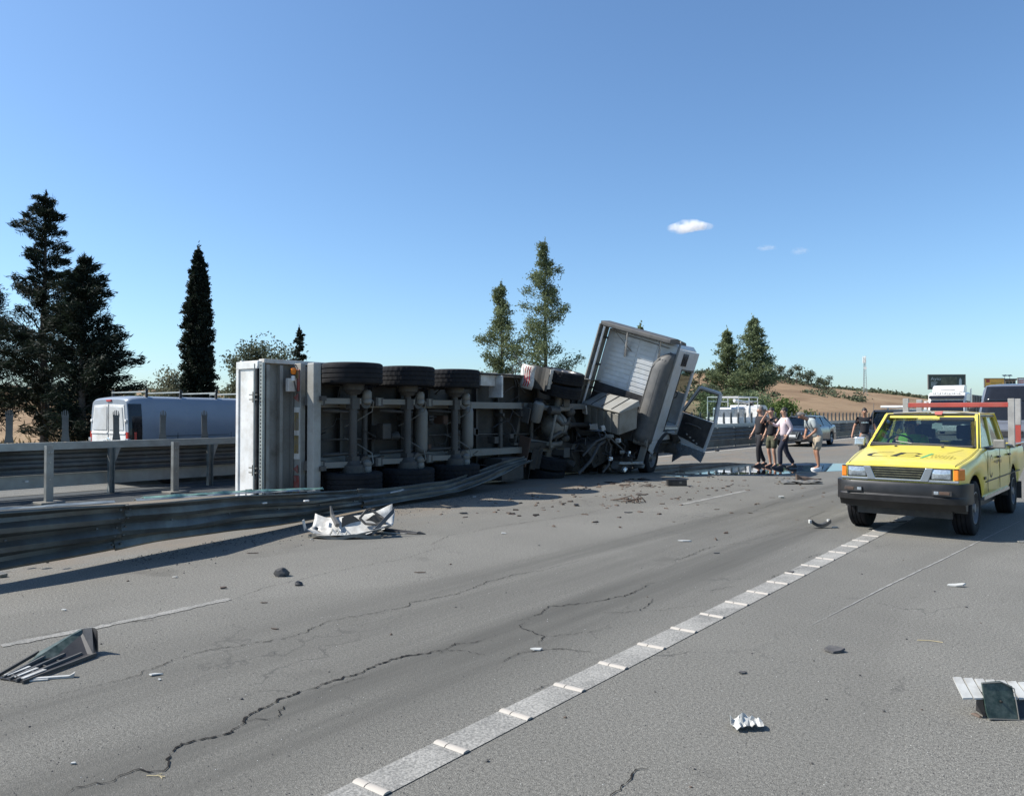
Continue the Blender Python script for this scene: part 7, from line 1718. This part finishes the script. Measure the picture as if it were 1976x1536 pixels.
part('sheet', lambda q: q.grid([[(lerp(-.46, .48, i / 8), lerp(-.16, .18, j / 4) + .03 * math.sin(i), .02 + .05 * math.sin(i * .7 + j) ** 2 + .03 * j / 4) for j in range(5)] for i in range(9)]), 'lgrey', fl, thick=.01)
part('dark_scrap', lambda q: q.loft([[(lerp(-.02, .5, i / 4), y + .05, z * (1 - .12 * i) + .06 * noise.noise(Vector((i, z * 9, 2)))) for y, z in ((.02, .03), (.14, .03), (.12, .20), (.05, .17))] for i in range(5)]), 'brown', fl)
sc = thing('bracket_scrap', 'bent dark bracket with white tips in front of the pickup', 'wreckage', place(1581, 1018, 2))
part('bracket', lambda q: q.loft([[(lerp(-.13, .14, i / 6), y, .01 + .07 * (2 * i / 6 - 1) ** 2 + z) for y, z in ((-.04, 0), (.04, 0), (.03, .045), (-.03, .045))] for i in range(7)]), 'grime', sc)
part('white_tip', lambda q: (q.cbox((-.14, 0, .09), (.04, .05, .05)), q.cbox((.12, 0, .09), (.04, .05, .06)), q.cbox((.2, -.02, .012), (.08, .04, .02))), 'bone', sc, bevel=.006)
chip('plastic_scrap', 'grey crumpled scrap at the left edge below the guardrail', 8, 1112, .10, .09, .05, 'lgrey', 31, 0, 12, 9)
chip('metal_sheet', 'bright crumpled sheet caught on top of the torn rail under the trailer', 768, 1000, .30, .16, .04, 'bone', 32, 20, 14, 9)
o = bpy.data.objects['metal_sheet']; p = cw(768, 13.6); o.location = (p.x, p.y, EYE - (948 - 797) / 1500 * 13.6 - .01)
rows_ = [('dark_scrap', 'dark scrap of plastic lying alone below the trailer wheels', 895, 991, .17, .06, .03, 'black', 41), ('dark_scrap', 'dark scrap near the spokes of twig-like splinters', 1112, 976, .13, .08, .05, 'black', 42), ('dark_scrap', 'small dark scrap left of the twig-like splinters', 1100, 968, .12, .06, .03, 'brown', 43),
         ('brown_plate', 'flat brown plate on the road before the wrecked cab', 1203, 937, .34, .13, .03, 'brown', 44), ('brown_plate', 'thin brown strip just behind the flat brown plate', 1213, 930, .26, .09, .03, 'brown', 45), ('brown_plate', 'small brown plate right of the flat brown plate', 1249, 939, .22, .10, .04, 'brown', 46), ('dark_strip', 'dark thin strip below the pair of brown plates', 1238, 955, .32, .05, .03, 'brown', 47),
         ('dark_strip', 'dark thin strip under the twig-like splinters', 1212, 989, .20, .04, .02, 'black', 48), ('dark_strip', 'thin dark stick by the guardrail shadow', 490, 1067, .16, .02, .012, 'brown', 49), ('dark_strip', 'thin dark stick in the lane left of centre', 533, 1212, .09, .015, .01, 'brown', 50), ('dark_strip', 'thin brown stick below the black trim strip', 811, 1104, .15, .02, .012, 'brown', 51), ('dark_strip', 'dark curved strip between the cracks and the edge line', 1382, 1067, .11, .025, .012, 'black', 52), ('dark_strip', 'small dark strip before the panel with scrap', 1382, 983, .10, .03, .015, 'brown', 53),
         ('dark_strip', 'short dark stick below the lane dash, left', 513, 1162, .08, .015, .01, 'brown', 54), ('dark_scrap', 'forked dark scrap beside the lane dash, left', 433, 1134, .07, .045, .02, 'brown', 55), ('plastic_shard', 'white splinter between rail shadow and lane dash, left', 340, 1113, .07, .03, .012, 'bone', 56), ('plastic_shard', 'white pebble-like chip above the faded dash at far left', 128, 1176, .05, .03, .014, 'bone', 57), ('plastic_shard', 'white chip below the bumper shell on the gravelly dirt', 603, 1040, .06, .03, .012, 'bone', 58),
         ('pale_scrap', 'pale grey scrap cut by the right edge in the pickup shadow', 1972, 1046, .20, .08, .02, 'lgrey', 59), ('dark_scrap', 'flat dark oval scrap on the shoulder, below the edge line', 1430, 1296, .06, .035, .014, 'stone', 60), ('dark_scrap', 'dark scrap on the edge line beside the bars', 1523, 1104, .09, .04, .02, 'stone', 61), ('plastic_shard', 'white chip at the lower left by the louvre panel tip', 150, 1468, .03, .02, .01, 'bone', 62), ('pale_scrap', 'flat pale chip far beyond the bumper shell in the lane', 972, 1029, .09, .05, .012, 'bone', 63), ('plastic_shard', 'small white chip in the sun near the guardrail end', 916, 959, .07, .05, .02, 'bone', 64), ('dark_scrap', 'upright dark triangular scrap on the road behind the people', 1521, 882, .22, .12, .16, 'black', 65), ('dark_scrap', 'dark scrap under the feet by the puddle edge', 1486, 917, .22, .12, .06, 'black', 66), ('dark_scrap', 'dark scrap right of the panel with scrap', 1578, 926, .16, .1, .05, 'brown', 67), ('dark_scrap', 'dark scrap under the open cab door', 1383, 871, .2, .12, .12, 'black', 68), ('pale_scrap', 'pale curved strip in the shadow under the pickup', 1735, 1008, .34, .03, .02, 'dusty', 69)]
for i, (nm, lab, px, py, sx, sy, th, mt, sd3) in enumerate(rows_): chip(nm, lab, px, py, sx, sy, th, mt, sd3, rnd.uniform(-12, 12), 5, 6)
tw = thing('splinter_heap', 'heap of twig-like brown splinters on the road before the wrecked cab', 'debris', place(1210, 968, 0))
part('splinter', lambda q: [q.tube([(rnd.uniform(-.3, .2), rnd.uniform(-.25, .25), .015), (rnd.uniform(-.1, .3), rnd.uniform(-.2, .2), rnd.uniform(.04, .12)), (rnd.uniform(0, .35), rnd.uniform(-.25, .2), .012)], .009, 5) for k in range(12)], 'brown', tw)
sw = thing('straw', 'dry pale straw lying alone on the shoulder', 'debris', place(1791, 1235, -18))
part('stalk', lambda q: q.tube([(-.085, .0, .004), (0, .004, .007), (.075, -.006, .004)], .0028, 5), 'twig', sw)
s2_ = thing('straw', 'dry forked stalk beside the big crack at the lower left', 'debris', place(310, 1492, 0))
part('stalk', lambda q: (q.tube([(-.05, .006, .004), (.0, 0, .006), (.035, -.004, .004)], .002, 5), q.tube([(-.01, .002, .005), (.012, .022, .006)], .0016, 4), q.tube([(.01, 0, .005), (.03, -.02, .004)], .0016, 4)), 'twig', s2_)
# countable small dark crumbs, all alike
cr = [(65, 1397), (470, 1345), (637, 1293), (756, 1222), (977, 1142), (992, 1088), (1237, 1095), (1248, 1150), (940, 1463), (1337, 1478), (1562, 1467), (1330, 1512), (1448, 1258), (1567, 1272), (1700, 1368), (1773, 1365), (1848, 1312), (1745, 1231), (1860, 1170), (1740, 1080), (1660, 1107), (1800, 1140), (700, 1205), (870, 1088), (1040, 1052), (1150, 1010), (1320, 1010), (1428, 965), (1338, 929), (1385, 925), (1425, 937), (250, 1120), (95, 1085), (200, 1240), (880, 1170), (1090, 1380), (1262, 1331), (1655, 1300), (1590, 1345), (1888, 1200)]
import bmesh
cms = []
for k in range(4):
    bm = bmesh.new(); bmesh.ops.create_icosphere(bm, subdivisions=1, radius=.5)
    for v_ in bm.verts: v_.co *= 1 + .5 * noise.noise(v_.co * 2.5 + Vector((k * 5, 0, 0)))
    me = bpy.data.meshes.new('crumb'); bm.to_mesh(me); bm.free(); me.materials.append(M_[('stone', 'black', 'stone', 'brown')[k]]); cms.append(me)
for i, (px, py) in enumerate(cr):
    o = link('crumb', cms[i % 4]); p = gp(px, py); s = rnd.uniform(.009, .018) * (1 + .07 * (p.length - 4))
    o.location = (p.x, p.y, s * .25); o.scale = (s * 1.3, s, s * .7); o.rotation_euler = (0, 0, rnd.uniform(0, 6))
    tag(o, 'small dark crumb of debris lying loose on the asphalt', 'debris', 'dark crumbs scattered on the asphalt')
# grit too fine to count
q = MB(); rg = random.Random(44)
for k in range(2600):
    D = 3.2 + 15 * rg.random() ** 1.6; px = rg.uniform(-20, 1990); p = cw(px, D); vv = -p.x
    if vv > 8.2 and p.y < 9 or vv > 10: continue
    s = rg.uniform(.0015, .0045) * (1 + .06 * D); a = rg.uniform(0, 6)
    ca, sa = math.cos(a) * s, math.sin(a) * s
    q.add([(p.x + ca, p.y + sa, 0), (p.x - sa, p.y + ca * .8, 0), (p.x - ca, p.y - sa * .7, 0), (p.x + sa * .9, p.y - ca, 0), (p.x, p.y, s * 1.1)], [(0, 1, 4), (1, 2, 4), (2, 3, 4), (3, 0, 4)])
tag(q.build('grit', M_['stone']), 'fine dark grit sprinkled over the road surface', 'grit', kind='stuff')
q = MB()
for k in range(900):
    D = 3.2 + 14 * rg.random() ** 1.5; px = rg.uniform(-20, 1990); p = cw(px, D); vv = -p.x
    if vv > 8.2 and p.y < 9 or vv > 10: continue
    s = rg.uniform(.001, .003) * (1 + .06 * D); a = rg.uniform(0, 6); ca, sa = math.cos(a) * s, math.sin(a) * s
    q.add([(p.x + ca, p.y + sa, 0), (p.x - sa, p.y + ca * .6, 0), (p.x - ca, p.y - sa * .7, 0), (p.x + sa * .7, p.y - ca, 0), (p.x, p.y, s * .9)], [(0, 1, 4), (1, 2, 4), (2, 3, 4), (3, 0, 4)])
tag(q.build('glass_crumbs', M_['bone']), 'fine pale chips and broken glass sprinkled over the road', 'grit', kind='stuff')
# splinters strewn in front of the wreck
q = MB()
for k in range(230):
    uu = 9 + 11 * rg.random(); vv = 9.6 - abs(rg.gauss(0, 2.6)) - .12 * (20 - uu) * .5
    if vv < 2.8: continue
    p = P(uu, vv); a = rg.uniform(0, 6.28); l = rg.uniform(.015, .07); w = rg.uniform(.006, .03); h = rg.uniform(.006, .03)
    ca, sa = math.cos(a), math.sin(a)
    c4 = [(p.x + ca * x - sa * y, p.y + sa * x + ca * y) for x, y in ((-l, -w), (l, -w * .6), (l * .8, w), (-l * .7, w * .8))]
    q.hexa([(x, y, .001) for x, y in c4] + [(lerp(x, p.x, .15), lerp(y, p.y, .15), h * rg.uniform(.4, 1)) for x, y in c4])
tag(q.build('debris', M_['brown']), 'countless small dark splinters strewn on the road in front of the wreck', 'debris', kind='stuff')
# dirt and broken glass in the shade by the rail
q = MB()
for k in range(900):
    uu = rg.uniform(4, 13); vv = pw([(s_[0], s_[1]) for s_ in st], uu) - abs(rg.gauss(0, .5)) - .05
    p = P(uu, vv); s = rg.uniform(.006, .016); a = rg.uniform(0, 6); ca, sa = math.cos(a) * s, math.sin(a) * s
    q.add([(p.x + ca, p.y + sa, 0), (p.x - sa, p.y + ca, 0), (p.x - ca, p.y - sa, 0), (p.x + sa, p.y - ca, 0), (p.x, p.y, s)], [(0, 1, 4), (1, 2, 4), (2, 3, 4), (3, 0, 4)])
tag(q.build('gravel', M_['dusty']), 'loose gravel along the foot of the torn guardrail', 'gravel', kind='stuff')
